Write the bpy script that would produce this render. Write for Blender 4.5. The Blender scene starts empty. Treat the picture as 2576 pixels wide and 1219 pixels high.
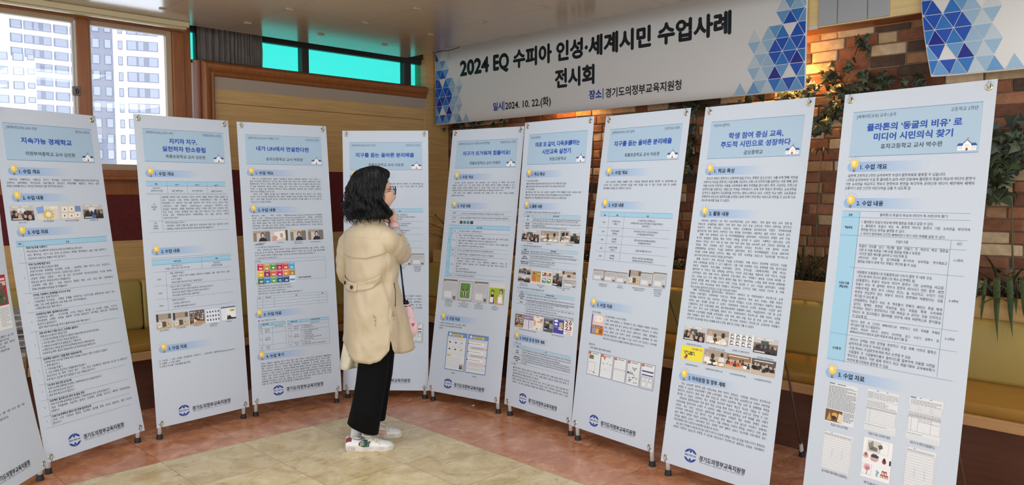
# Exhibition of banner stands in the corner of a lobby, a visitor reading one of them.
import bpy, bmesh, math, random, json
from mathutils import Vector, Matrix, noise
sc = bpy.context.scene
COL = sc.collection
R = math.radians
PRINT_TEXT = True            # False leaves the printed lettering out of a quick geometry look

# ---------------------------------------------------------------- camera
FPX, CX, CY, HOR, CAMH, YAW = 1935.0, 1288.0, 609.5, 480.0, 1.45, R(45.3)
PITCH = math.atan((CY - HOR) / FPX)
cam = bpy.data.cameras.new('camera'); cam_ob = bpy.data.objects.new('camera', cam); COL.objects.link(cam_ob)
cam.sensor_fit = 'HORIZONTAL'; cam.sensor_width = 36.0; cam.lens = 36.0 * FPX / 2576.0
cam.clip_start = 0.05; cam.clip_end = 2000
FW = Vector((math.cos(YAW) * math.cos(PITCH), math.sin(YAW) * math.cos(PITCH), -math.sin(PITCH)))
RT = Vector((math.sin(YAW), -math.cos(YAW), 0)); UP = RT.cross(FW)
cam_ob.matrix_world = Matrix.Translation((0, 0, CAMH)) @ Matrix((RT, UP, -FW)).transposed().to_4x4()
sc.camera = cam_ob

# ---------------------------------------------------------------- light
world = bpy.data.worlds.new('overcast_sky'); sc.world = world; world.use_nodes = True
bg = world.node_tree.nodes['Background']; bg.inputs[0].default_value = (0.87, 0.95, 1.06, 1); bg.inputs[1].default_value = 3.0
sc.view_settings.view_transform = 'Standard'; sc.view_settings.look = 'None'
sc.view_settings.exposure = 0.09; sc.view_settings.gamma = 1.0; sc.view_settings.use_curve_mapping = False
sc.cycles.max_bounces = 8; sc.cycles.diffuse_bounces = 4; sc.cycles.transparent_max_bounces = 16
sc.cycles.caustics_reflective = False; sc.cycles.caustics_refractive = False; sc.cycles.sample_clamp_indirect = 6.0

LED_SPOTS = [(2.25, 2.85), (0.9, 3.3), (1.7, 1.3), (0.2, 1.2), (-1.2, -0.6), (0.0, 5.05), (3.75, 0.35)]   # room's lit ceiling panels, out of view; final pair added to brighten the benches
LED_STRENGTH = 4.6
def ray(x, y):
    return FW + RT * ((x - CX) / FPX) - UP * ((y - CY) / FPX)
def on_y(x, y, Y):
    d = ray(x, y); return Vector((0, 0, CAMH)) + d * (Y / d.y)
def on_x(x, y, X):
    d = ray(x, y); return Vector((0, 0, CAMH)) + d * (X / d.x)
def on_floor(x, y, z=0.0):
    d = ray(x, y); return Vector((0, 0, CAMH)) + d * ((z - CAMH) / d.z)

# ---------------------------------------------------------------- colours and materials
def lin(c):
    o = []
    for v in c[:3]:
        v /= 255.0
        o.append(v / 12.92 if v <= 0.04045 else ((v + 0.055) / 1.055) ** 2.4)
    return tuple(o) + (1.0,)
MATS = {}
def mat(name, col, rough=0.5, metal=0.0, spec=0.5, var=0.0, vscale=8.0, stretch=(1, 1, 1), bump=0.0, bscale=60.0, coat=0.0, sheen=0.0, col2=None, detail=4.0):
    if name in MATS: return MATS[name]
    m = bpy.data.materials.new(name); m.use_nodes = True; nt = m.node_tree; N = nt.nodes; L = nt.links
    b = N['Principled BSDF']
    b.inputs['Base Color'].default_value = lin(col); b.inputs['Roughness'].default_value = rough
    b.inputs['Metallic'].default_value = metal; b.inputs['Specular IOR Level'].default_value = spec
    b.inputs['Coat Weight'].default_value = coat; b.inputs['Sheen Weight'].default_value = sheen
    if var or bump or col2:
        tc = N.new('ShaderNodeTexCoord'); mp = N.new('ShaderNodeMapping'); mp.inputs['Scale'].default_value = stretch
        L.new(tc.outputs['Object'], mp.inputs['Vector'])
    if var or col2:
        nz = N.new('ShaderNodeTexNoise'); nz.inputs['Scale'].default_value = vscale; nz.inputs['Detail'].default_value = detail
        L.new(mp.outputs[0], nz.inputs['Vector'])
        rp = N.new('ShaderNodeValToRGB'); c = lin(col); d = lin(col2) if col2 else tuple(v * (1 - var) for v in c[:3]) + (1,)
        e = c if col2 else tuple(min(1, v * (1 + var)) for v in c[:3]) + (1,)
        rp.color_ramp.elements[0].position = 0.32; rp.color_ramp.elements[1].position = 0.68
        rp.color_ramp.elements[0].color = d; rp.color_ramp.elements[1].color = e
        L.new(nz.outputs['Fac'], rp.inputs[0]); L.new(rp.outputs[0], b.inputs['Base Color'])
    if bump:
        n2 = N.new('ShaderNodeTexNoise'); n2.inputs['Scale'].default_value = bscale; n2.inputs['Detail'].default_value = 3
        L.new(mp.outputs[0], n2.inputs['Vector'])
        bp = N.new('ShaderNodeBump'); bp.inputs['Strength'].default_value = bump; bp.inputs['Distance'].default_value = 0.01
        L.new(n2.outputs['Fac'], bp.inputs['Height']); L.new(bp.outputs[0], b.inputs['Normal'])
    MATS[name] = m; return m
def ink_mat(name, rough=0.45, var=0.0, vscale=40.0, bump=0.0, spec=0.4):
    """printed or painted pieces: every piece carries its own colour in the attribute 'ink'"""
    if name in MATS: return MATS[name]
    m = bpy.data.materials.new(name); m.use_nodes = True; nt = m.node_tree; N = nt.nodes; L = nt.links
    b = N['Principled BSDF']; b.inputs['Roughness'].default_value = rough; b.inputs['Specular IOR Level'].default_value = spec
    a = N.new('ShaderNodeAttribute'); a.attribute_name = 'ink'
    if var:
        tc = N.new('ShaderNodeTexCoord'); nz = N.new('ShaderNodeTexNoise'); nz.inputs['Scale'].default_value = vscale; nz.inputs['Detail'].default_value = 5
        L.new(tc.outputs['Object'], nz.inputs['Vector'])
        mr = N.new('ShaderNodeMapRange'); mr.inputs[1].default_value = 0.3; mr.inputs[2].default_value = 0.7
        mr.inputs[3].default_value = 1 - var; mr.inputs[4].default_value = 1 + var
        L.new(nz.outputs['Fac'], mr.inputs[0])
        mx = N.new('ShaderNodeVectorMath'); mx.operation = 'SCALE'
        L.new(a.outputs['Color'], mx.inputs[0]); L.new(mr.outputs[0], mx.inputs['Scale']); L.new(mx.outputs[0], b.inputs['Base Color'])
        if bump:
            bp = N.new('ShaderNodeBump'); bp.inputs['Strength'].default_value = bump; bp.inputs['Distance'].default_value = 0.01
            L.new(nz.outputs['Fac'], bp.inputs['Height']); L.new(bp.outputs[0], b.inputs['Normal'])
    else:
        L.new(a.outputs['Color'], b.inputs['Base Color'])
    MATS[name] = m; return m
INK = ink_mat('printing_ink')

# ---------------------------------------------------------------- objects
def tag(o, label=None, cat=None, group=None, kind=None):
    if label: o['label'] = label
    if cat: o['category'] = cat
    if group: o['group'] = group
    if kind: o['kind'] = kind
    return o
def empty(name, loc=(0, 0, 0), rz=0.0):
    o = bpy.data.objects.new(name, None); COL.objects.link(o); o.location = loc; o.rotation_euler = (0, 0, rz)
    o.empty_display_size = 0.1; return o
class MB:
    """collects pieces and links them as ONE mesh object"""
    def __init__(s): s.v = []; s.f = []; s.mi = []; s.ink = []; s.cur = (1, 1, 1, 1)
    def add(s, vs, fs, mi=0, ink=None):
        o = len(s.v); s.v += [tuple(p) for p in vs]; s.f += [tuple(i + o for i in f) for f in fs]; s.mi += [mi] * len(fs)
        s.ink += [ink if ink is not None else s.cur] * len(vs); return s
    def box(s, x0, y0, z0, x1, y1, z1, mi=0, ink=None, M=None):
        vs = [Vector(p) for p in ((x0, y0, z0), (x1, y0, z0), (x1, y1, z0), (x0, y1, z0), (x0, y0, z1), (x1, y0, z1), (x1, y1, z1), (x0, y1, z1))]
        if M is not None: vs = [M @ p for p in vs]
        return s.add(vs, [(0, 3, 2, 1), (4, 5, 6, 7), (0, 1, 5, 4), (1, 2, 6, 5), (2, 3, 7, 6), (3, 0, 4, 7)], mi, ink)
    def tube(s, pts, rad, n=10, mi=0, ink=None, cap=True, flat=1.0):
        pts = [Vector(p) for p in pts]; k = len(pts)
        if not hasattr(rad, '__len__'): rad = [rad] * k
        vs = []; ref = None
        for i, p in enumerate(pts):
            t = (pts[min(i + 1, k - 1)] - pts[max(i - 1, 0)])
            t = t.normalized() if t.length > 1e-9 else Vector((0, 0, 1))
            if ref is None:
                ref = Vector((0, 0, 1)) if abs(t.z) < 0.9 else Vector((1, 0, 0))
            a = (ref - t * ref.dot(t)).normalized(); b = t.cross(a); ref = a
            for j in range(n):
                w = 2 * math.pi * j / n
                vs.append(p + (a * math.cos(w) + b * math.sin(w) * flat) * rad[i])
        fs = [(i * n + j, i * n + (j + 1) % n, (i + 1) * n + (j + 1) % n, (i + 1) * n + j) for i in range(k - 1) for j in range(n)]
        if cap: fs += [tuple(reversed(range(n))), tuple(range((k - 1) * n, k * n))]
        return s.add(vs, fs, mi, ink)
    def loft(s, rings, closed=True, cap=False, mi=0, ink=None):
        n = len(rings[0]); k = len(rings); vs = [p for r in rings for p in r]
        m = n if closed else n - 1
        fs = [(i * n + j, i * n + (j + 1) % n, (i + 1) * n + (j + 1) % n, (i + 1) * n + j) for i in range(k - 1) for j in range(m)]
        if cap: fs += [tuple(reversed(range(n))), tuple(range((k - 1) * n, k * n))]
        return s.add(vs, fs, mi, ink)
    def lathe(s, prof, n=16, M=None, mi=0, ink=None):
        rings = []
        for r, z in prof:
            ring = [Vector((r * math.cos(2 * math.pi * j / n), r * math.sin(2 * math.pi * j / n), z)) for j in range(n)]
            rings.append([M @ p for p in ring] if M is not None else ring)
        return s.loft(rings, True, prof[0][0] > 1e-6 and prof[-1][0] > 1e-6, mi, ink)
    def ball(s, c, rx, ry=None, rz=None, n=12, mi=0, ink=None):
        ry = ry or rx; rz = rz or rx; vs = []; fs = []; h = n // 2
        for i in range(h + 1):
            t = math.pi * i / h
            for j in range(n):
                w = 2 * math.pi * j / n
                vs.append((c[0] + rx * math.sin(t) * math.cos(w), c[1] + ry * math.sin(t) * math.sin(w), c[2] - rz * math.cos(t)))
        for i in range(h):
            for j in range(n): fs.append((i * n + j, i * n + (j + 1) % n, (i + 1) * n + (j + 1) % n, (i + 1) * n + j))
        return s.add(vs, fs, mi, ink)
    def mesh(s, name, mats):
        me = bpy.data.meshes.new(name); me.from_pydata(s.v, [], s.f)
        for m in (mats if isinstance(mats, (list, tuple)) else [mats]): me.materials.append(m)
        me.polygons.foreach_set('material_index', s.mi)
        a = me.color_attributes.new('ink', 'FLOAT_COLOR', 'POINT'); a.data.foreach_set('color', [c for q in s.ink for c in q])
        me.update(); return me
    def build(s, name, mats, parent=None, smooth=False, bevel=0.0, segs=2, weld=False, recalc=False):
        me = s.mesh(name, mats)
        if bevel or weld or recalc:
            bm = bmesh.new(); bm.from_mesh(me)
            if weld: bmesh.ops.remove_doubles(bm, verts=bm.verts, dist=1e-5)
            if recalc: bmesh.ops.recalc_face_normals(bm, faces=bm.faces)
            if bevel: bmesh.ops.bevel(bm, geom=list(bm.edges), offset=bevel, segments=segs, profile=0.5, affect='EDGES', clamp_overlap=True)
            bm.to_mesh(me); bm.free()
        if smooth: me.polygons.foreach_set('use_smooth', [True] * len(me.polygons))
        o = bpy.data.objects.new(name, me); COL.objects.link(o)
        if parent: o.parent = parent
        return o
def copy_tree(o, parent=None):
    c = o.copy(); COL.objects.link(c)
    if parent: c.parent = parent
    for ch in list(o.children): copy_tree(ch, c)
    return c
def evaluated(ob):
    """bake the modifiers of ob into its mesh"""
    bpy.context.view_layer.update(); dg = bpy.context.evaluated_depsgraph_get()
    me = bpy.data.meshes.new_from_object(ob.evaluated_get(dg)); ob.modifiers.clear(); ob.data = me; return ob

# ================================================================ THE ROOM
WY, BX = 5.95, 5.0           # panelled wall (y) and brick wall (x)
CEIL = 2.65
W_LIGHT = mat('light_ash_veneer', (200, 160, 100), 0.42, var=0.10, vscale=3.0, stretch=(1, 1, 14))
W_BROWN = mat('brown_oak_frame', (146, 86, 42), 0.4, var=0.14, vscale=4.0, stretch=(12, 12, 1.2))
W_DARK = mat('dark_walnut_base', (88, 52, 32), 0.38, var=0.16, vscale=4.0, stretch=(1, 1, 12))
BURG = mat('burgundy_fabric_band', (98, 44, 42), 0.85, var=0.12, vscale=30, spec=0.1)
STRIP = mat('warm_grey_board', (168, 150, 130), 0.5)
DARKF = mat('dark_bronze_frame', (48, 42, 36), 0.4)
WHITE_PL = mat('white_plastic', (214, 212, 206), 0.4)

def fract_tiles(m, x0, px, y0, py, ramp, rough):
    m.use_nodes = True; nt = m.node_tree; N = nt.nodes; L = nt.links; b = N['Principled BSDF']
    g = N.new('ShaderNodeNewGeometry'); sp = N.new('ShaderNodeSeparateXYZ'); L.new(g.outputs['Position'], sp.inputs[0])
    js = []
    ids = []
    for ax, o, p in (('X', x0, px), ('Y', y0, py)):
        a = N.new('ShaderNodeMath'); a.operation = 'SUBTRACT'; a.inputs[1].default_value = o; L.new(sp.outputs[ax], a.inputs[0])
        q = N.new('ShaderNodeMath'); q.operation = 'PINGPONG'; q.inputs[1].default_value = p / 2; L.new(a.outputs[0], q.inputs[0])
        c = N.new('ShaderNodeMath'); c.operation = 'LESS_THAN'; c.inputs[1].default_value = 0.0011; L.new(q.outputs[0], c.inputs[0]); js.append(c)
        d = N.new('ShaderNodeMath'); d.operation = 'DIVIDE'; d.inputs[1].default_value = p; L.new(a.outputs[0], d.inputs[0])
        e = N.new('ShaderNodeMath'); e.operation = 'FLOOR'; L.new(d.outputs[0], e.inputs[0]); ids.append(e)
    mx = N.new('ShaderNodeMath'); mx.operation = 'MAXIMUM'; L.new(js[0].outputs[0], mx.inputs[0]); L.new(js[1].outputs[0], mx.inputs[1])
    cb = N.new('ShaderNodeCombineXYZ'); L.new(ids[0].outputs[0], cb.inputs[0]); L.new(ids[1].outputs[0], cb.inputs[1])
    wn = N.new('ShaderNodeTexWhiteNoise'); wn.noise_dimensions = '3D'; L.new(cb.outputs[0], wn.inputs['Vector'])
    off = N.new('ShaderNodeVectorMath'); off.operation = 'MULTIPLY_ADD'; off.inputs[1].default_value = (9, 9, 9)
    L.new(wn.outputs['Color'], off.inputs[0]); L.new(g.outputs['Position'], off.inputs[2])
    n1 = N.new('ShaderNodeTexNoise'); n1.inputs['Scale'].default_value = 7.0; n1.inputs['Detail'].default_value = 8; n1.inputs['Roughness'].default_value = 0.62; n1.inputs['Distortion'].default_value = 0.7
    L.new(off.outputs[0], n1.inputs['Vector'])
    rp = N.new('ShaderNodeValToRGB'); els = rp.color_ramp.elements
    els[0].position, els[0].color = ramp[0][0], lin(ramp[0][1]); els[1].position, els[1].color = ramp[-1][0], lin(ramp[-1][1])
    for p, c in ramp[1:-1]:
        e = els.new(p); e.color = lin(c)
    L.new(n1.outputs['Fac'], rp.inputs[0])
    # short dark flecks
    n2 = N.new('ShaderNodeTexNoise'); n2.inputs['Scale'].default_value = 26.0; n2.inputs['Detail'].default_value = 6; n2.inputs['Distortion'].default_value = 1.2
    st = N.new('ShaderNodeMapping'); st.inputs['Scale'].default_value = (0.55, 1.6, 1); st.inputs['Rotation'].default_value = (0, 0, 0.6); L.new(off.outputs[0], st.inputs[0]); L.new(st.outputs[0], n2.inputs['Vector'])
    r2 = N.new('ShaderNodeValToRGB'); r2.color_ramp.elements[0].position = 0.60; r2.color_ramp.elements[1].position = 0.70
    r2.color_ramp.elements[0].color = (0, 0, 0, 1); r2.color_ramp.elements[1].color = (0.62, 0.62, 0.62, 1); L.new(n2.outputs['Fac'], r2.inputs[0])
    m1 = N.new('ShaderNodeMixRGB'); m1.inputs[2].default_value = lin(ramp[0][2]); L.new(r2.outputs[0], m1.inputs[0]); L.new(rp.outputs[0], m1.inputs[1])
    tv = N.new('ShaderNodeMapRange'); tv.inputs[3].default_value = 0.93; tv.inputs[4].default_value = 1.06; L.new(wn.outputs['Value'], tv.inputs[0])
    ms = N.new('ShaderNodeVectorMath'); ms.operation = 'SCALE'; L.new(m1.outputs[0], ms.inputs[0]); L.new(tv.outputs[0], ms.inputs['Scale'])
    m2 = N.new('ShaderNodeMixRGB'); m2.inputs[2].default_value = lin((104, 74, 50)); L.new(mx.outputs[0], m2.inputs[0]); L.new(ms.outputs[0], m2.inputs[1])
    L.new(m2.outputs[0], b.inputs['Base Color'])
    mr = N.new('ShaderNodeMapRange'); mr.inputs[3].default_value = rough - 0.05; mr.inputs[4].default_value = rough + 0.09; L.new(n1.outputs['Fac'], mr.inputs[0]); L.new(mr.outputs[0], b.inputs['Roughness'])
    b.inputs['Specular IOR Level'].default_value = 0.5
    return m
BEIGE = fract_tiles(bpy.data.materials.new('beige_marble_tile'), 2.873, 0.457, 4.195, 0.467, [(0.28, (180, 152, 104), (128, 100, 60)), (0.5, (210, 187, 140)), (0.72, (224, 208, 168))], 0.24)
PINK = fract_tiles(bpy.data.materials.new('pink_marble_tile'), 2.873, 0.457, 4.195, 0.467, [(0.28, (166, 102, 70), (118, 68, 48)), (0.5, (198, 134, 98)), (0.74, (222, 172, 140))], 0.24)
f = MB()
f.add([(-4, -4, 0), (2.873, -4, 0), (2.873, 4.195, 0), (-4, 4.195, 0)], [(0, 1, 2, 3)], 0)
f.add([(2.873, -4, 0), (5.2, -4, 0), (5.2, 6.1, 0), (2.873, 6.1, 0)], [(0, 1, 2, 3)], 1)
f.add([(-4, 4.195, 0), (2.873, 4.195, 0), (2.873, 6.1, 0), (-4, 6.1, 0)], [(0, 1, 2, 3)], 1)
f.box(-4, -4, -0.12, 5.2, 6.1, -0.002, 1)
tag(f.build('floor', [BEIGE, PINK]), kind='structure')

# ceiling: a lowered field of glossy panels that stops short of both walls, and the slab above it
CE = bpy.data.materials.new('glossy_beige_ceiling_panel'); CE.use_nodes = True
def ceiling_nodes(m):
    nt = m.node_tree; N = nt.nodes; L = nt.links; b = N['Principled BSDF']
    g = N.new('ShaderNodeNewGeometry'); sp = N.new('ShaderNodeSeparateXYZ'); L.new(g.outputs['Position'], sp.inputs[0]); js = []
    for ax, o, p in (('X', 2.0, 0.59), ('Y', 4.1, 0.6)):
        a = N.new('ShaderNodeMath'); a.operation = 'SUBTRACT'; a.inputs[1].default_value = o; L.new(sp.outputs[ax], a.inputs[0])
        q = N.new('ShaderNodeMath'); q.operation = 'PINGPONG'; q.inputs[1].default_value = p / 2; L.new(a.outputs[0], q.inputs[0])
        c = N.new('ShaderNodeMath'); c.operation = 'LESS_THAN'; c.inputs[1].default_value = 0.0012; L.new(q.outputs[0], c.inputs[0]); js.append(c)
    mx = N.new('ShaderNodeMath'); mx.operation = 'MAXIMUM'; L.new(js[0].outputs[0], mx.inputs[0]); L.new(js[1].outputs[0], mx.inputs[1])
    m2 = N.new('ShaderNodeMixRGB'); m2.inputs[1].default_value = lin((186, 168, 146)); m2.inputs[2].default_value = lin((120, 106, 92)); L.new(mx.outputs[0], m2.inputs[0]); L.new(m2.outputs[0], b.inputs['Base Color'])
    b.inputs['Roughness'].default_value = 0.16; b.inputs['Specular IOR Level'].default_value = 0.6
    n = N.new('ShaderNodeTexNoise'); n.inputs['Scale'].default_value = 2.2; bp = N.new('ShaderNodeBump'); bp.inputs['Strength'].default_value = 0.05; bp.inputs['Distance'].default_value = 0.02
    L.new(n.outputs['Fac'], bp.inputs['Height']); L.new(bp.outputs[0], b.inputs['Normal'])
ceiling_nodes(CE)
c = MB(); c.box(-4, -4, CEIL, 4.28, 5.68, CEIL + 0.05, 0); c.box(-4, -4, 2.95, 5.2, 6.1, 3.05, 1)
c.box(4.24, -4, CEIL + 0.05, 4.28, 5.68, CEIL + 0.12, 0); c.box(-4, 5.64, CEIL + 0.05, 4.28, 5.68, CEIL + 0.12, 0)
ceil_ob = tag(c.build('ceiling', [CE, mat('ceiling_slab', (120, 112, 104), 0.8)]), kind='structure')
CLIP = mat('ceiling_clip_beige', (172, 154, 134), 0.35)
for ix in range(-1, 4):
    for iy in range(-3, 3):
        x, y = 2.0 + 0.59 * ix, 4.1 + 0.6 * iy
        b = MB(); b.box(-0.024, -0.009, -0.009, 0.024, 0.009, 0.0); b.box(-0.018, -0.012, -0.004, 0.018, 0.012, 0.0)
        o = b.build('ceiling_clip', CLIP, ceil_ob, bevel=0.002); o.location = (x, y, CEIL)
t = MB(); t.box(-4, 5.58, 2.612, 2.29, 5.66, CEIL - 0.0005); t.box(-4, 5.60, 2.60, 2.28, 5.655, 2.613)
tag(t.build('trim_1', mat('cream_moulding', (196, 180, 140), 0.45), bevel=0.006), kind='structure')

LEDM = bpy.data.materials.new('led_panel_diffuser'); LEDM.use_nodes = True
n = LEDM.node_tree.nodes['Principled BSDF']; n.inputs['Emission Color'].default_value = (0.90, 0.965, 1.04, 1); n.inputs['Emission Strength'].default_value = LED_STRENGTH
for k, (x, y) in enumerate(LED_SPOTS):
    root = empty('ceiling_light', (x, y, CEIL)); tag(root, 'square white lit panel set in the glossy ceiling, unseen overhead, bench-side pair added as fill light', 'ceiling light', 'lit ceiling panels')
    b = MB(); b.box(-.46, -.46, -.012, .46, -.43, -0.0005); b.box(-.46, .43, -.012, .46, .46, -0.0005); b.box(-.46, -.43, -.012, -.43, .43, -0.0005); b.box(.43, -.43, -.012, .46, .43, -0.0005); b.build('frame', WHITE_PL, root)
    b = MB(); b.add([(-.43, -.43, -.008), (-.43, .43, -.008), (.43, .43, -.008), (.43, -.43, -.008)], [(0, 1, 2, 3)]); b.build('diffuser', LEDM, root)
# ---- panelled back wall with two windows
PX = lambda x, y=100: on_y(x, y, WY).x
PZ = lambda x, y: on_y(x, y, WY).z
xg0, xm0, xm1, xg1 = PX(180), PX(184), PX(221), PX(416)      # glass edges and meeting stile of the casement window
xf1, xstrip, xpink, xbr, xin = PX(457), PX(478, 200), PX(483, 200), PX(503, 220), PX(538, 220)
zg1, zg0 = PZ(219, 63), PZ(300, 413)
zsill, zband1L = PZ(300, 448), PZ(300, 489)
zb0, zb1 = 1.09, PZ(700, 429)
zstrip1, zstrip0, ztop = PZ(535, 191), PZ(540, 223), PZ(665, 170)
xc0, xc1 = PX(1068, 200), PX(1126, 330)
w = MB()
T = 0.15
w.box(-4, WY, 0, xbr, WY + T, zb0, 0); w.box(-4, WY, zb0, xbr, WY + T, zband1L, 1)
w.box(-4, WY, zband1L, xstrip, WY + T, zsill, 2)
w.box(xbr, WY, 0, xc0, WY + T, zb0, 0); w.box(xbr, WY - 0.004, zb0, xc0, WY + T, zb1, 1)
zgr = PZ(540, 258)
w.box(xbr, WY, zb1, xc0, WY + T, zgr - 0.003, 0); w.box(xbr, WY + 0.004, zgr - 0.003, xc0, WY + T, zgr + 0.003, 2); w.box(xbr, WY, zgr + 0.003, xc0, WY + T, zstrip0, 0)
w.box(xbr, WY - 0.003, zstrip0, xc0, WY + T, zstrip1 + 0.01, 3)
w.box(xbr, WY, zstrip1 + 0.01, xc0, WY + T, ztop - 0.003, 2)
w.box(xc0, WY - 0.012, 0, xc1, WY + T, 2.95, 0)                   # corner pier
w.box(xc1, WY - 0.0, 0, 5.2, WY + T, 2.95, 2)
w.box(-4, WY + T - 0.02, zg1 + 0.12, xc0, WY + T, 2.95, 4)
w.box(-4, WY + 0.02, 2.715, xc0, WY + T, 2.95, 4)
tag(w.build('wall_back', [W_LIGHT, BURG, W_BROWN, STRIP, DARKF]), kind='structure')
# moulded brown frame round the panel
t = MB()
prof = [(0.0, 0.0), (0.0, 0.018), (0.04, 0.036), (0.12, 0.050), (0.24, 0.058), (0.40, 0.056), (0.55, 0.048), (0.66, 0.036), (0.70, 0.030), (0.74, 0.034), (0.84, 0.036), (0.93, 0.030), (0.985, 0.016), (1.0, 0.0)]
lx = lambda q: xbr + (xin - xbr) * q; lz = lambda q: ztop - 0.002 + (zstrip1 - ztop) * q
t.loft([[(lx(q), WY - 0.002 - d, zb0 + 0.3) for q, d in prof], [(lx(q), WY - 0.002 - d, lz(q)) for q, d in prof], [(xc0, WY - 0.002 - d, lz(q)) for q, d in prof]], False)
o = t.build('trim_2', W_BROWN); tag(o, kind='structure')
t = MB(); t.tube([(xpink + (xbr - xpink) / 2, WY, 0.85), (xpink + (xbr - xpink) / 2, WY, ztop - 0.01)], (xbr - xpink) / 2 + 0.006, 18)
tag(t.build('trim_3', mat('pinkish_brown_half_round', (150, 104, 88), 0.4), smooth=False), kind='structure')
t = MB(); t.box(xstrip, WY - 0.02, zsill - 0.3, xpink + 0.004, WY + 0.06, PZ(478, 158))
tag(t.build('trim_4', mat('white_strip', (206, 200, 190), 0.4), bevel=0.003), kind='structure')

# casement window
GL = bpy.data.materials.new('clear_window_glass'); GL.use_nodes = True
def glass_nodes(m, tint, refl=1.0, rough=0.0):
    nt = m.node_tree; N = nt.nodes; L = nt.links; N.remove(N['Principled BSDF'])
    tr = N.new('ShaderNodeBsdfTransparent'); tr.inputs[0].default_value = tint
    gl = N.new('ShaderNodeBsdfGlossy'); gl.inputs['Roughness'].default_value = rough
    fr = N.new('ShaderNodeFresnel'); fr.inputs[0].default_value = 1.5
    mul = N.new('ShaderNodeMath'); mul.operation = 'MULTIPLY'; mul.inputs[1].default_value = refl; L.new(fr.outputs[0], mul.inputs[0])
    mx = N.new('ShaderNodeMixShader'); L.new(mul.outputs[0], mx.inputs[0]); L.new(tr.outputs[0], mx.inputs[1]); L.new(gl.outputs[0], mx.inputs[2])
    L.new(mx.outputs[0], N['Material Output'].inputs[0])
glass_nodes(GL, (0.96, 0.97, 0.98, 1))
win = empty('window_1', (xm0, WY, zg0)); tag(win, kind='structure')
def wchild(mb, name, m, **k):
    o = mb.build(name, m, None, **k); o.parent = win; o.matrix_parent_inverse = Matrix.Translation(win.location).inverted(); return o
fz1 = 2.69
b = MB()
b.box(-4, WY - 0.04, zg1 + 0.035, xf1 + 0.03, WY + 0.10, fz1); b.box(-4, WY - 0.05, zsill, xf1 + 0.05, WY + 0.10, zg0 - 0.045)
b.box(-4, WY - 0.07, zsill - 0.012, xf1 + 0.06, WY + 0.05, zsill + 0.012)
b.box(xg1 + 0.035, WY - 0.045, zg0 - 0.045, xf1, WY + 0.10, zg1 + 0.035); b.box(xf1, WY - 0.03, zsill, xstrip, WY + 0.08, fz1)
wchild(b, 'window_frame', W_BROWN, bevel=0.005)
b = MB()                                                           # left sash
b.box(xm0, WY - 0.03, zg0, xm0 + 0.012, WY + 0.03, zg1); b.box(xg0, WY - 0.005, zg0, xm0, WY + 0.02, zg1)
wchild(b, 'sash', mat('pale_sash_edge', (190, 180, 168), 0.4), bevel=0.002)
b = MB(); b.box(xm0 + 0.012, WY - 0.035, zg0 - 0.045, xm1, WY + 0.05, zg1 + 0.035); wchild(b, 'sash', W_BROWN, bevel=0.005)
b = MB(); b.box(xm1, WY - 0.02, zg0 - 0.012, xm1 + 0.012, WY + 0.03, zg1 + 0.012); b.box(xg1 - 0.004, WY - 0.02, zg0 - 0.012, xg1 + 0.035, WY + 0.03, zg1 + 0.035)
b.box(xm1 + 0.0125, WY - 0.019, zg1, xg1 - 0.0045, WY + 0.03, zg1 + 0.036); b.box(xm1 + 0.0125, WY - 0.019, zg0 - 0.045, xg1 - 0.0045, WY + 0.03, zg0)
wchild(b, 'glazing_bead', mat('tan_glazing_bead', (176, 150, 118), 0.4), bevel=0.003)
b = MB(); b.box(-4, WY - 0.02, zg1, xm0, WY + 0.03, zg1 + 0.036); b.box(-4, WY - 0.02, zg0 - 0.045, xm0, WY + 0.03, zg0); wchild(b, 'glazing_bead', MATS['tan_glazing_bead'], bevel=0.003)
for xa, xb in ((-4, xg0), (xm1 + 0.012, xg1 - 0.004)):
    b = MB(); b.box(xa, WY + 0.008, zg0, xb, WY + 0.013, zg1); wchild(b, 'pane', GL)
zl = PZ(188, 230)
b = MB(); b.box(xm0 - 0.028, WY - 0.045, zl - 0.03, xm0 + 0.02, WY - 0.02, zl + 0.03); b.tube([(xm0 - 0.004, WY - 0.05, zl + 0.012), (xm0 + 0.004, WY - 0.062, zl), (xm0 - 0.002, WY - 0.05, zl - 0.018)], 0.008, 8)
wchild(b, 'latch', mat('dark_steel', (92, 84, 76), 0.35, metal=0.8), bevel=0.003)

# transom window filmed in teal
TEAL = bpy.data.materials.new('teal_window_film'); TEAL.use_nodes = True
glass_nodes(TEAL, (0.15, 0.56, 0.50, 1), 0.8, 0.05)
w2 = empty('window_2', (xstrip, WY + 0.05, ztop)); tag(w2, kind='structure')
def w2child(mb, name, m, **k):
    o = mb.build(name, m, None, **k); o.parent = w2; o.matrix_parent_inverse = Matrix.Translation(w2.location).inverted(); return o
zt1 = PZ(762, 117); zt0 = ztop
b = MB(); b.box(xstrip - 0.005, WY + 0.045, zt1, xc0, WY + 0.10, 2.73); b.box(xstrip - 0.005, WY + 0.045, zt0 - 0.05, xc0, WY + 0.10, zt0 + 0.005)
for xa, xb in ((PX(764, 150), PX(782, 150)), (PX(1022, 180), PX(1039, 180))): b.box(xa, WY + 0.03, zt0, xb, WY + 0.10, zt1)
b.box(PX(497, 80), WY + 0.05, zt0, PX(503, 80), WY + 0.1, zt1)
w2child(b, 'window_frame', DARKF, bevel=0.004)
for xa, xb in ((xstrip - 0.005, PX(497, 80)), (PX(655, 150), PX(764, 150)), (PX(782, 150), PX(1022, 180)), (PX(1039, 180), xc0)):
    b = MB(); b.box(xa, WY + 0.07, zt0, xb, WY + 0.074, zt1); w2child(b, 'pane', TEAL)
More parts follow.
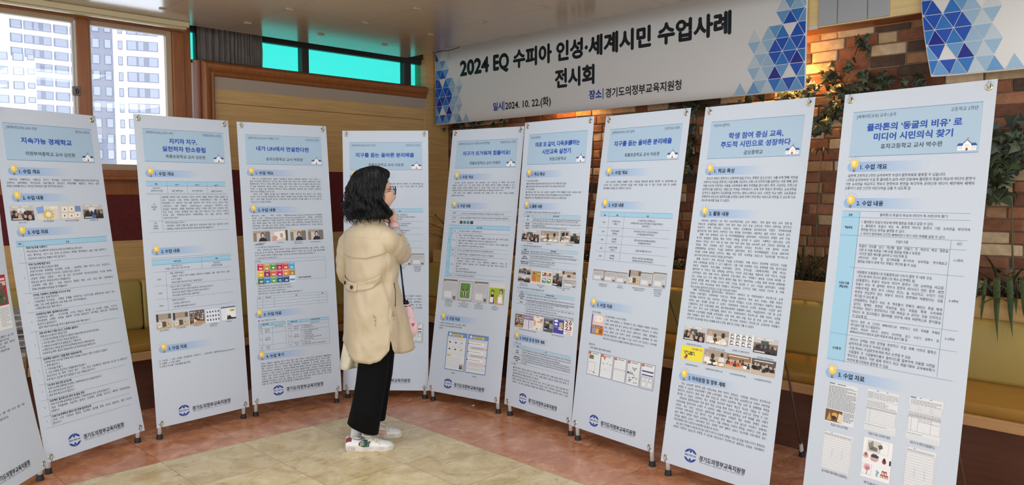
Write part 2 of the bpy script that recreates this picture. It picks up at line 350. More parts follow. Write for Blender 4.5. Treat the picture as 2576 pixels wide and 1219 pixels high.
# gathered grey-brown cloth stuffed into the transom opening
rnd = random.Random(4)
rings = []
x0, x1 = PX(498, 100), PX(664, 130)
NF = 90
for i in range(NF + 1):
    t = i / NF; x = x0 + (x1 - x0) * t
    fr = 10 + 26 * t
    y = WY + 0.02 + 0.012 * math.sin(t * fr * 3.0 + 2 * math.sin(7 * t)) + 0.006 * math.sin(t * 160)
    zb = zt0 - 0.012 + 0.008 * noise.noise((t * 30, 0, 0)); zt = 2.735
    rings.append([(x, y + 0.004 * math.sin(9 * s + 20 * t), zb + (zt - zb) * s) for s in [k / 8 for k in range(9)]])
b = MB(); b.loft(rings, closed=False); o = b.build('curtain', mat('grey_brown_cloth', (104, 94, 86), 0.85, var=0.12, vscale=14), smooth=True)
sm = o.modifiers.new('t', 'SOLIDIFY'); sm.thickness = 0.003; evaluated(o)
tag(o, 'grey-brown gathered cloth filling the transom opening beside the teal panes', 'curtain')

# ---- brick wall, planter bulkhead above
rnd = random.Random(11)
BR = ink_mat('aged_brick_face', 0.85, var=0.16, vscale=26, bump=0.5, spec=0.25)
bw = MB()
CO = [((140, 92, 68), 4.2), ((152, 106, 78), 2.8), ((190, 164, 128), 2.4), ((202, 180, 146), 1.6), ((86, 68, 57), 1.6), ((116, 76, 58), 2.2), ((164, 124, 90), 1.5)]
rowh = 0.0705; z = 0.80; r = 0
while z < 2.46:
    y = -0.6 - rnd.random() * 0.2
    while y < WY:
        L = rnd.choice([0.20, 0.215, 0.23, 0.17, 0.11, 0.21])
        cc = rnd.choices([q[0] for q in CO], [q[1] for q in CO])[0]; k = rnd.uniform(0.86, 1.1)
        ink = tuple(min(1, v * k) for v in lin(cc)[:3]) + (1,)
        d = rnd.uniform(0, 0.014); j = lambda a=0.004: rnd.uniform(-a, a)
        y1 = min(y + L, WY); za, zb = z + 0.003, z + rowh - 0.004
        if y1 - y > 0.03:
            vs = [(BX - d + j(), y + 0.004 + j(), za + j(.003)), (BX - d + j(), y1 - 0.004 + j(), za + j(.003)), (BX + 0.03, y1 - 0.004, za), (BX + 0.03, y + 0.004, za),
                  (BX - d + j(), y + 0.004 + j(), zb + j(.003)), (BX - d + j(), y1 - 0.004 + j(), zb + j(.003)), (BX + 0.03, y1 - 0.004, zb), (BX + 0.03, y + 0.004, zb)]
            bw.add(vs, [(0, 1, 2, 3), (4, 7, 6, 5), (0, 4, 5, 1), (1, 5, 6, 2), (2, 6, 7, 3), (3, 7, 4, 0)], 0, ink)
        y = y1
    z += rowh; r += 1
bob = bw.build('wall_right', [BR, mat('brick_mortar', (128, 104, 84), 0.9), W_LIGHT], bevel=0.007, segs=2, recalc=True)
me = bob.data
m2 = MB(); m2.box(BX + 0.004, -4, 0, BX + 0.2, WY + 0.15, 2.47, 0); m2.box(BX - 0.02, -4, 2.46, BX + 0.2, WY + 0.15, 2.95, 1)
tmp = m2.mesh('tmp', [])
bm = bmesh.new(); bm.from_mesh(me); n0 = len(bm.faces); bm.from_mesh(tmp); bm.faces.ensure_lookup_table()
for i in range(n0, len(bm.faces)): bm.faces[i].material_index = 1 if i < n0 + 6 else 2
bm.to_mesh(me); bm.free(); tag(bob, kind='structure')
FX = 4.81
b = MB(); b.box(FX, -4, 2.466, FX + 0.19, WY - 0.02, 2.949, 0); b.box(FX - 0.002, -4, 2.462, FX + 0.19, WY - 0.02, 2.468, 1)
tag(b.build('trim_5', [mat('yellow_ash_bulkhead', (232, 202, 138), 0.42, var=0.08, vscale=3, stretch=(1, 1, 14)), W_BROWN]), kind='structure')
PAN = mat('pale_grey_panel', (172, 172, 172), 0.45)
py = [on_x(px, 30, FX).y for px in (2061, 2107, 2109, 2182, 2185, 2239)]
for k, lab in enumerate(('pale grey bulkhead panel beside the big title banner, leftmost of three', 'pale grey bulkhead panel, middle of three above the brick wall', 'pale grey bulkhead panel nearest the curled banner, rightmost of three')):
    b = MB(); b.box(FX - 0.012, py[2 * k + 1], 2.475, FX - 0.0005, py[2 * k], 2.93)
    tag(b.build('bulkhead_panel', PAN, bevel=0.003), lab, 'wall panel', 'grey panels on the bulkhead')

# ---- spotlights in the soffit behind the banner
SPM = bpy.data.materials.new('warm_lamp_glow'); SPM.use_nodes = True
n = SPM.node_tree.nodes['Principled BSDF']; n.inputs['Emission Color'].default_value = (1, 0.62, 0.25, 1); n.inputs['Emission Strength'].default_value = 12
for k, (yy, lab) in enumerate(((on_x(1425, 285, 4.9).y, 'warm downlight in the bulkhead soffit behind the middle of the title banner'), (on_x(2000, 150, 4.9).y, 'warm downlight in the bulkhead soffit behind the right end of the title banner'))):
    root = empty('downlight', (FX + 0.07, yy, 2.462)); tag(root, lab, 'light', 'warm downlights behind the title banner')
    b = MB(); b.lathe([(0.036, 0.0), (0.036, -0.012), (0.026, -0.012), (0.026, -0.004), (0.0, -0.004)], 20); b.build('trim_ring', WHITE_PL, root)
    b = MB(); b.lathe([(0.024, -0.006), (0.0, -0.0062)], 16); b.build('bulb', SPM, root)
    l = bpy.data.lights.new('downlight_beam', 'SPOT'); l.energy = 42; l.color = (1, 0.52, 0.17); l.spot_size = R(120); l.spot_blend = 0.8; l.shadow_soft_size = 0.025
    lo = bpy.data.objects.new('downlight_beam', l); COL.objects.link(lo); lo.parent = root; lo.location = (0, 0, -0.02); lo.rotation_euler = (0, R(14), 0)

# ================================================================ BENCHES AND PLANTER
VIN = mat('olive_yellow_vinyl', (172, 148, 78), 0.38, var=0.05, vscale=5)
SEATV = mat('ochre_vinyl_seat', (158, 116, 48), 0.36, var=0.06, vscale=5)
TRIMW = mat('bench_trim_ash', (192, 150, 100), 0.4, var=0.08, vscale=3, stretch=(2, 2, 10))
def cushion(mb, a, b, nx, nz, bulge, back):
    pass
def pad(name, parent, x0, x1, prof, m, axis='x', seg=10, edge=0.02):
    """upholstered pad: profile (depth, height) swept along the wall, ends rounded"""
    mb = MB(); rings = []
    cy = sum(p[0] for p in prof) / len(prof); cz = sum(p[1] for p in prof) / len(prof)
    for i in range(seg + 1):
        t = i / seg; x = x0 + (x1 - x0) * t; e = min(x - x0, x1 - x) / edge
        k = 1.0 if e >= 1 else 0.86 + 0.14 * math.sqrt(max(0, 1 - (1 - e) ** 2))
        rings.append([((x, cy + (p[0] - cy) * k, cz + (p[1] - cz) * k) if axis == 'x' else (cy + (p[0] - cy) * k, x, cz + (p[1] - cz) * k)) for p in prof])
    xs = [x0, x0 + edge * .15, x0 + edge * .5, x0 + edge] + [x0 + edge + (x1 - x0 - 2 * edge) * k / 6 for k in range(1, 6)] + [x1 - edge, x1 - edge * .5, x1 - edge * .15, x1]
    rings = []
    for x in xs:
        e = min(x - x0, x1 - x) / edge; k = 1.0 if e >= 1 else 0.84 + 0.16 * math.sqrt(max(0, 1 - (1 - e) ** 2))
        rings.append([((x, cy + (p[0] - cy) * k, cz + (p[1] - cz) * k) if axis == 'x' else (cy + (p[0] - cy) * k, x, cz + (p[1] - cz) * k)) for p in prof])
    mb.loft(rings, True, True); return mb.build(name, m, parent, smooth=True, recalc=True)
def rprof(d0, d1, z0, z1, r=0.02, lean=0.0, n=4):
    """rounded rectangle profile; lean shifts the top backwards"""
    out = []
    for cx, cz, a0 in ((d1 - r, z1 - r, 0), (d0 + r, z1 - r, 90), (d0 + r, z0 + r, 180), (d1 - r, z0 + r, 270)):
        for k in range(n + 1):
            a = R(a0 + 90 * k / n); x = cx + r * math.cos(a); z = cz + r * math.sin(a)
            out.append((x + lean * (z - z0) / (z1 - z0), z))
    return out
# bench along the panelled wall
root = empty('wall_bench', (1.0, 5.6, 0)); tag(root, 'olive vinyl wall bench along the panelled wall under the windows', 'bench')
def sub(o, root):
    o.parent = root; o.matrix_parent_inverse = Matrix.Translation(root.location).inverted(); return o
b = MB(); b.box(-3.5, 5.30, 0.0, 4.12, WY - 0.005, 0.345); sub(b.build('base', W_DARK, bevel=0.004), root)
b = MB(); b.box(-3.5, 5.225, 0.345, 4.05, 5.285, 0.398); b.box(-3.5, 5.285, 0.346, 4.05, WY - 0.005, 0.39); sub(b.build('seat_trim', TRIMW, bevel=0.004), root)
edges = [-3.4, -2.6, -1.8, -1.0, -0.2, 0.55, 1.27, 2.0, 2.72, 3.44, 4.03, 4.55]
for a, c2 in zip(edges, edges[1:]):
    if c2 < 4.1: sub(pad('seat_cushion', None, a + 0.004, c2 - 0.004, rprof(5.25, 5.90, 0.391, 0.452, 0.025), SEATV), root)
    sub(pad('back_cushion', None, a + 0.004, c2 - 0.004, rprof(5.82, 5.90, 0.44, 0.805, 0.035, 0.035), VIN), root)
# bench along the brick wall
root = empty('wall_bench', (4.3, 2.0, 0)); tag(root, 'olive vinyl wall bench in front of the planter below the brick wall', 'bench')
b = MB(); b.box(4.13, -3.5, 0.0, 4.70, 5.295, 0.34); sub(b.build('base', W_DARK, bevel=0.004), root)
b = MB(); b.box(4.05, -3.5, 0.342, 4.11, 5.22, 0.393); b.box(4.11, -3.5, 0.3425, 4.66, 5.22, 0.385); sub(b.build('seat_trim', TRIMW, bevel=0.004), root)
edges = [-3.4, -2.2, -1.0, 0.2, 1.4, 2.6, 3.8, 5.0, 5.78]
for a, c2 in zip(edges, edges[1:]):
    sub(pad('seat_cushion', None, a + 0.003, c2 - 0.003, rprof(4.075, 4.64, 0.386, 0.45, 0.025), SEATV, 'y'), root)
    sub(pad('back_cushion', None, a + 0.003, c2 - 0.003, rprof(4.565, 4.64, 0.44, 0.77, 0.03, 0.03), VIN, 'y'), root)
# planter box behind that bench
root = empty('planter_box', (4.8, 2.0, 0)); tag(root, 'long ash veneer planter box behind the bench, full of green plants', 'planter')
b = MB(); b.box(4.665, -3.5, 0.765, 4.70, 5.80, 0.888); b.box(4.672, -3.5, 0.39, 4.705, 5.80, 0.77); sub(b.build('front_board', W_LIGHT, bevel=0.004), root)
b = MB(); b.box(4.705, -3.5, 0.70, 4.965, 5.80, 0.82); sub(b.build('soil', mat('dark_soil', (46, 36, 28), 0.95, var=0.3, vscale=30, bump=0.8, bscale=40)), root)

# papers piled on the bench, glimpsed at the far left
pz = on_y(42, 778, 5.42); rnd = random.Random(9); zz = 0.452
root = empty('paper_pile', (pz.x - 0.02, 5.42, zz)); tag(root, 'pile of grey and white printed papers on the bench at the far left edge', 'paper pile')
n_ = max(6, int((pz.z - zz) / 0.012)); PAPS = [mat('newsprint_grey', (150, 148, 142), 0.8, var=0.3, vscale=60), mat('newsprint_pale', (206, 204, 198), 0.8, var=0.15, vscale=60), mat('newsprint_dark', (96, 96, 94), 0.8)]
for k in range(n_):
    b = MB(); b.box(-.14, -.1, 0.0005, .14, .1, 0.0112, M=Matrix.Rotation(rnd.uniform(-.06, .06), 4, 'Z') @ Matrix.Translation((rnd.uniform(-.008, .008), 0, k * 0.012))); b.build('folded_paper', PAPS[rnd.choice((0, 1, 1, 2))], root, bevel=.002)

# ================================================================ PRINTING
PAL = {'H': (160, 200, 220), 'K': (28, 28, 32), 'T': (44, 46, 54), 'title': (34, 78, 168), 'panel': (170, 193, 210), 'rule': (78, 122, 160), 'grey': (120, 124, 132), 'W': (240, 242, 244)}
def inkc(c): return lin(PAL[c] if isinstance(c, str) else c)
_tx = {}
def text_mesh(s, bold=0.0, res=1, sw=1.0):
    """glyph outlines of one line at size 1: verts, faces, x0, x1"""
    k = (s, bold, res, round(sw, 3))
    if k in _tx: return _tx[k]
    cu = bpy.data.curves.new('t', 'FONT'); cu.body = s; cu.size = 1.0; cu.resolution_u = res; cu.offset = bold; cu.space_word = sw
    ob = bpy.data.objects.new('t', cu); me = ob.to_mesh()
    v = [(p.co.x, p.co.y) for p in me.vertices]; f = [tuple(p.vertices) for p in me.polygons]
    ob.to_mesh_clear(); bpy.data.objects.remove(ob); bpy.data.curves.remove(cu)
    xs = [p[0] for p in v] or [0, 1]
    _tx[k] = (v, f, min(xs), max(xs)); return _tx[k]
class Sheet:
    """flat artwork in centimetres from the top left corner, split into named parts, mapped onto a surface"""
    def __init__(s, fmap, nmax=3.0): s.fmap = fmap; s.parts = []; s.cur = None; s.nmax = nmax
    def part(s, name, label=None): s.cur = dict(name=name, label=label, mb=MB()); s.parts.append(s.cur)
    def poly(s, pts, col, layer=1):
        s.cur['mb'].add([s.fmap(x, y, layer) for x, y in pts], [tuple(range(len(pts)))], 0, inkc(col))
    def rect(s, x0, y0, x1, y1, col, layer=1):
        nx = max(1, int(abs(x1 - x0) / 30)); ny = max(1, int(math.ceil(abs(y1 - y0) / s.nmax)))
        vs = [s.fmap(x0 + (x1 - x0) * i / nx, y0 + (y1 - y0) * j / ny, layer) for j in range(ny + 1) for i in range(nx + 1)]
        fs = [(j * (nx + 1) + i, (j + 1) * (nx + 1) + i, (j + 1) * (nx + 1) + i + 1, j * (nx + 1) + i + 1) for j in range(ny) for i in range(nx)]
        s.cur['mb'].add(vs, fs, 0, inkc(col))
    def line(s, x0, y0, x1, y1, col='rule', w=0.075, layer=3):
        if abs(x1 - x0) >= abs(y1 - y0): s.rect(min(x0, x1), y0 - w / 2, max(x0, x1), y0 + w / 2, col, layer)
        else: s.rect(x0 - w / 2, min(y0, y1), x0 + w / 2, max(y0, y1), col, layer)
    def frame(s, x0, y0, x1, y1, col, w=0.12, layer=3):
        s.line(x0, y0, x1, y0, col, w, layer); s.line(x0, y1, x1, y1, col, w, layer); s.line(x0, y0, x0, y1, col, w, layer); s.line(x1, y0, x1, y1, col, w, layer)
    def ell(s, x, y, rx, ry, col, layer=2, n=14, a0=0, a1=360):
        s.poly([(x + rx * math.cos(R(a0 + (a1 - a0) * k / n)), y - ry * math.sin(R(a0 + (a1 - a0) * k / n))) for k in range(n if a1 - a0 == 360 else n + 1)], col, layer)
    def text(s, x, y, t, size, width=None, col='T', bold=0.0, align='l', layer=4, condense=0.9, res=1, italic=0.0, sw=1.0):
        """y is the baseline; width squeezes or spreads the line to that measure"""
        if not t.strip() or not PRINT_TEXT: return
        v, f, a, b = text_mesh(t, bold, res, sw)
        if not v: return
        kx = size * condense
        if width: kx = width / (b - a)
        wd = (b - a) * kx; x0 = x if align == 'l' else x - wd / 2 if align == 'c' else x - wd
        s.cur['mb'].add([s.fmap(x0 + (p[0] - a) * kx + italic * p[1] * size, y - p[1] * size, layer) for p in v], f, 0, inkc(col))
    def heavy(s, x, y, t, size, width, col, w, align='l', layer=4, res=2):
        """bold lettering: the regular outline thickened by w (parts of the size) all round"""
        e = size * w
        for k, (dx, dy) in enumerate(((0, 0), (e, 0), (-e, 0), (0, e), (0, -e))): s.text(x + dx, y + dy, t, size, width, col, .008, align, layer + .08 * k, res=res)
    def build(s, parent):
        for p in s.parts:
            if not p['mb'].v: continue
            o = p['mb'].build(p['name'], INK, parent)
            if p['label']: o['label'] = p['label']

# ---- pieces of artwork
def bulb(S, x, y, k=1.0):
    for a in (30, 60, 90, 120, 150):
        c0, s0 = math.cos(R(a)), math.sin(R(a)); p = (-s0, c0)
        S.poly([(x + c0 * 2.35 * k + p[0] * .07, y - .5 - s0 * 2.35 * k - p[1] * .07), (x + c0 * 2.9 * k + p[0] * .07, y - .5 - s0 * 2.9 * k - p[1] * .07), (x + c0 * 2.9 * k - p[0] * .07, y - .5 - s0 * 2.9 * k + p[1] * .07), (x + c0 * 2.35 * k - p[0] * .07, y - .5 - s0 * 2.35 * k + p[1] * .07)], (120, 130, 150), 4)
    S.poly([(x - .62, y + 1.0), (x + .62, y + 1.0), (x + .55, y + 1.9), (x - .55, y + 1.9)], (226, 184, 70), 4)
    S.ell(x, y - .35, 1.75 * k, 1.85 * k, (240, 200, 84), 4, 20); S.ell(x - .35, y - .75, .8 * k, .9 * k, (250, 226, 150), 5, 14)
    S.rect(x - .6, y + 1.75, x + .6, y + 2.75, (150, 152, 165), 5); S.rect(x - .6, y + 2.0, x + .6, y + 2.15, (110, 112, 126), 6); S.rect(x - .6, y + 2.4, x + .6, y + 2.55, (110, 112, 126), 6)
    S.ell(x, y + 2.8, .35, .3, (96, 98, 112), 5, 8); S.rect(x - .09, y - .9, x + .09, y + .3, (255, 246, 214), 6); S.ell(x, y + .62, .14, .14, (255, 246, 214), 6, 8)
def pill(S, y, txt):
    S.part('section_heading')
    c0, c1 = (150, 178, 214), (198, 205, 214); x0, x1, h = 6.6, 38.0, 2.1
    n = 26
    S.poly([(x0 - 2.1 * math.sin(R(a)), y - 2.1 * math.cos(R(a))) for a in range(0, 181, 15)], c0, 1)
    for k in range(n):
        t = (k + .5) / n; t = t ** 1.5
        S.rect(x0 + (x1 - x0) * k / n, y - h, x0 + (x1 - x0) * (k + 1) / n, y + h, tuple(c0[i] + (c1[i] - c0[i]) * t for i in range(3)), 1)
    bulb(S, 7.6, y - 1.0)
    S.heavy(10.3, y + .95, txt, 2.35, len(txt) * 1.42 if len(txt) < 10 else len(txt) * 1.40, 'K', 0.018)
def school(S, x, y):
    S.rect(x - 3.4, y - 1.9, x + 3.4, y, (240, 236, 230), 3)
    S.poly([(x - 3.7, y - 1.8), (x - 3.1, y - 2.8), (x + 3.1, y - 2.8), (x + 3.7, y - 1.8)], (44, 84, 160), 4)
    S.poly([(x - 1.5, y), (x + 1.5, y), (x + 1.5, y - 2.7), (x, y - 4.1), (x - 1.5, y - 2.7)], (246, 242, 236), 5)
    S.poly([(x - 1.9, y - 2.35), (x, y - 4.25), (x + 1.9, y - 2.35), (x + 1.7, y - 2.2), (x, y - 3.9), (x - 1.7, y - 2.2)], (34, 62, 128), 6)
    S.rect(x - .38, y - 1.0, x + .38, y, (150, 56, 50), 6)
    for w in (-2.9, -2.2, 1.9, 2.6): S.rect(x + w, y - 1.3, x + w + .35, y - .8, (196, 196, 196), 5)
    for w in (-.55, -.1, .35): S.rect(x + w, y - 2.3, x + w + .22, y - 1.5, (206, 204, 198), 6)
    S.rect(x - .04, y - 4.9, x + .04, y - 4.1, (90, 90, 96), 5); S.poly([(x + .04, y - 4.9), (x + .75, y - 4.65), (x + .04, y - 4.4)], (206, 110, 116), 6)
def logo(S, x=17.0, y=173.2):
    S.part('office_logo'); B = (38, 66, 146)
    def arc(a0, a1, r0, r1, w):
        out, inn = [], []
        for k in range(17):
            t = k / 16; a = R(a0 + (a1 - a0) * t); th = w * math.sin(math.pi * min(1, t * 1.0 + .0)) ** .6 * (0.55 + .75 * t)
            out.append((x + r0 * math.cos(a), y - r1 * math.sin(a))); inn.append((x + (r0 - th) * math.cos(a), y - (r1 - th) * math.sin(a)))
        for k in range(16): S.poly([out[k], out[k + 1], inn[k + 1], inn[k]], B, 2)
    for a0, a1 in ((97, 20), (83, 160), (263, 340), (277, 200)): arc(a0, a1, 3.7, 3.2, 1.15)
    for sg in (1, -1):
        yy = y - sg * 2.0
        S.poly([(x - .7, yy - sg * .35), (x - .35, yy - sg * .75), (x, yy - sg * .35), (x + .35, yy - sg * .75), (x + .7, yy - sg * .35), (x + .5, yy + sg * .45), (x, yy + sg * .8), (x - .5, yy + sg * .45)], B, 3)
    S.text(x, y + .3, '행복한 의정부 교육', .95, 6.6, B, .02, 'c')
    S.heavy(22.2, y + .95, '경기도의정부교육지원청', 2.7, 25.0, 'K', .014)
    S.text(22.4, y + 2.05, 'GYEONGGIDO UIJEONGBU OFFICE OF EDUCATION', .9, 24.4, 'grey')
DARKS = [(40, 38, 42), (58, 50, 48), (30, 34, 48), (72, 62, 56), (48, 44, 40)]
def people(S, x0, y0, x1, y1, n, rnd, base, size, cols=DARKS):
    for i in range(n):
        px = x0 + (x1 - x0) * (i + .5 + rnd.uniform(-.35, .35)) / n; k = size * rnd.uniform(.8, 1.2); py = base + rnd.uniform(-.1, .1) * (y1 - y0)
        c = rnd.choice(cols); bt = min(y1, py + 1.6 * k)
        px = min(max(px, x0 + .75 * k), x1 - .75 * k)
        if py - .6 * k < y0: py = y0 + .65 * k
        S.poly([(px - .7 * k, bt), (px + .7 * k, bt), (px + .55 * k, py + .55 * k), (px, py + .35 * k), (px - .55 * k, py + .55 * k)], c, 4)
        S.ell(px, py, .34 * k, .42 * k, (58, 44, 40) if rnd.random() < .6 else (196, 160, 140), 5, 9)
def textlines(S, x0, y0, x1, y1, n, rnd, col=(92, 94, 100), w=.16):
    for i in range(n):
        y = y0 + (y1 - y0) * (i + .5) / n; xe = x1 if rnd.random() < .7 else x0 + (x1 - x0) * rnd.uniform(.4, .9); x = x0
        while x < xe - .1:
            l = min(rnd.uniform(.5, 1.3), xe - x); S.rect(x, y - w, x + l, y + w, col, 4); x += l + .22
def photo(S, x0, y0, x1, y1, kind, seed):
    rnd = random.Random(seed); W, H = x1 - x0, y1 - y0; X = lambda t: x0 + W * t; Y = lambda t: y0 + H * t
    q = lambda a, b, c, d, col, l=3: S.rect(X(a), Y(b), X(c), Y(d), col, l)
    P = lambda pts, col, l=4: S.poly([(X(a), Y(b)) for a, b in pts], col, l)
    e = lambda a, b, rx, ry, col, l=4: S.ell(X(a), Y(b), rx * W, ry * H, col, l, 14)
    S.part('printed_worksheet' if kind.startswith(('doc', 'ws')) else 'printed_picture')
    doc = kind.startswith(('doc', 'ws'))
    S.rect(x0, y0, x1, y1, (196, 195, 195) if kind == 'docgrey' else (222, 222, 222) if doc else (196, 186, 176), 2)
    if kind in ('class', 'audience', 'hall', 'office'):
        q(0, 0, 1, .34, (198, 190, 180)); q(0, .34, 1, .62, (132, 118, 106)); q(0, .62, 1, 1, (86, 74, 66)); q(.3, .18, .62, .5, (220, 224, 226) if kind != 'class' else (70, 84, 78), 4)
        q(.1, .05, .35, .09, (246, 246, 240), 4); q(.5, .04, .8, .08, (246, 246, 240), 4); people(S, x0, y0, x1, y1, 6, rnd, Y(.52), H * .30); people(S, x0, y0, x1, y1, 4, rnd, Y(.72), H * .36); q(.05, .86, .5, .95, (206, 198, 188), 6)
        if kind == 'audience': q(.42, .72, .6, 1, (70, 110, 176), 6)
    elif kind in ('group', 'desk', 'books'):
        q(0, 0, 1, .4, (168, 150, 132)); P([(0, 1), (0, .7), (.5, .45), (1, .6), (1, 1)], (196, 166, 124), 4)
        if kind == 'group':
            people(S, x0, y0, x1, y1, 3, rnd, Y(.32), H * .42, [(236, 232, 226), (52, 46, 46), (84, 72, 62), (224, 216, 206)])
            for k in range(3): a = .15 + .28 * k; P([(a, .8), (a + .2, .72), (a + .26, .86), (a + .05, .94)], (236, 232, 224), 6)
        else:
            for k in range(3): a = .08 + .3 * k; P([(a, .62 - .1 * (k % 2)), (a + .24, .55), (a + .26, .85), (a + .02, .9)], ((232, 228, 220), (70, 70, 72), (212, 190, 160))[k], 5); q(a + .05, .66, a + .18, .7, (110, 104, 100), 6); q(a + .05, .74, a + .2, .77, (110, 104, 100), 6)
            q(0, 0, .14, .5, (64, 56, 54), 5); q(.8, .05, 1, .35, (96, 84, 74), 5)
    elif kind in ('gym', 'gym2'):
        q(0, 0, 1, .38, (92, 80, 70) if kind == 'gym2' else (150, 112, 76)); q(0, .38, 1, 1, (198, 176, 150)); q(.1, .1, .9, .16, (214, 212, 206), 4)
        people(S, x0, y0, x1, y1, 9, rnd, Y(.42), H * .2, [(206, 96, 60), (226, 140, 90), (60, 56, 60)] if kind == 'gym' else [(40, 40, 48), (58, 52, 60), (30, 30, 36)])
        if kind == 'gym': e(.8, .72, .08, .12, (238, 236, 232), 5); e(.8, .58, .04, .06, (40, 36, 36), 6)
    elif kind in ('selfie', 'selfie2'):
        q(0, 0, 1, .25, (176, 160, 142) if kind == 'selfie' else (204, 190, 150)); q(0, .25, 1, 1, (206, 202, 198)); q(.7, .1, 1, 1, (124, 112, 104), 4); q(.0, .2, .2, 1, (150, 126, 96), 4)
        P([(.3, 1), (.38, .72), (.5, .64), (.62, .64), (.75, .74), (.82, 1)], (34, 32, 38), 5); e(.56, .42, .13, .27, (44, 36, 36), 5); e(.56, .45, .085, .2, (214, 176, 184), 6)
    elif kind == 'hand':
        q(0, 0, 1, 1, (212, 200, 190)); P([(.1, .2), (.75, .05), (.9, .7), (.3, .9)], (238, 234, 230), 4); P([(.0, .6), (.25, .5), (.35, .7), (.2, 1), (0, 1)], (206, 158, 136), 5); P([(.5, .35), (.62, .25), (.7, .4), (.68, .75), (.54, .7)], (206, 158, 136), 5); q(.86, 0, 1, 1, (92, 78, 66), 5)
    elif kind == 'sketch':
        q(0, 0, 1, 1, (232, 230, 228))
        for k in range(8):
            a, b = .12 + .24 * (k % 4), .28 + .48 * (k // 4); e(a, b, .075, .12, (60, 58, 60), 4); e(a + .01, b + .03, .052, .085, (236, 230, 226), 5); P([(a - .1, b + .2), (a - .05, b + .11), (a + .07, b + .11), (a + .11, b + .2)], (120, 118, 120), 4)
            q(a - .1, b - .24, a + .1, b - .2, (150, 150, 152), 4); q(a - .09, b - .17, a + .06, b - .14, (150, 150, 152), 4)
    elif kind == 'yellow':
        q(0, 0, 1, 1, (238, 218, 60)); S.text(X(.45), Y(.24), '이따짓 끼!', H * .17, W * .5, (176, 60, 50), .02); S.text(X(.12), Y(.46), '따빼의 복습면', H * .12, W * .5, 'K', .03); S.text(X(.15), Y(.6), '뭔가 불고 눈 길', H * .12, W * .5, 'K', .03)
        e(.46, .53, .07, .1, (40, 38, 40), 5); e(.46, .53, .03, .04, (238, 218, 60), 6); P([(.15, .8), (.25, .72), (.33, .78), (.28, .9), (.2, .95)], (150, 90, 130), 5); e(.27, .7, .05, .07, (70, 44, 40), 6)
    elif kind == 'gear':
        q(0, 0, 1, 1, (222, 212, 196)); P([(0, .1), (.33, .0), (.36, .5), (.04, .56)], (140, 164, 214), 4)
        for k in range(10): a = R(36 * k); P([(.52 + .2 * math.cos(a - .16), .62 + .3 * math.sin(a - .16)), (.52 + .27 * math.cos(a - .1), .62 + .41 * math.sin(a - .1)), (.52 + .27 * math.cos(a + .1), .62 + .41 * math.sin(a + .1)), (.52 + .2 * math.cos(a + .16), .62 + .3 * math.sin(a + .16))], (204, 176, 70), 4)
        e(.52, .62, .21, .32, (220, 190, 88), 5); e(.52, .62, .12, .18, (236, 230, 220), 6); q(.6, .08, .96, .2, (236, 230, 224), 4)
    elif kind == 'board':
        q(0, 0, 1, 1, (214, 202, 184))
        for k in range(5): a, b = ((.08, .1), (.42, .08), (.04, .56), (.38, .58), (.68, .52))[k]; q(a, b, a + .27, b + .34, (238, 230, 216), 4); q(a + .1, b + .12, a + .17, b + .24, (128, 112, 96), 5)
        q(.72, .05, 1, .45, (120, 142, 186), 5)
    elif kind == 'shelf':
        q(0, 0, 1, 1, (92, 70, 54))
        for r_ in range(4):
            a = .04
            while a < .92: w_ = rnd.uniform(.04, .09); q(a, .06 + .17 * r_, min(a + w_, .97), .19 + .17 * r_, rnd.choice([(214, 206, 196), (150, 130, 110), (84, 92, 110), (196, 170, 140)]), 4); a += w_ + .015
        P([(0, .95), (.5, .74), (1, .82), (1, 1), (0, 1)], (190, 150, 102), 5); people(S, x0, y0, x1, y1, 2, rnd, Y(.6), H * .26, [(230, 226, 220), (60, 58, 62)])
    elif kind == 'icons':
        q(0, 0, 1, 1, (232, 233, 235))
        for k in range(15): a, b = .08 + .2 * (k % 5), .12 + .3 * (k // 5); q(a, b, a + .1, b + .1, (70, 74, 86) if k % 3 else (60, 110, 190), 4); q(a + .02, b + .11, a + .12, b + .15, (196, 150, 90) if k % 4 == 2 else (56, 96, 170), 4)
    elif kind == 'page':
        q(0, 0, 1, 1, (232, 233, 235)); q(0, 0, 1, .1, (86, 118, 132)); q(.35, .12, 1, 1, (240, 240, 240), 4); e(.75, .3, .2, .1, (222, 200, 120), 5); q(.68, .28, .9, .33, (110, 110, 110), 6); P([(.36, .95), (.42, .6), (.5, .74), (.56, .62), (.7, .84), (1, .86), (1, .98), (.36, .98)], (52, 46, 44), 5)
    elif kind == 'purple':
        q(0, 0, 1, 1, (232, 226, 234)); q(0, 0, 1, .36, (196, 170, 204)); q(.05, .08, .9, .11, (150, 120, 160), 5); q(.05, .18, .6, .21, (226, 210, 230), 5); q(.5, .36, .56, 1, (120, 104, 128), 5)
        for k in range(6): q(.06, .42 + .09 * k, .42, .44 + .09 * k, (150, 146, 154), 5); q(.6, .42 + .09 * k, .94, .44 + .09 * k, (150, 146, 154), 5)
    elif kind == 'map':
        q(0, 0, 1, 1, (238, 224, 206)); P([(.06, .3), (.22, .28), (.3, .5), (.26, .7), (.1, .72)], (206, 168, 140), 4); P([(.75, .18), (1, .14), (1, .32), (.78, .34)], (206, 130, 80), 4); q(.45, .36, .95, .42, (170, 128, 96), 5); e(.45, .9, .1, .06, (170, 140, 180), 5); q(.7, .86, .95, .9, (226, 186, 120), 5); q(.3, .04, .6, .09, (206, 150, 110), 5)
    elif kind == 'bw':
        q(0, 0, 1, 1, (90, 90, 92)); P([(.1, .5), (.4, .45), (.55, .75), (.1, .85)], (196, 196, 198), 4); people(S, x0, y0, x1, y1, 3, rnd, Y(.25), H * .34, [(26, 26, 28), (52, 52, 54), (150, 150, 152)]); q(.1, .05, .9, .1, (150, 150, 152), 5)
    elif kind == 'violet':
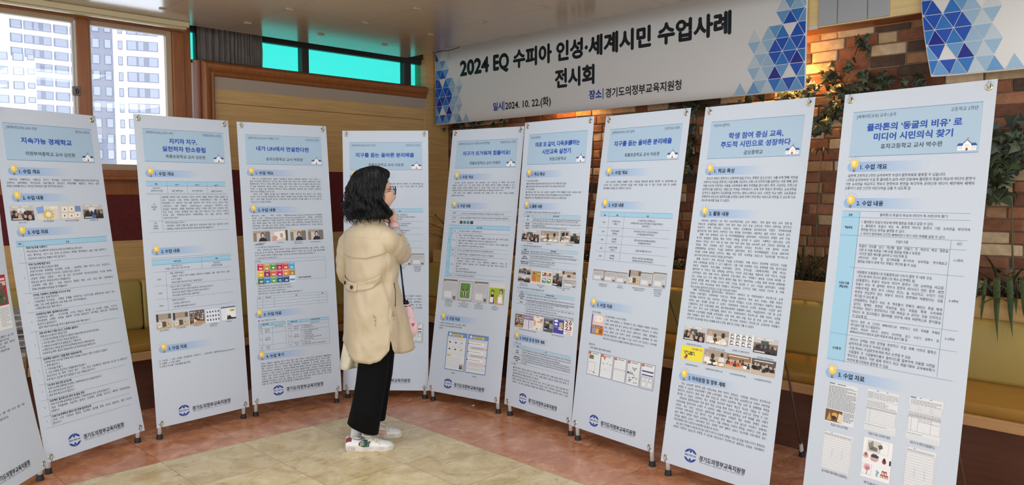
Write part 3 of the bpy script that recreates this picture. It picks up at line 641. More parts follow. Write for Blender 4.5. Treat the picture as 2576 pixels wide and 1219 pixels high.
        q(0, 0, 1, 1, (74, 66, 160)); e(.25, .12, .2, .09, (236, 234, 238), 5); e(.25, .36, .18, .08, (236, 234, 238), 5); P([(.55, .2), (.9, .16), (.95, .55), (.6, .6)], (190, 176, 130), 5); e(.66, .6, .2, .08, (222, 196, 150), 6); P([(.5, .62), (.95, .62), (.9, .74), (.52, .72)], (238, 232, 228), 6); q(.06, .5, .42, .52, (190, 186, 222), 5); q(.06, .58, .4, .6, (190, 186, 222), 5)
    elif kind == 'twenty':
        q(0, 0, 1, 1, (236, 232, 230)); S.text(X(.12), Y(.33), '20', H * .42, W * .75, (140, 62, 40), .03); S.text(X(.12), Y(.68), '23', H * .42, W * .75, (140, 62, 40), .03); q(.12, .78, .85, .82, (190, 110, 90), 5); q(.3, .92, .75, .95, (40, 40, 40), 5)
    elif kind == 'posterset':
        q(0, 0, 1, 1, (240, 234, 224)); q(.0, .02, .48, .86, (226, 178, 62)); q(.03, .42, .24, .84, (206, 116, 70), 4); q(.1, .12, .15, .28, (50, 44, 40), 4); q(.28, .2, .46, .24, (250, 230, 170), 4)
        for k in range(4): a, b = .54 + .24 * (k % 2), .06 + .44 * (k // 2); q(a, b, a + .21, b + (.26 if k < 2 else .36), ((96, 74, 54), (190, 96, 60), (92, 126, 190), (110, 150, 60))[k], 4); e(a + .06, b + .1, .04, .07, (236, 224, 206), 5); e(a + .14, b + .15, .04, .07, (200, 70, 50) if k < 2 else (236, 236, 226), 5)
        q(.54, .38, .98, .42, (120, 110, 104), 5); q(.05, .9, .95, .94, (190, 150, 90), 5)
    elif kind == 'book':
        q(0, 0, 1, .62, (224, 196, 180)); q(0, .55, 1, 1, (196, 118, 56)); q(0, .0, .08, 1, (70, 80, 150), 5); e(.55, .2, .36, .17, (238, 224, 214), 4); e(.36, .2, .15, .1, (250, 250, 250), 5); e(.7, .2, .15, .1, (250, 250, 250), 5); e(.36, .2, .12, .08, (226, 206, 196), 6); e(.7, .2, .12, .08, (226, 206, 196), 6)
        S.text(X(.12), Y(.62), '자, 맡겨주세요', H * .11, W * .82, (90, 50, 120), .03)
        q(.14, .7, .36, .92, (120, 160, 206), 5); q(.42, .7, .64, .92, (214, 180, 80), 5); q(.7, .7, .92, .92, (150, 86, 60), 5)
    elif kind == 'redbook':
        q(0, 0, 1, .56, (176, 40, 44)); q(.5, .06, .96, .1, (232, 206, 200), 4); S.rect(X(.45), Y(.12), X(.97), Y(.2), (226, 190, 186), 4)
        P([(.58, .54), (.6, .32), (.68, .26), (.84, .26), (.93, .34), (.95, .54)], (92, 88, 66), 5); e(.76, .2, .09, .06, (120, 90, 74), 6); e(.7, .4, .05, .03, (60, 62, 44), 6); e(.84, .44, .06, .03, (130, 120, 92), 6)
        q(0, .56, 1, 1, (232, 230, 228)); textlines(S, X(.05), Y(.6), X(.45), Y(.95), 12, rnd, (130, 124, 122), .1); textlines(S, X(.55), Y(.6), X(.96), Y(.95), 12, rnd, (130, 124, 122), .1)
    elif kind == 'deer':
        q(0, 0, 1, 1, (172, 160, 150)); q(.06, .05, .96, .93, (196, 196, 194), 4); q(.16, .12, .8, .84, (96, 140, 60), 5)
        for sg in (-1, 1): P([(.47 + sg * .05, .5), (.47 + sg * .2, .34), (.47 + sg * .16, .18), (.47 + sg * .23, .34), (.47 + sg * .08, .54)], (52, 40, 34), 6)
        P([(.36, .5), (.58, .5), (.55, .72), (.5, .82), (.44, .82), (.39, .72)], (206, 190, 170), 6); P([(.43, .52), (.51, .52), (.5, .8), (.44, .8)], (66, 48, 40), 7); e(.3, .52, .06, .04, (170, 140, 116), 6); e(.64, .52, .06, .04, (170, 140, 116), 6)
    elif kind == 'kids':
        q(0, 0, 1, .22, (214, 210, 204)); q(0, .22, 1, .72, (160, 176, 40)); q(0, .72, 1, 1, (190, 158, 110))
        P([(.1, .95), (.12, .55), (.3, .52), (.36, .95)], (44, 44, 48), 5); e(.22, .42, .1, .1, (40, 34, 34), 5); e(.22, .45, .07, .075, (214, 176, 150), 6); q(.08, .66, .3, .92, (236, 234, 230), 7)
        P([(.62, .95), (.66, .5), (.86, .48), (.94, .95)], (222, 208, 190), 5); e(.78, .38, .11, .12, (46, 38, 34), 5); e(.77, .4, .07, .085, (218, 180, 156), 6); q(.6, .62, .86, .9, (240, 236, 232), 7)
    elif kind == 'pics':
        q(0, 0, 1, 1, (236, 232, 230)); S.frame(X(.14), Y(.05), X(.86), Y(.34), (150, 150, 150), .06, 4); q(.15, .06, .6, .33, (206, 200, 190), 4)
        for k in range(3): P([(.17 + .06 * k, .13 - .03 * k), (.21 + .06 * k, .11 - .03 * k), (.26 + .04 * k, .25 - .03 * k), (.48, .27 - .03 * k), (.5, .3 - .03 * k), (.22 + .04 * k, .3 - .03 * k)], (120, 116, 104), 5)
        P([(.5, .14), (.62, .1), (.68, .18), (.56, .24)], (78, 92, 80), 6)
        e(.12, .46, .1, .06, (212, 170, 160), 5); e(.12, .42, .05, .05, (150, 100, 80), 6); e(.42, .5, .14, .06, (206, 160, 160), 5); q(.3, .4, .56, .46, (52, 54, 66), 6); q(.34, .37, .5, .4, (80, 80, 92), 6); e(.76, .5, .07, .06, (130, 44, 50), 5); e(.76, .45, .04, .04, (50, 30, 30), 6); q(.93, .44, .99, .56, (40, 40, 44), 5)
        S.frame(X(.02), Y(.66), X(.36), Y(.92), (120, 120, 120), .06, 4); e(.2, .74, .12, .08, (222, 170, 176), 5); e(.22, .76, .08, .05, (196, 120, 130), 6); q(.2, .81, .22, .92, (90, 90, 100), 5); S.text(X(.5), Y(.9), '?', H * .2, W * .14, (120, 170, 190), .04)
        for k in range(5): e(.72 + .09 * (k % 3) + (.04 if k > 2 else 0), .86 - .09 * (k // 3), .05, .05, (150, 60, 50), 5); e(.72 + .09 * (k % 3) + (.04 if k > 2 else 0), .875 - .09 * (k // 3), .035, .035, (224, 190, 170), 6)
    elif kind == 'docgrey':
        q(0, 0, 1, .07, (120, 108, 92)); q(.02, 0, .2, .1, (150, 130, 80), 4); textlines(S, X(.1), Y(.14), X(.92), Y(.5), 6, rnd, (150, 148, 148), .08); q(.1, .55, .7, .9, (190, 188, 188), 4); q(.14, .58, .66, .87, (218, 216, 214), 5); q(.76, .78, .94, .94, (110, 104, 104), 5); S.frame(x0 + .05, y0 + .05, x1 - .05, y1 - .05, (120, 110, 104), .12, 4)
    elif kind in ('ws1', 'ws2', 'ws3', 'ws4', 'ws5'):
        S.frame(x0, y0, x1, y1, (84, 90, 110), .22, 3); q(.02, .02, .22, .12, (190, 110, 70), 4); q(.3, .05, .8, .09, (150, 150, 156), 4)
        if kind == 'ws1': q(.1, .15, .45, .32, (120, 110, 70), 4); e(.75, .25, .2, .08, (220, 222, 226), 4); S.frame(X(.08), Y(.45), X(.6), Y(.85), (80, 84, 96), .1, 4); P([(.6, .86), (.66, .93), (.45, .86)], (80, 84, 96), 4)
        if kind == 'ws2': e(.3, .14, .08, .08, (220, 110, 50), 5); q(.15, .38, .3, .4, (90, 90, 96), 4); q(.5, .35, .6, .37, (90, 90, 96), 4); q(.75, .38, .9, .4, (90, 90, 96), 4); q(.3, .62, .6, .63, (120, 120, 126), 4); S.line(X(.05), Y(.7), X(.95), Y(.7), (190, 190, 196), .05, 4)
        if kind == 'ws3':
            for k in range(6): e(.1 + .16 * k, .5, .06, .035, (90, 92, 104), 4); e(.1 + .16 * k, .5, .045, .025, (236, 234, 232), 5)
            for k in range(4): S.line(X(.05), Y(.6 + .1 * k), X(.95), Y(.6 + .1 * k), (196, 196, 200), .05, 4)
        if kind == 'ws4':
            for k in range(9): S.line(X(.04), Y(.24 + .08 * k), X(.96), Y(.24 + .08 * k), (150, 152, 162), .05, 4)
            for k in range(26): a, b = .2 + .6 * rnd.random(), .26 + .64 * rnd.random(); e(a, b, .05, .02, (110, 110, 116), 5)
            e(.1, .5, .05, .06, (40, 40, 44), 5)
        if kind == 'ws5':
            q(.08, .27, .92, .33, (80, 86, 124), 4); q(.08, .42, .92, .47, (80, 86, 124), 4); S.frame(X(.06), Y(.52), X(.94), Y(.96), (90, 94, 104), .16, 4)
            for a, b, c_, d in ((.1, .56, .34, .68), (.38, .56, .62, .68), (.66, .56, .9, .68), (.1, .72, .46, .92), (.54, .72, .9, .92)): S.frame(X(a), Y(b), X(c_), Y(d), (110, 114, 124), .12, 4)
    elif kind in ('wsblue', 'wsblue2'):
        q(0, 0, 1, .12, (110, 146, 196)); S.frame(x0 + .15, y0 + .15, x1 - .15, y1 - .15, (96, 130, 180), .5, 3); P([(.22, .05), (.82, .05), (.78, .1), (.26, .1)], (232, 206, 70), 5); e(.14, .06, .06, .04, (230, 214, 206), 5); S.text(X(.5), Y(.092), '자, 맡겨 주세요', .75, W * .38, 'K', .03, 'c', 6)
        textlines(S, X(.06), Y(.13), X(.9), Y(.18), 2, rnd, (130, 130, 136), .07)
        if kind == 'wsblue':
            for k in range(3): S.line(X(.05), Y(.2 + .18 * k), X(.95), Y(.2 + .18 * k), (120, 124, 134), .06, 4)
            for a in (.05, .36, .66, .95): S.line(X(a), Y(.2), X(a), Y(.56), (120, 124, 134), .06, 4)
            for k in range(6): e(.16 + .3 * (k % 3), .27 + .18 * (k // 3), .05, .02, rnd.choice([(90, 60, 40), (70, 70, 76), (190, 160, 60)]), 5)
            q(.05, .6, .25, .64, (206, 180, 60), 5)
            for k in range(5): S.line(X(.05), Y(.7 + .055 * k), X(.72), Y(.7 + .055 * k), (110, 110, 116), .08, 4)
            for k in range(3): P([(.74 + .07 * k, .95), (.75 + .07 * k, .84), (.79 + .07 * k, .84), (.81 + .07 * k, .95)], ((60, 60, 64), (110, 50, 50), (120, 170, 130))[k], 5); e(.775 + .07 * k, .82, .022, .016, (210, 176, 156), 6)
        else:
            for k in range(6):
                b = .2 + .105 * k; q(.06 + (.1 if k % 2 else 0), b, .8 + (.1 if k % 2 else 0), b + .075, (214, 204, 204) if k % 2 else (240, 240, 240), 4); q(.12 + (.1 if k % 2 else 0), b + .03, .7 + (.1 if k % 2 else 0), b + .042, (130, 128, 130), 5); e(.94 if k % 2 else .06, b + .04, .025, .02, (176, 110, 80) if k % 2 else (70, 66, 66), 6)
            q(.1, .7, .85, .83, (220, 208, 208), 5); textlines(S, X(.06), Y(.86), X(.94), Y(.92), 2, rnd, (130, 130, 134), .07)
    elif kind == 'doccave':
        q(.02, .01, .22, .04, (96, 130, 170), 4); q(.3, .015, .6, .035, (110, 110, 114), 4); textlines(S, X(.02), Y(.07), X(.98), Y(.66), 22, rnd, (104, 104, 108), .1); textlines(S, X(.62), Y(.68), X(.98), Y(.92), 9, rnd, (104, 104, 108), .1)
        q(0, .68, .58, .97, (116, 78, 40), 5); P([(.06, .95), (.14, .74), (.22, .95)], (190, 150, 90), 6); e(.32, .8, .1, .06, (206, 160, 84), 6); e(.3, .87, .08, .05, (60, 40, 24), 7); P([(.42, .95), (.46, .74), (.58, .76), (.58, .97)], (222, 206, 170), 6)
    elif kind in ('doctab', 'doctab2'):
        q(.3, .01, .36, .025, (110, 110, 114), 4); q(.6, .01, .66, .025, (110, 110, 114), 4)
        if kind == 'doctab2': q(.02, .01, .2, .04, (96, 130, 170), 4)
        if kind == 'doctab':
            q(.02, .06, .2, .22, (190, 190, 192), 4); textlines(S, X(.22), Y(.07), X(.97), Y(.22), 4, rnd, (110, 110, 114), .09); S.frame(X(.02), Y(.06), X(.97), Y(.25), (120, 120, 124), .06, 4); textlines(S, X(.02), Y(.27), X(.95), Y(.42), 4, rnd, (110, 110, 114), .09)
        else:
            textlines(S, X(.05), Y(.06), X(.95), Y(.18), 4, rnd, (120, 100, 100), .08)
            for a in (.02, .36, .69): S.frame(X(a), Y(.2), X(a + .29), Y(.34), (130, 130, 134), .06, 4); [S.line(X(a), Y(.2 + .035 * k), X(a + .29), Y(.2 + .035 * k), (150, 150, 154), .05, 4) for k in range(1, 4)]
            textlines(S, X(.02), Y(.36), X(.98), Y(.44), 3, rnd, (110, 110, 114), .08)
        q(.02, .44, .97, .49, (186, 186, 190), 4); S.frame(X(.02), Y(.44), X(.97), Y(.8), (120, 120, 124), .07, 4)
        if kind == 'doctab': S.line(X(.14), Y(.44), X(.14), Y(.8), (120, 120, 124), .06, 5)
        else: [S.line(X(a), Y(.44), X(a), Y(.8), (120, 120, 124), .06, 5) for a in (.12, .32, .7)]; textlines(S, X(.34), Y(.5), X(.95), Y(.58), 2, rnd, (150, 90, 90), .07)
        for k in range(1, 6 if kind == 'doctab' else 1): S.line(X(.02), Y(.49 + .052 * k), X(.97), Y(.49 + .052 * k), (140, 140, 144), .05, 5)
        textlines(S, X(.02), Y(.84), X(.8), Y(.88), 1, rnd, (110, 110, 114), .09)
        for k in range(3): S.line(X(.02), Y(.9 + .035 * k), X(.97), Y(.9 + .035 * k), (160, 160, 164), .05, 4)
    elif kind == 'doclin':
        q(.02, .01, .07, .02, (110, 110, 114), 4); q(.25, .015, .31, .028, (110, 110, 114), 4); textlines(S, X(.03), Y(.05), X(.95), Y(.1), 2, rnd, (130, 104, 104), .08); S.frame(X(.02), Y(.12), X(.97), Y(.99), (120, 120, 124), .06, 4)
        for k in range(14): S.line(X(.02), Y(.18 + .06 * k), X(.97), Y(.18 + .06 * k), (140, 140, 146), .06, 4)
        for a in ((.35, .68) if seed % 2 else ()): S.line(X(a), Y(.42), X(a), Y(.66), (120, 120, 124), .06, 5)
SDG = [(214, 38, 60), (206, 160, 52), (84, 160, 62), (190, 34, 56), (226, 62, 44), (64, 176, 220), (240, 190, 40), (150, 38, 70), (234, 104, 48), (210, 36, 112), (238, 150, 50), (180, 134, 50), (70, 120, 72), (44, 140, 206), (96, 176, 70), (30, 92, 148), (34, 64, 116), (236, 238, 240)]
def sdg(S, x0, y0, x1, y1):
    S.part('goal_tile_chart'); w, h = (x1 - x0) / 6, (y1 - y0) / 3
    for k in range(18):
        a, b = x0 + w * (k % 6), y0 + h * (k // 6); S.rect(a + .08, b + .08, a + w - .08, b + h - .08, SDG[k], 2)
        if k == 17: S.rect(a + .4, b + h * .5, a + w - .4, b + h * .8, (96, 150, 196), 3); continue
        wt = (246, 246, 246); S.text(a + .3, b + 1.0, str(k + 1), .95, None, wt, .03); S.rect(a + 1.2, b + .5, a + w - .4, b + .65, wt, 3); S.rect(a + 1.2, b + .8, a + w - .8, b + .95, wt, 3)
        cx, cy = a + w * .52, b + h * .66
        if k % 4 == 0: [S.rect(cx - .9 + .42 * j, cy - .3 - .2 * (j % 2), cx - .62 + .42 * j, cy + .7, wt, 3) for j in range(5)]
        elif k % 4 == 1: S.poly([(cx - .9, cy - .1), (cx + .9, cy - .1), (cx + .5, cy + .7), (cx - .5, cy + .7)], wt, 3)
        elif k % 4 == 2: S.poly([(cx, cy + .8), (cx - .9, cy - .1), (cx - .5, cy - .6), (cx, cy - .25), (cx + .5, cy - .6), (cx + .9, cy - .1)], wt, 3)
        else: S.ell(cx, cy + .05, .75, .75, wt, 3, 14); S.ell(cx, cy + .05, .42, .42, SDG[k], 4, 12)
def run_ops(S, ops, dv=0.0, logo_on=True):
    body = []; seed = 1
    for op in ops:
        k = op[0]
        if k == 'HD':
            _, sl, sr, titles, auth = op
            S.part('title_panel'); S.rect(4.7, 8.05, 55.8, 27.0, 'panel', 1); S.line(4.7, 8.05, 55.8, 8.05, 'rule', .16); S.line(4.7, 27.0, 55.8, 27.0, 'rule', .16)
            S.text(6.6, 10.75, sl, 1.75, min(20, len(sl) * 1.03) if len(sl) < 24 else 26.5, (66, 70, 82)); S.text(54.2, 10.75, sr, 1.75, len(sr) * 1.22, (66, 70, 82), 0, 'r')
            for x0, x1, y, t in titles: S.heavy(x0, y, t, 3.3, x1 - x0, 'title', .026)
            if auth: S.text(auth[0], auth[2], auth[3], 2.3, auth[1] - auth[0], (32, 34, 44), .008, res=2)
            school(S, 51.6, 26.2)
        elif k == 'S': pill(S, op[1] + dv, op[2])
    S.part('printed_table'); tt = S.cur
    for op in ops:
        if op[0] == 'L': S.line(op[1], op[2] + dv, op[3], op[4] + dv, (72, 104, 136), .09)
        elif op[0] == 'B' and op[5] != 'SDG': S.rect(min(op[1], op[3]), min(op[2], op[4]) + dv, max(op[1], op[3]), max(op[2], op[4]) + dv, op[5], 1)
    pics = [op for op in ops if op[0] == 'F']
    for op in ops:
        k = op[0]
        if k == 'P':
            _, x0, x1, y0, dy, size, t = op; ls = t.split('\n')
            S.part('paragraph' if len(ls) > 2 else 'text_line')
            if len(ls) == 1:
                S.text(x0, y0 + dv, t.lstrip('*').rstrip('~'), size, x1 - x0, 'T', .02 if t[0] == '*' else 0); continue
            rows = []
            for i, l in enumerate(ls):
                nat = l.endswith('~'); l = l.rstrip('~'); b = .022 if l.startswith('*') else 0; l = l.lstrip('*'); x = x0
                if l.startswith('>'): l = l[1:]; x += 1.6
                ind = len(l) - len(l.lstrip(' ')); x += ind * .3; l = l.strip()
                if l: rows.append((x, y0 + dy * i + dv, l, b, nat))
            if not PRINT_TEXT: continue
            # one glyph width for the whole paragraph; full lines are spread by their word gaps
            wid = [text_mesh(l, b, 1)[3] - text_mesh(l, b, 1)[2] for x, y, l, b, n in rows]
            ks = sorted((x1 - r_[0]) / w for r_, w in zip(rows, wid) if not r_[4]); kk = min(size * .92, ks[len(ks) // 2]) if ks else size * .82
            kk = max(kk, size * .62)
            for (x, y, l, b, nat), w in zip(rows, wid):
                W = x1 - x
                if w * kk > W or (not nat and ' ' not in l): S.text(x, y, l, size, W, 'T', b)
                elif nat: S.text(x, y, l, size, w * kk, 'T', b)
                else:
                    m2 = text_mesh(l, b, 1, 2.0); gap = m2[3] - m2[2] - w; sw = 1 + (W / kk - w) / gap if gap > 1e-6 else 1.0
                    if sw <= 5: S.text(x, y, l, size, W, 'T', b, sw=sw)
                    else: S.text(x, y, l, size, W, 'T', b, sw=5.0)
        elif k == 'C':
            _, x, y, size, t = op; ls = t.split('\n')
            if any(q[1] - 1 <= x <= q[3] + 1 and q[4] - .5 < y < q[4] + 6 for q in pics) and '*' not in t: S.part('caption')
            else: S.cur = tt
            for i, l in enumerate(ls):
                b = .022 if l.startswith('*') else 0; S.text(x, y + dv + size * .36 + (i - (len(ls) - 1) / 2) * size * 1.25, l.lstrip('*'), size, None, 'K' if b else 'T', b, 'c', condense=.78)
    for op in ops:
        if op[0] == 'F': seed += 1; photo(S, op[1], op[2] + dv, op[3], op[4] + dv, op[5], seed)
        elif op[0] == 'B' and op[5] == 'SDG': sdg(S, op[1], op[2] + dv, op[3], op[4] + dv)
    if logo_on: logo(S)

POSTERS = {
 0: [
  ('HD', '[세계시민교육] 교과 I 사회', '중학교 2학년', [], None),
  ('S', 32.5, '1. 수업 개요'),
  ('S', 52, '2. 수업 내용'),
 ],
 1: [
  ('HD', '[세계시민교육] 교과 I 진로', '중학교 3학년', [[13.5, 42.5, 17.8, '지속가능 경제학교']], [15, 43.5, 24.2, '의정부여중학교 교사 김민정']),
  ('S', 32.8, '1. 수업 개요'),
  ('P', 2.8, 56.6, 37.6, 1.71, 1.3, '>지속가능 경제학교는 아름다운 지구가 추구해온 지속가능한 경제활동(생산/소비/노동/폐기)을\n고민하고 실천해보는 청소년교육 프로그램으로 청소년이 사회문제를 해결하고, 자신의 삶과\n주변의 변화를 만드는 ‘청소년 사회혁신가’를 양성하고자 합니다.~'),
  ('S', 46.5, '2. 수업 내용'),
  ('F', 2.7, 50.7, 15.2, 58.1, 'office'),
  ('F', 16.7, 50.9, 29.2, 58.3, 'gear'),
  ('F', 30.3, 50.9, 42.6, 58.4, 'board'),
  ('F', 44.0, 50.8, 56.5, 58.5, 'audience'),
  ('C', 8.5, 59.3, 0.95, '1차시-강의듣기'),
  ('C', 22.7, 59.1, 0.95, '1차시-생활시설분류'),
  ('C', 36.5, 59.2, 0.95, '3차시-지속가능한 주제발견'),
  ('C', 50.0, 59.4, 0.95, '2차시-발명아이템'),
  ('S', 64.4, '3. 수업 자료'),
  ('B', 3.3, 68.6, 56.4, 71.7, 'H'),
  ('C', 5.2, 70.2, 1.2, '*회차'),
  ('C', 31.9, 70.5, 1.2, '*내 용'),
  ('L', 3.2, 68.9, 56.9, 68.9),
  ('L', 3.4, 71.6, 56.6, 71.6),
  ('L', 3.3, 79.9, 57.0, 79.9),
  ('L', 6.9, 69.3, 6.9, 96.0),
  ('C', 5.1, 75.7, 1.2, '1'),
  ('C', 5.1, 87.6, 1.2, '2'),
  ('C', 5.2, 100.2, 1.2, '3'),
  ('C', 5.1, 110.0, 1.2, '4'),
  ('L', 3.4, 79.9, 56.3, 79.9),
  ('L', 3.4, 95.4, 56.1, 95.4),
  ('L', 3.4, 105.3, 56.5, 105.3),
  ('L', 3.4, 115.1, 56.0, 115.1),
  ('P', 8.1, 54.8, 72.9, 1.88, 1.35, '*지속가능경제 이해하기~\n-청소년 ESG 이노베이터 양성교육 지속가능경제학교 입학 선서~\n-내가 좋아하는 것이 나의 손에 오기까지의 과정을 생각해보고 낯을 사슬 분석하기\n-공정무역, 지속가능 경제의 의미 알아보기~'),
  ('P', 8.1, 56.6, 81.5, 1.81, 1.35, '*지속가능경제 접근 방식~\n-팀원들과 팀 빌딩 & 팀워크 활동~\n-지속가능경제 문제해결 프로젝트 6단계 - 프로젝트 주제 정하기—깊이 공감하기—\n문제 정의하기—다양한 아이디어—프로토 타입—테스트~\n-관심사 브레인 스토밍 - 내가 잘 알고 있거나/자주 만나는/모든/많은 시간을 보내는\n관심있는 분이나 주제 마구마구 꺼내봅시다!~\n-프로젝트 주제 발견 - 관심 키워드와 관련된 생산, 노동, 소비, 폐기 과정에서의\n문제/고통/불편/어려움을 생각해봅시다!~'),
  ('P', 8.0, 56.4, 97.2, 1.74, 1.35, '*인터뷰, 자료조사, 문제해결 아이디어 구성~\n-우리가 찾은 문제 정의하기~\n-이해관계자 리스트업 : 선택한 주제를 이해하거나 아이디어를 실행하는데 도움이 되는\n사람, 기관, 단체, 홈페이지, SNS 등을 10곳 이상 적어봅시다.~\n-이해관계자 섭외 계획 세우기~'),
  ('P', 8.0, 56.4, 107.0, 1.73, 1.35, '*프로토타입 제작, 엘리베이터스피치~\n-프로토타입 제작 - 아이디어를 누구나 똑같이 생각할 수 있도록 그림을 그리거나\n인터넷에서 검색한 사진을 활용해 시각화—팀원간의 피드백을 바탕으로 프로토타입\n보완하고 발전시키기~\n-실행 계획 타임라인을 정하고 활동지원금 사용 계획 세우기~'),
  ('C', 4.9, 121.7, 1.2, '5'),
  ('C', 4.8, 134.9, 1.2, '6'),
  ('C', 4.6, 145.5, 1.2, '7'),
  ('C', 4.4, 153.4, 1.2, '8'),
  ('C', 4.2, 160.3, 1.2, '9'),
  ('L', 4.1, 128.5, 55.7, 128.5),
  ('L', 3.0, 141.8, 55.2, 141.8),
  ('L', 2.8, 149.7, 55.1, 149.7),
  ('L', 2.7, 157.6, 54.8, 157.6),
  ('L', 2.5, 163.7, 54.4, 163.7),
  ('L', 6.6, 114.4, 6.6, 163.4),
  ('P', 8.0, 58.6, 116.8, 1.72, 1.35, '*선배 사회 혁신가 멘토 만나기, 프로젝트 실행하기~\n-선배 ESG이노베이터 멘토링 진행~\n 1. 우리 팀 프로젝트를 소개합니다 (멘토링 의뢰서 작성 및 시각화 자료 준비)~\n 2. 우리 팀 내에서 고민하는 부분을 질문합니다.~\n 3. 선배 ESG이노베이터의 답변을 듣고 기록합니다.~\n 4. 멘토링 받은 내용을 참고하여 프로젝트를 보완하고 발전시킵니다.~\n-프로토타입 제작: 멘토링 내용을 바탕으로 프로토타입을 제작합니다.~'),
  ('P', 7.8, 57.1, 130.1, 1.74, 1.35, '*프로젝트 보완하기, 팀별 집중 퍼실리테이팅~\n-어떻게 하면 우리 팀 주제에 대한 사람들의 관심이 계속 이어질 수 있을까?~\n 1. 정책 제안하기~\n 2. 가치사슬 만들기~\n 3. 우리 주제에 공감하는 사람들에게 후원받기~\n-지속가능성 및 확장 가능성 탐구 : 우리 팀의 프로젝트와 관련하여 앞으로 더 발전하고\n지속 될 수 있도록 내가 실천할 수 있는 방법을 탐구하기~'),
  ('P', 7.5, 54.3, 143.4, 1.69, 1.35, '*가치 투자 대회 진행 및 피드백~\n-지속가능경제 문제해결 프로젝트 가치투자대회 부스와 발표 준비하기~\n-부스 준비 체크리스트 점검하기~\n-발표 준비 체크리스트 점검하기~'),
  ('P', 7.4, 55.5, 151.3, 1.73, 1.35, '*프로젝트 결과공유회 준비 및 발표 진행~\n-지속가능경제 문제해결 프로젝트 가치투자대회 부스 운영과 발표하기~\n-학교 학생들에게 지금까지 준비한 프로젝트 결과를 공유하고 제작한 프로토타입을\n판매하기~'),
  ('P', 7.2, 55.0, 159.1, 1.74, 1.35, '*지속가능경제학교 참여기관 전체 결과공유회~\n-전국 13개 기관에서 활동한 프로젝트 결과를 함께 모여서 발표하는 결과 공유회\n참석하기~'),
 ],
 2: [
  ('HD', '[세계시민교육] 교과 I 과학', '회룡초등학교 6학년', [[20.3, 37.8, 15.9, '지키자 지구,'], [15.7, 43, 20.5, '실천하자 탄소중립']], [17.5, 42.5, 24.6, '회룡초등학교 교사 김유현']),
  ('S', 34.0, '1. 수업 개요'),
  ('B', 4.3, 38.4, 54.8, 41.2, 'H'),
  ('L', 4.3, 38.5, 55.3, 38.5),
  ('L', 4.3, 41.3, 54.8, 41.3),
  ('L', 4.2, 45.6, 55.0, 45.6),
  ('L', 4.1, 46.2, 55.1, 46.2),
  ('L', 4.5, 61.7, 54.8, 61.7),
  ('L', 4.4, 68.1, 54.9, 68.1),
  ('L', 17.0, 38.7, 17.0, 45.5),
  ('L', 29.4, 38.8, 29.4, 45.6),
  ('L', 42.4, 38.7, 42.4, 45.6),
  ('L', 12.3, 46.5, 12.3, 67.8),
  ('C', 10.3, 40.2, 1.1, '*주제'),
  ('C', 23.1, 40.3, 1.1, '*step 01'),
  ('C', 35.9, 40.4, 1.1, '*step 02'),
  ('C', 48.5, 40.5, 1.1, '*step 03'),
  ('C', 10.5, 43.3, 1.2, '지키자 지구,\n실천하자 탄소중립'),
  ('C', 23.1, 44.1, 1.2, '식물 그림책 만들기'),
  ('C', 35.8, 44.1, 1.2, '초성 그림책 만들기'),
  ('C', 48.4, 44.3, 1.2, '그림책으로 홍보하기'),
  ('C', 8.2, 53.4, 1.2, '첫\n발걸음을\n떼다'),
  ('C', 8.1, 64.4, 1.2, '이런\n모습을\n기대해요'),
  ('P', 13.1, 55.7, 48.2, 1.75, 1.25, '요즘처럼 환경에 대해 무관심과 관심이 동시에 극렬을 받았던 시대는 없었던 것\n같다. 코로나로 인해 방역에 집중하면 무관심해지는가 하면 이 때문에\n환경문제가 더 악화되어 이에 대해 목소리가 여기 저기서 나오고 있기도 하다.\n그러다보니 가짜 친환경, ‘그린워싱(green washing)’이 많아지고 있다.\n겉모습은 친환경인 것처럼 홍보하지만 실상은 그렇지 못한 곳이 생각보다 많다.\n지금 우리는 시대의 유행처럼 잠시 동을 담아 따라가는 것이 아니라 근본적인\n시각을 갖춘 ‘생태시민’으로서의 생태문해력을 갖고 삶을 살아가는 똑똑한\n시민이 되어야 한다.~'),
  ('P', 13.1, 55.0, 63.2, 1.81, 1.25, '•  환경의 중요성을 인지하기~\n•  환경관련 그림책 만들기로 실천가능한 환경운동에 대해 알고 실천의지 다지기\n•  그림책을 도서실에 전시하여 환경의 중요성 홍보하며 생활화하기~'),
  ('S', 79.2, '2. 수업 내용'),
  ('B', 4.2, 83.9, 54.8, 87.4, 'H'),
  ('L', 4.3, 83.0, 55.1, 83.0),
  ('L', 4.2, 84.0, 55.2, 84.0),
  ('L', 4.2, 86.8, 55.1, 86.8),
  ('L', 34.9, 84.0, 34.9, 91.2),
  ('C', 19.5, 85.5, 1.1, '*과목 및 단원'),
  ('C', 44.9, 85.6, 1.1, '*주제'),
  ('C', 19.2, 88.8, 1.2, '과학, 6학년 1학기\n2. 식물의 구조와 기능/ 4. 여러 가지 기체'),
  ('C', 44.9, 88.9, 1.2, '지키자 지구,\n실천하자 탄소중립'),
  ('L', 4.4, 91.1, 54.5, 91.1),
  ('L', 4.5, 99.1, 54.9, 99.1),
  ('L', 4.5, 106.9, 55.0, 106.9),
  ('L', 4.4, 113.6, 55.0, 113.6),
  ('L', 12.0, 91.1, 12.0, 113.5),
  ('C', 7.8, 95.4, 1.3, 'STEP1'),
  ('C', 7.9, 103.4, 1.3, 'STEP2'),
  ('C', 8.0, 110.7, 1.3, 'STEP3'),
  ('P', 13.3, 53.2, 92.8, 1.81, 1.25, '•  식물 그림책 만들기~\n    - 식물의 구조와 환경 문제를 연결하여 오동별로 인물, 주제 정하고 협동\n      이야기 만들기~\n    - 표지와 제목 공모하여 학급 그림책 만들기~'),
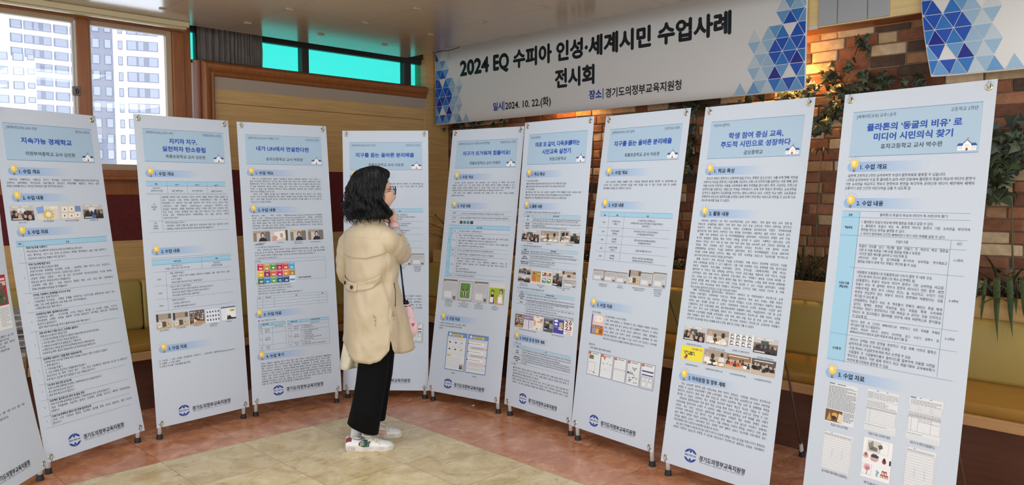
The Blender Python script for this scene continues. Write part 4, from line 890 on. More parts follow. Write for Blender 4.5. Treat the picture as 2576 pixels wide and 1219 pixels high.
  ('P', 13.3, 52.5, 100.7, 1.72, 1.25, '•  온실가스 줄이기 그림책 만들기~\n    - 탄소발자국 조사하고 온실가스를 줄이는 우리의 할 일 조사하기~\n    - 초성으로 된 실천문구 만들고 한 장면씩 나눠서 작업하기~\n    - 표지와 제목 공모하여 학급 그림책 만들기~'),
  ('P', 13.3, 51.8, 108.6, 1.94, 1.25, '•  그림책으로 홍보하기~\n    - 도서관에 그림책 전시하기~\n    - 구글 클래스룸에 올려서 공유하기~'),
  ('F', 4.3, 115.3, 13.3, 124.0, 'desk'),
  ('F', 14.4, 115.6, 23.7, 124.0, 'books'),
  ('F', 24.7, 115.6, 34.2, 124.0, 'shelf'),
  ('F', 35.0, 116.1, 44.1, 124.2, 'icons'),
  ('F', 45.5, 115.7, 55.2, 123.8, 'page'),
  ('C', 8.7, 124.9, 1.0, '식물 그림책만들기'),
  ('C', 19.1, 124.7, 1.0, '초성그림책 만들기'),
  ('C', 29.5, 124.6, 1.0, '도서실에 전시하기'),
  ('C', 39.8, 125.6, 0.9, '초성 동화책 출판과\n작품 관람 및 공유'),
  ('C', 50.2, 124.9, 0.9, '멘티의 작품'),
  ('S', 135.7, '3. 수업 자료'),
  ('P', 4.2, 52.8, 142.7, 1.65, 1.3, '○ 사이트 : 나와 우리집 탄소발자국 계산하기 : 그린스타트 홈페이지(www.greenstart.kr)\n○ 그림책 : ㅅㅅ해 그림책~\n○ 온라인 시스템 : 구글 클래스룸, 캔바~'),
 ],
 3: [
  ('HD', '[세계시민교육] 교과 I 매체와 언어', '고등학교 2학년', [[11.5, 46.5, 18.0, '내가 UN에서 연설한다면']], [17.5, 42, 24.4, '효자고등학교 교사 박희정']),
  ('S', 32.6, '1. 수업 개요'),
  ('P', 6.1, 53.5, 36.9, 1.66, 1.2, '>생활 속 지식(메타인지)과 규범적 지식(제2의 지식)이 따로따로 존재하는 것이 아니라 그\n둘을 아우르면서 메타적으로 인식하는 제3의 지식에 관한 고민이 ‘내가 UN에서 연설한다면’ 수업의\n출발점이었다. 책이나 영상을 통해 알게 된 규범적 지식은 생활 속으로 파고들지 못할 때가 있다.\n내 삶을 변화시키지 못하는 지식은 시험을 보고 나면 잊히고, 시간이 지나면 저절로 버린다.\n하지만 그 둘을 다른 차원에서 조망하고 자신을 성찰하면서 공부하면 삶의 가치관이 달라지고\n지속 가능한 변화를 일으킬 수 있다.~\n>국경과 인종, 성별과 종교를 넘어 세계시민의 가치를 추구하고 만약 자신이 그곳 무대에\n선다면 어떤 이야기를 주장할지에 대한 성찰은 학생들의 삶에 파고들어 자신의 말에 힘이 생기게\n된다. 그리고 점점 성장하며 균건한 가치관으로 자리 잡으면서 차이를 만들어 갈 수 있기에 속\n자신의 깊이 수업을 진행했다.~'),
  ('S', 56.6, '2. 수업 내용'),
  ('P', 6.2, 53.3, 60.7, 1.63, 1.2, '▶수업의 흐름 - 방탄 소년단 연설(https://www.youtube.com/watch?v=oTe4f-bBEKg\n46)과 오준 대사(https://www.youtube.com/watch?v=w7qjVIyfYYs)의 연설을 보여주면서\n지속 가능한 세계시민의 가치를 추지시킨다. 이어서 준비한 학습지를 나눠주고 2시간 동안 자신이\n정한 주제에 걸맞는 자료 수집 시간을 확보해 준다. 다음 단계에서는 개요표를 작성하도록 한다.\n마지막에는 아무 자료 없이 자신이 숙지한 내용을 연설문으로 작성하도록 하고 그것을 바탕으로\n영상을 찍어 구글 클래스룸에 영상을 업로드한다.~'),
  ('F', 6.3, 70.1, 17.1, 76.9, 'selfie'),
  ('F', 18.4, 70.0, 28.8, 76.9, 'hand'),
  ('F', 30.6, 70.0, 41.1, 77.0, 'selfie2'),
  ('F', 42.6, 70.1, 53.2, 77.0, 'selfie'),
  ('C', 11.6, 78.0, 0.85, '마음을 가라앉힘'),
  ('C', 23.6, 78.1, 0.85, '자료 찾는 모습'),
  ('C', 35.7, 78.5, 0.85, '긴장한 상태로 말하기\n학급회의를 통한 중심'),
  ('C', 47.7, 78.4, 0.85, '자연스러운 말투로 말하기'),
  ('P', 6.6, 53.6, 79.3, 1.76, 1.2, '*I. 주제 정하기~\n  1. 나의 진로 또는 관심 분야(키워드) : (                          )~\n      예시) 성명원(건강한 페미니스트란?) 건강과 행복(헬스피치코치로서란 꿈을 꾸면서), 영철의\n교육(소설 읽기의 즐거움), 경제 분야(빈부격차를 해소하기 위해서 내가 할 일), 화학 분야(미생물\n연구가 인류에 기여하는 구체적인 사례), 기후 위기(우리나라의 에너지 과소비 데이터), 등~\n  2. 1번을 바탕으로 주제 정하기~'),
  ('B', 7.6, 91.4, 32.3, 104.0, 'SDG'),
  ('L', 6.3, 88.7, 53.4, 88.7),
  ('L', 6.3, 90.8, 53.6, 90.8),
  ('L', 6.5, 102.9, 53.6, 102.9),
  ('L', 6.4, 88.7, 6.4, 102.7),
  ('L', 53.5, 88.7, 53.5, 103.2),
  ('P', 7.0, 10.2, 90.1, 0.0, 1.1, '(주제)'),
  ('P', 34.2, 43.1, 101.9, 0.0, 1.1, '*지속가능발전목표'),
  ('P', 6.6, 48.2, 104.4, 1.6, 1.15, '*Ⅱ. 정보 수집하기~\n  *주제와 관련된 신문기사, 인터뷰 등을 찾아 정리해 보자.~\n  *자료의 유형 예시: 책 / 신문기사 / 동영상 뉴스 / 인터뷰 등~\n  (자료의 유형은 2가지 이상으로 구성되어야 함.)~\n  *출처 예시) JTBC 기사(2024.1.1.일자) / 의정부시 문화재단 네이버 블로그 등~'),
  ('L', 6.4, 112.1, 53.4, 112.1),
  ('L', 6.4, 113.8, 53.4, 113.8),
  ('L', 6.4, 115.6, 53.4, 115.6),
  ('L', 6.3, 117.6, 53.3, 117.6),
  ('L', 6.4, 119.5, 53.3, 119.5),
  ('L', 6.4, 112.1, 6.4, 119.3),
  ('L', 9.9, 112.1, 9.9, 119.4),
  ('L', 17.5, 112.1, 17.5, 119.4),
  ('L', 47.3, 112.3, 47.3, 119.6),
  ('L', 53.4, 112.2, 53.4, 119.7),
  ('C', 8.0, 113.1, 0.9, '*번호'),
  ('C', 13.6, 113.0, 0.9, '*자료의 유형'),
  ('C', 32.2, 113.0, 0.9, '*내용'),
  ('C', 50.3, 113.0, 0.9, '*출처'),
  ('S', 123.6, '3. 수업 자료'),
  ('P', 6.5, 17.5, 128.0, 0.0, 1.2, '▶ 개요 작성하기 양식'),
  ('B', 6.5, 129.0, 23.7, 131.2, 'H'),
  ('B', 25.4, 129.1, 53.4, 131.0, 'H'),
  ('L', 6.5, 129.3, 23.8, 129.3),
  ('L', 6.5, 130.9, 23.8, 130.9),
  ('L', 6.5, 132.8, 23.9, 132.8),
  ('L', 6.5, 135.7, 23.9, 135.7),
  ('L', 6.5, 143.3, 23.8, 143.3),
  ('L', 6.6, 146.7, 23.8, 146.7),
  ('L', 6.5, 129.2, 6.5, 146.7),
  ('L', 8.4, 130.9, 8.4, 146.7),
  ('L', 15.2, 129.3, 15.2, 146.7),
  ('L', 23.8, 129.4, 23.8, 146.8),
  ('L', 25.4, 129.2, 53.4, 129.2),
  ('L', 25.3, 131.0, 53.4, 131.0),
  ('L', 25.4, 132.8, 53.4, 132.8),
  ('L', 25.6, 135.8, 53.5, 135.8),
  ('L', 25.5, 143.2, 53.5, 143.2),
  ('L', 25.5, 146.7, 53.5, 146.7),
  ('L', 25.4, 129.2, 25.4, 146.7),
  ('L', 27.5, 130.9, 27.5, 146.8),
  ('L', 34.2, 129.4, 34.2, 146.8),
  ('L', 53.5, 129.3, 53.5, 146.6),
  ('C', 10.7, 130.1, 0.95, '*연설문의 제목'),
  ('C', 19.4, 131.9, 0.95, '소제목 및 중심 내용'),
  ('C', 7.5, 132.0, 0.95, '단계'),
  ('C', 7.7, 134.2, 0.95, '처음'),
  ('C', 11.8, 134.2, 0.95, '문제 상황\n화제 제시'),
  ('C', 7.6, 139.5, 0.95, '중간'),
  ('C', 11.9, 139.4, 0.95, '주요 내용\n(해결방안 등)'),
  ('C', 7.6, 145.0, 0.95, '끝'),
  ('C', 11.9, 145.0, 0.95, '내용 강조\n마무리'),
  ('C', 29.6, 130.1, 0.95, '*연설문의 제목'),
  ('C', 43.9, 129.9, 0.95, '*기아 종식을 위한 세대'),
  ('C', 43.8, 131.9, 0.95, '소제목 및 중심 내용'),
  ('C', 26.5, 131.8, 0.95, '단계'),
  ('C', 26.5, 134.3, 0.95, '처음'),
  ('C', 30.8, 134.2, 0.95, '문제 상황\n화제 제시'),
  ('C', 26.6, 139.4, 0.95, '중간'),
  ('C', 30.8, 139.5, 0.95, '주요 내용\n(해결방안 등)'),
  ('C', 26.4, 145.1, 0.95, '끝'),
  ('C', 30.7, 144.9, 0.95, '내용 강조\n마무리'),
  ('P', 34.8, 53.5, 133.8, 1.15, 0.95, '① 식량문제의 심각성~\n② 식량문제 발생의 원인~'),
  ('P', 34.9, 53.3, 136.9, 1.14, 0.95, '※ 우리나라 식량문제 현황 및 지원~\n  ① 원조의 세계적합~\n  ② 대외원조 확대~\n※ 기아 종식을 위한 제안~\n  ① 문제 문제 해결 및 나눔 시스템 구축~\n  ② 국제 공동관리 돕기~'),
  ('P', 34.8, 53.3, 144.7, 1.15, 0.95, '① 지속적인 관심~\n② 미래식량 공급의 실천적인 소비자와 식품 전환~'),
  ('S', 150.5, '4. 수업 후기'),
  ('P', 6.7, 53.5, 155.4, 1.63, 1.25, '학생이 제출한 연설문을 읽다가 평소 말이 없던 학생이 ‘소설 읽기의 즐거움’을 제출했길래\n발표를 해보라고 했다. 문학에 단상에 나와 이방인이란 글씨를 칠판에 적는다. 이어서 카뮈가\n직접 묘사하던 뫼르소의 위치에 대해 발표하며 학생들에게 큰 박수를 받았다. 카뮈는\n부조리(이방인), 긍정(페스트), 사랑의 3부작을 쓰려 했지만 갑작스런 교통사고로 사망에 대해 못\n썼다면서 그 대신 시지프스의 신화를 읽어 보라고 발표를 마쳤다. 이방에는 학생들을 세밀하게\n관찰할 기회가 되었다. 동기를 말하는 공의한 자신이었지만 물리치료사란꿈은 꼭 포기하지 않을\n거라는 연설, 에너지 과소비가 심한 우리나라의 현 위치를 직시하는 연설, 미생물 개발로\n생태계를 지키면서도 균형 있는 발전을 할 수 있다는 연설 등을 자신의 목소리가 담긴 영상\n만들기는 마치 학생들에게 영상 편지를 받는 것처럼 설레는 일이었다.~'),
 ],
 4: [
 ],
 5: [
  ('HD', '[세계시민교육] 교과 I 통합교과(바른생활)', '회룡초등학교 1학년', [[10.8, 50.5, 18.2, '지구가 뜨거워져 힘들어요!']], [17.5, 43, 24.6, '회룡초등학교 교사 이예지']),
  ('S', 33.1, '1. 수업 개요'),
  ('P', 4.3, 56.3, 37.6, 1.78, 1.25, '>2022개정 교육과정 (통합교과의 약속 단원에서는 ‘지속 가능성’을 큰 주제로 하여 다양한\n내용들이 구성되어 있다. 이와 관련한 주제로 기후 변화를 선정하여 학생들이 어려워할 수 있는\n내용을 그림책을 활용해 흥미롭게 접근할 수 있도록 수업을 하고자 한다. 1학년 학생들의 경우\n역할극을 하며 몸으로 표현하는 것을 좋아하여 그림책의 내용으로 역할극을 꾸며보고자 한다.~\n>약속 단원의 40쪽 “동물들이 사라져요”를 주요 주제로 하여 <자, 맡겨 주세요!>그림책을\n활용하여 재구성하였다.~'),
  ('S', 53.0, '2. 수업 내용'),
  ('L', 4.5, 56.9, 55.8, 56.9),
  ('L', 4.6, 59.7, 55.8, 59.7),
  ('L', 4.6, 62.6, 55.8, 62.6),
  ('L', 4.5, 66.3, 55.8, 66.3),
  ('L', 4.6, 68.8, 55.8, 68.8),
  ('L', 7.4, 71.8, 55.8, 71.8),
  ('L', 7.4, 82.0, 55.6, 82.0),
  ('L', 5.1, 84.7, 55.5, 84.7),
  ('L', 7.6, 87.6, 55.5, 87.6),
  ('L', 7.3, 99.4, 55.4, 99.4),
  ('L', 4.6, 102.1, 55.4, 102.1),
  ('L', 12.3, 56.7, 12.3, 65.8),
  ('L', 7.3, 68.9, 7.3, 102.1),
  ('L', 12.4, 69.0, 12.4, 102.0),
  ('B', 4.6, 66.2, 55.9, 69.0, 'H'),
  ('B', 4.6, 68.7, 8.1, 84.5, 'H'),
  ('B', 4.8, 84.7, 8.5, 102.1, 'H'),
  ('C', 8.2, 58.1, 1.2, '학습목표'),
  ('C', 8.4, 61.2, 1.2, '성취수준'),
  ('C', 8.5, 64.3, 1.2, '관련SDGs'),
  ('P', 13.9, 50.2, 58.9, 0.0, 1.25, '기후위기가 지구에 미치는 영향을 알고 역할극으로 표현할 수 있다.'),
  ('P', 13.7, 54.0, 61.7, 0.0, 1.25, '[2바03-04]공동체 속에서 지속 가능성을 위한 삶의 방식을 찾아 실천한다.'),
  ('B', 13.7, 63.4, 16.0, 65.4, [60, 65, 45]),
  ('B', 16.7, 63.4, 19.0, 65.4, [70, 110, 175]),
  ('B', 19.6, 63.4, 22.0, 65.4, [85, 140, 60]),
  ('B', 22.7, 63.4, 25.1, 65.4, [35, 45, 95]),
  ('C', 30.7, 67.8, 1.2, '*수업의 흐름'),
  ('C', 9.9, 70.3, 1.2, '도입'),
  ('C', 10.0, 76.8, 1.2, '전개'),
  ('C', 9.8, 83.4, 1.2, '마무리'),
  ('C', 9.9, 86.3, 1.2, '도입'),
  ('C', 10.0, 93.3, 1.2, '전개'),
  ('C', 9.9, 100.8, 1.2, '마무리'),
  ('C', 5.8, 76.5, 1.2, '1\n차\n시'),
  ('C', 5.8, 93.2, 1.2, '2\n차\n시'),
  ('P', 13.8, 33.0, 70.9, 0.0, 1.25, '<자, 맡겨 주세요!> 그림책 함께 읽기'),
  ('P', 14.1, 55.6, 73.7, 1.81, 1.25, '활동1. 그림책 속 동물들의 고민을 알아보기~\n-기후위기로 인해 고통받는 다양한 동물들의 고민을 읽고 표로 정리해 봅시다.\n활동2. 멸종위기 동물들을 찾아보고 마음에 드는 동물을 골라 그리기~\n-멸종위기 동물은 무엇이 있는지 포스터를 찾아 알아보고, 하나의 동물을 골라\n봅시다. 멸종위기인 이유를 자세히 알아 봅시다.~'),
  ('P', 13.9, 44.2, 83.9, 0.0, 1.25, '우리가 그린 동물을 복도에 게시하여 친구들에게 알리기'),
  ('P', 13.8, 44.8, 86.7, 0.0, 1.25, '<자, 맡겨 주세요!> 그림책에서 마지막 고민은 누구였을까?'),
  ('P', 14.0, 55.7, 89.5, 1.77, 1.25, '활동 1. 지구의 고민을 읽고 역할극 대본에 대사 써 보기~\n-그림책에서 오박사는 지구의 고민을 해결해주지 못했습니다. 지구는 왜\n뜨거워져 고통받고 있을까요? 내가 오박사라면 어떤 말을 해주고 싶은지 써\n봅시다.~\n활동 2. 짝과 역할극하기~\n역할을 정하여 역할극을 연습해 봅시다.~'),
  ('P', 13.9, 30.9, 101.1, 0.0, 1.25, '지구에게 마음을 담아 편지쓰기'),
  ('F', 4.5, 103.6, 16.7, 117.8, 'docgrey'),
  ('F', 17.7, 103.8, 30.3, 117.5, 'deer'),
  ('F', 31.2, 103.7, 42.6, 117.5, 'docgrey'),
  ('F', 44.0, 103.9, 56.1, 117.6, 'kids'),
  ('C', 10.7, 119.7, 0.85, '<활동 결과물>\n그림책에 등장하는 동물들의\n고민을 표로 정리하여\n다른 친구들과 비교하여\n자신의 생각을 말하기'),
  ('C', 23.5, 119.7, 0.85, '<활동 결과>\n멸종위기 동물 이야기 포스터를\n보며 좋은 동물을 찾아서\n직접 지키기 그림 말씀을 그리기'),
  ('C', 36.4, 119.8, 0.85, '<활동 결과>\n그림책 역할극에서 다음으로\n지구의 고민을 듣고 읽고\n역할극 대본과 같은 글을 적기'),
  ('C', 49.4, 120.0, 0.85, '<활동 결과>\n학급 친구와 인상적인\n역할극 발표하기'),
  ('S', 129.9, '3. 수업 자료'),
  ('P', 4.2, 35.4, 134.0, 1.76, 1.25, '1. 그림책: 자, 맡겨 주세요 (저자 : 이소영, 출판 : 비룡소)~\n2. 참고자료 : 굿디자인월드멸종위기포스터 활용~\n3. 활동지~'),
  ('F', 12.8, 138.8, 29.3, 163.8, 'wsblue'),
  ('F', 30.3, 138.9, 46.9, 163.9, 'wsblue2'),
  ('C', 20.9, 165.7, 1.1, '(활동지1)'),
  ('C', 38.5, 165.8, 1.1, '(활동지2)'),
 ],
 6: [
  ('HD', '시민교육 실천학교', '', [[11.5, 50, 15.9, '따로 또 같이, 다독多讀하는'], [18, 43, 20.6, '시민교육 실천기']], [25, 39.5, 24.8, '호원고등학교']),
  ('S', 33.1, '1. 학교 특성'),
  ('P', 5.2, 54.0, 37.8, 1.77, 1.25, '가. 학교 비전 및 학생상~\n  ❶ 비전: 배려와 소통을 통해 사회를 주도하는 자기 주도 역량을 지닌 호원인~\n  ❷ 학생상: 배움과 행동이 하나 되는 학생 자기 주도 역량을 신장하는 학생~\n나. 학교 특색 활동~\n  ❶ 시민교육 실천 학교: 교과 교육과정, 자율과정, 창의적 체험활동 등에서 시민교육 실천\n  ❷ 책 읽는 학교: 의정부 유일 책 읽는 학교로서 다독(多讀)하는 호원 교육 공동체 지향~\n  ❸ 질문하는 학교: 핵심 질문을 탐구하며 질문으로 깊어지는 수업 설계 및 실천~'),
  ('S', 53.2, '2. 활동 내용'),
  ('P', 5.3, 37.9, 57.5, 0.0, 1.3, '가. (독서 활동) ‘책 읽는 학교’와 연계하여 교과 교육과정 운영'),
  ('B', 5.0, 58.6, 55.6, 59.5, 'H'),
  ('C', 9.4, 59.6, 1, '*소주제'),
  ('C', 34.6, 59.1, 1, '*소과정 독서 활동'),
  ('L', 5.0, 58.2, 55.4, 58.2),
  ('L', 4.9, 60.0, 55.4, 60.0),
  ('L', 4.9, 63.0, 55.5, 63.0),
  ('L', 5.0, 65.8, 55.5, 65.8),
  ('L', 13.7, 58.6, 13.7, 67.6),
  ('C', 9.4, 61.7, 1, '*인권'),
  ('C', 9.4, 64.8, 1, '*지속 가능한\n*경제 성장'),
  ('C', 9.3, 67.1, 1, '*기후 변화'),
  ('P', 14.4, 55.3, 61.5, 1.03, 1, '<문학적 소양과 인권>에서 작품 읽고 책과 책을 읽고 책을 통해 본 사회적 인권 침해 문제 사례와 진로 활동\n헌법과 인권(책 human rights Kumar for freedom) 읽기, 쟁점별 토의하기, 교사, 학부모, 교원이 수업 활동~'),
  ('P', 14.3, 55.6, 64.4, 1.21, 1, '공정무역, 탄소 배출권 등의 주제를 다룬 책을 읽고 토의하여 기사문을 쓰고 대안 방안을 발표하는 독서와\n교실의 연결 활동 진행 및 발표~'),
  ('P', 14.4, 44.3, 66.9, 0.0, 1, '지구온난화와 기후 변화 관련 영상과 환경 보호 실천 활동을 통해 읽고 쓰기 활동'),
  ('F', 4.9, 68.3, 21.1, 75.4, 'class'),
  ('F', 22.3, 68.1, 38.2, 75.0, 'group'),
  ('F', 39.4, 67.7, 47.1, 74.8, 'group'),
  ('F', 47.8, 67.6, 55.8, 74.7, 'class'),
  ('C', 12.9, 76.6, 0.9, '영어·사회 융합 수업'),
  ('C', 30.1, 76.3, 0.9, '문학·독서 수업'),
  ('C', 47.5, 76.0, 0.9, '화작·독서 토론 수업'),
  ('P', 5.0, 23.7, 78.7, 0.0, 1.3, '나. (학생 참여 중심) 자율과정 운영'),
  ('B', 4.8, 79.9, 55.6, 80.4, 'H'),
  ('C', 9.2, 80.6, 1, '*자율과정'),
  ('C', 34.5, 80.4, 1, '*학생 참여 활동'),
  ('L', 4.8, 79.4, 55.4, 79.4),
  ('L', 4.7, 81.1, 55.5, 81.1),
  ('L', 4.8, 83.9, 55.5, 83.9),
  ('L', 4.9, 86.8, 55.3, 86.8),
  ('L', 4.8, 90.8, 55.5, 90.8),
  ('L', 13.4, 79.8, 13.4, 91.1),
  ('C', 9.2, 82.5, 0.95, '*위로 의료 및 학교 자료\n*질문 및 해결방안 마련'),
  ('C', 9.2, 85.6, 0.95, '*혜윰 말하기\n*융합탐구 프로젝트'),
  ('C', 9.3, 88.9, 0.95, '*문제를 해결하고 인정하는\n*책임 만들기 프로젝트'),
  ('P', 14.2, 52.1, 82.1, 1.1, 1, '문제 인식하고 해결하기 : 소외되어 있는 이들의 어려움 인식 및 대화 나누기~\n문제 제기를 통한 문제 정보 탐색, 관련 자료 질문 자료 활용 자료의 중요성을 이해하고 해결 방안을 발표하기'),
  ('P', 14.2, 54.4, 84.9, 1.17, 1, '인문사회 전공 융합팀 탐구 주제를 선정하고 인문, 과학의 관점에서 주제 탐구 활동을 통해 사회적 문제, 공감 기반 관점에서 활동\n학교 내 전공 교과 연계 프로젝트 진행 후 발표 및 보고서 작성하기~'),
  ('P', 14.2, 50.6, 87.9, 1.25, 1, '문제 인식하고 개선 방안 고안 및 교육적 토의 자세 배우기 해결하기~\n매니페스토 Two Ted, Two Sandals 이야기 읽고 자신의 생각 나누기~\n개선되는 이야기 도서관 책 Sense 책을 공유하며 글쓰기~'),
  ('F', 4.6, 91.8, 15.8, 96.1, 'class'),
  ('F', 4.4, 96.8, 15.7, 101.0, 'hall'),
  ('F', 16.7, 93.2, 34.4, 101.0, 'posterset'),
  ('F', 35.8, 91.8, 44.0, 100.8, 'class'),
  ('F', 43.8, 91.5, 54.7, 95.4, 'desk'),
  ('F', 44.8, 96.6, 55.5, 100.6, 'docgrey'),
  ('C', 10.1, 102.6, 0.9, '함께 자료집 및 독서 기반\n밝은 미래 세미나 프로젝트'),
  ('C', 25.8, 102.5, 0.9, '스웨덴 감성 및 경제 탐구\n프로젝트'),
  ('C', 45.4, 102.3, 0.9, '문제를 해결하고 인정하는 책임 만들기\n프로젝트'),
  ('P', 4.6, 28.9, 105.4, 0.0, 1.3, '다. (자기 주도적 탐구) 창의적 체험 활동 운영'),
  ('B', 4.5, 106.9, 55.6, 107.6, 'H'),
  ('C', 8.9, 107.6, 1, '*동아리'),
  ('C', 34.6, 107.3, 1, '*학생 주도적 탐구 활동'),
  ('L', 4.5, 106.4, 55.5, 106.4),
  ('L', 4.6, 108.2, 55.5, 108.2),
  ('L', 4.8, 112.1, 55.6, 112.1),
  ('L', 4.5, 114.9, 55.5, 114.9),
  ('L', 4.5, 120.4, 55.5, 120.4),
  ('L', 13.1, 106.8, 13.1, 120.6),
  ('C', 9.0, 110.2, 0.95, '*사회 탐구 과학\n*문화 융합 자율하는\n*마을배움'),
  ('C', 9.0, 113.8, 0.95, '*행복나래'),
  ('P', 14.1, 55.5, 109.1, 1.59, 1, '인권과 문화, 다른 관점 가지고 서사의 이해와 탐구 책을 읽고 토의하며~\n활동 매체를 통해 인권침해 사례 속 소개되는 작품을 읽고 문학의 관점에서 사회적 약자에 대해 고민하고 자신의 생각을 공유\n탐구된 인권 문제에 대하여 기사문 작성 및 신문 제작하는 활동을 통해 사회에 대한 인식을 심화하고 표현 활동'),
  ('P', 14.0, 51.0, 113.3, 1.3, 1, '읽기 경험을 독서 모임 친구 관계와 고민에 대한 소재 다룬 책 읽기 활동, 사회적 이슈의 관점에서 교내 ‘행복나누기’ 및 캠페인\n책의 내용 속의 불공정 문제 토의 및 탐구를 통해 기획한 책을 읽고 글 한 권 발행~'),
  ('P', 14.2, 55.6, 116.3, 1.48, 1, '읽기 경험을 독서 모임 친구 관계와 고민에 대한 소재 다룬 책 읽기 활동 사회적 이슈의 관점에서 교내\n책의 내용 속의 불공정 문제 토의 및 탐구를 통해 기획한 책을 읽고 글 한 권 발행~\n지역과 사회 문제에 대한 자료를 수집하고 학급 신문 제작, 행복 책임 실천하기 기사 작성 활동을 통해 기획하기 소개의 활동을\n지역 공동체의 문제 해결 방안 제안하는 자율 주도 탐구 활동 및 교과 글쓰기를 통해 정책 제안 활동, 행복 나누기 진행 과정'),
  ('F', 4.4, 121.5, 12.6, 129.7, 'shelf'),
  ('F', 12.6, 121.2, 21.7, 129.8, 'purple'),
  ('F', 21.4, 120.9, 29.5, 129.5, 'map'),
  ('F', 30.8, 121.1, 39.1, 129.3, 'bw'),
  ('F', 39.4, 120.7, 48.0, 128.9, 'violet'),
  ('F', 48.3, 120.3, 55.8, 128.7, 'twenty'),
  ('C', 16.8, 130.8, 0.9, '책의정원과 도서실견학, 도서관 탐방, 사서선생님과 토론'),
  ('C', 43.4, 130.4, 0.9, '행복나래 1, 책 활용 배움, 정기 공연'),
  ('S', 136.1, '3. 아쉬운 점 및 향후 계획'),
  ('P', 4.2, 11.8, 140.3, 0.0, 1.3, '가. 학생 소감'),
  ('B', 4.2, 141.3, 55.7, 142.2, 'H'),
  ('C', 8.7, 142.0, 1, '*소주제'),
  ('C', 34.6, 141.7, 1, '*소감'),
  ('L', 4.3, 140.9, 55.7, 140.9),
  ('L', 4.3, 142.7, 55.7, 142.7),
  ('L', 4.2, 146.8, 55.7, 146.8),
  ('L', 4.2, 152.2, 56.0, 152.2),
  ('L', 13.0, 141.3, 13.0, 152.1),
  ('C', 8.7, 145.1, 0.95, '*동아리\n*자치활동'),
  ('C', 8.7, 149.7, 0.95, '*문제를 해결하고\n*인정하는 책임 만들기\n*프로젝트'),
  ('P', 13.7, 55.8, 143.8, 1.38, 1, '자료와 조사와 관련된 책에서 단순 정보로 문학 수업 시간을 다채롭게 체험할 수 있는 시간에 생각과 공부를 해볼 수 있었습니다. 문학적 상상력을\n관련 책에서 그 해결 방안을 찾아보며 교실에서 교과의 지식을 이해하며 책을 통해 사회 인문을 고려해볼 수 있었습니다. Public Care, 미래, 사회\n한국인 사회 문제를 개선하는 인문학적 고민과 생각으로 정책 제안을 다시 해볼 수 있었고 이해하고 배려했습니다.~'),
  ('P', 13.7, 55.8, 148.0, 1.28, 1, '우리가 사는 지역의 문제를 살피고 해결해 나가는 과정에서 학교 교육의 중요함을 알게 되었고, 공동체 주제의 책을 읽고 탐구하며 과학적 시민으로\n서 자라는 배움의 장을 열어주셨던 것과 책을 매개로 함께 토론한 것과 고려 내용의 글을 다시 고민하며 시민적 자세와 책임 자세 배우기 자체\n의미 있는 활동을 통해 배움 성장의 시간이 되었다고 생각하며 사서 선생님께서 소개해 주신 책 문학의 가치와 인권의 의미를 해결하며 생각해\n보게 되었습니다.~'),
  ('P', 4.3, 8.4, 153.8, 0.0, 1.3, '나. 제언'),
  ('P', 6.1, 55.8, 155.8, 1.79, 1.3, '❶ 예산 확보: 시민교육 실천 학교 예산을 통해 수월하게 외부 강사를 섭외함. 특강의 호응도와\n참여도가 높았으므로 학교 구성원 간 외부 강사를 활용한 시민교육 운영에 대해 협의한 후\n본예산에 편성하여 예산을 확보하는 것이 필요함.~\n❷ 공감대 형성을 통한 지속 가능한 시민교육 운영 : 부서 간 협의, 교과 간 협의 등을 통해 학교\n전반에 시민교육 실천에 대한 공감대 형성이 필요함. 신학기 연수에서 시민교육의 필요성을\n안내하고 그에 맞는 교육과정을 설계함으로써 체계적이고 지속적인 시민교육 운영이 가능함.'),
 ],
 7: [
  ('HD', '[세계시민교육] 교과 I 실과', '초등학교 5학년', [[9, 50, 18.0, '지구를 돕는 올바른 분리배출']], [18, 42.5, 24.4, '회룡초등학교 교사 이유경']),
  ('S', 33.3, '1. 수업 개요'),
  ('P', 4.7, 56.2, 39.1, 1.83, 1.3, '>지구 온난화의 문제로 동물들이 겪는 어려움을 재미있게 풀어낸 동화책 “자, 맡겨주세요!”을\n읽으며 지구 온난화의 심각성에 공감을 하며 지구를 도울 수 있는 다양한 방법 중 올바른\n분리배출의 방법을 알고 실천하는 수업이다.~'),
  ('S', 51.8, '2. 수업 내용'),
  ('B', 4.5, 55.7, 56.4, 58.3, 'H'),
  ('L', 4.5, 55.8, 56.0, 55.8),
  ('L', 4.6, 58.4, 56.2, 58.4),
  ('L', 4.5, 64.8, 56.0, 64.8),
  ('L', 4.4, 69.3, 55.9, 69.3),
  ('L', 4.4, 73.9, 55.9, 73.9),
  ('L', 4.5, 78.5, 55.8, 78.5),
  ('L', 4.6, 83.3, 55.8, 83.3),
  ('L', 11.7, 56.2, 11.7, 83.3),
  ('L', 23.1, 56.4, 23.1, 83.3),
  ('C', 8.4, 57.8, 1.1, '*회차'),
  ('C', 17.8, 57.7, 1.1, '*주제'),
  ('C', 39.7, 57.7, 1.1, '*내용'),
  ('C', 8.3, 61.9, 1.2, '1차시'),
  ('C', 8.4, 67.2, 1.2, '2차시'),
  ('C', 8.4, 71.8, 1.2, '3차시'),
  ('C', 8.4, 76.7, 1.2, '4차시'),
  ('C', 8.4, 81.2, 1.2, '5차시'),
  ('C', 17.4, 61.9, 1.2, '오박사를 찾아올\n존재는?'),
  ('C', 17.5, 67.3, 1.2, '지구에게 올바른\n처방전을!'),
  ('C', 17.5, 71.9, 1.2, '분리배출\n표시 찾기'),
  ('C', 17.4, 76.6, 1.2, '올바른 분리배출\n방법 알기'),
  ('C', 17.3, 81.3, 1.2, '분리배출\n백과사전'),
  ('C', 39.3, 61.7, 1.2, '“자, 맡겨주세요” 동화책을 읽고,\n오박사를 찾아올 것 같은 다른 동물 혹은 사람을 조사해보고\n말풍선 채우기'),
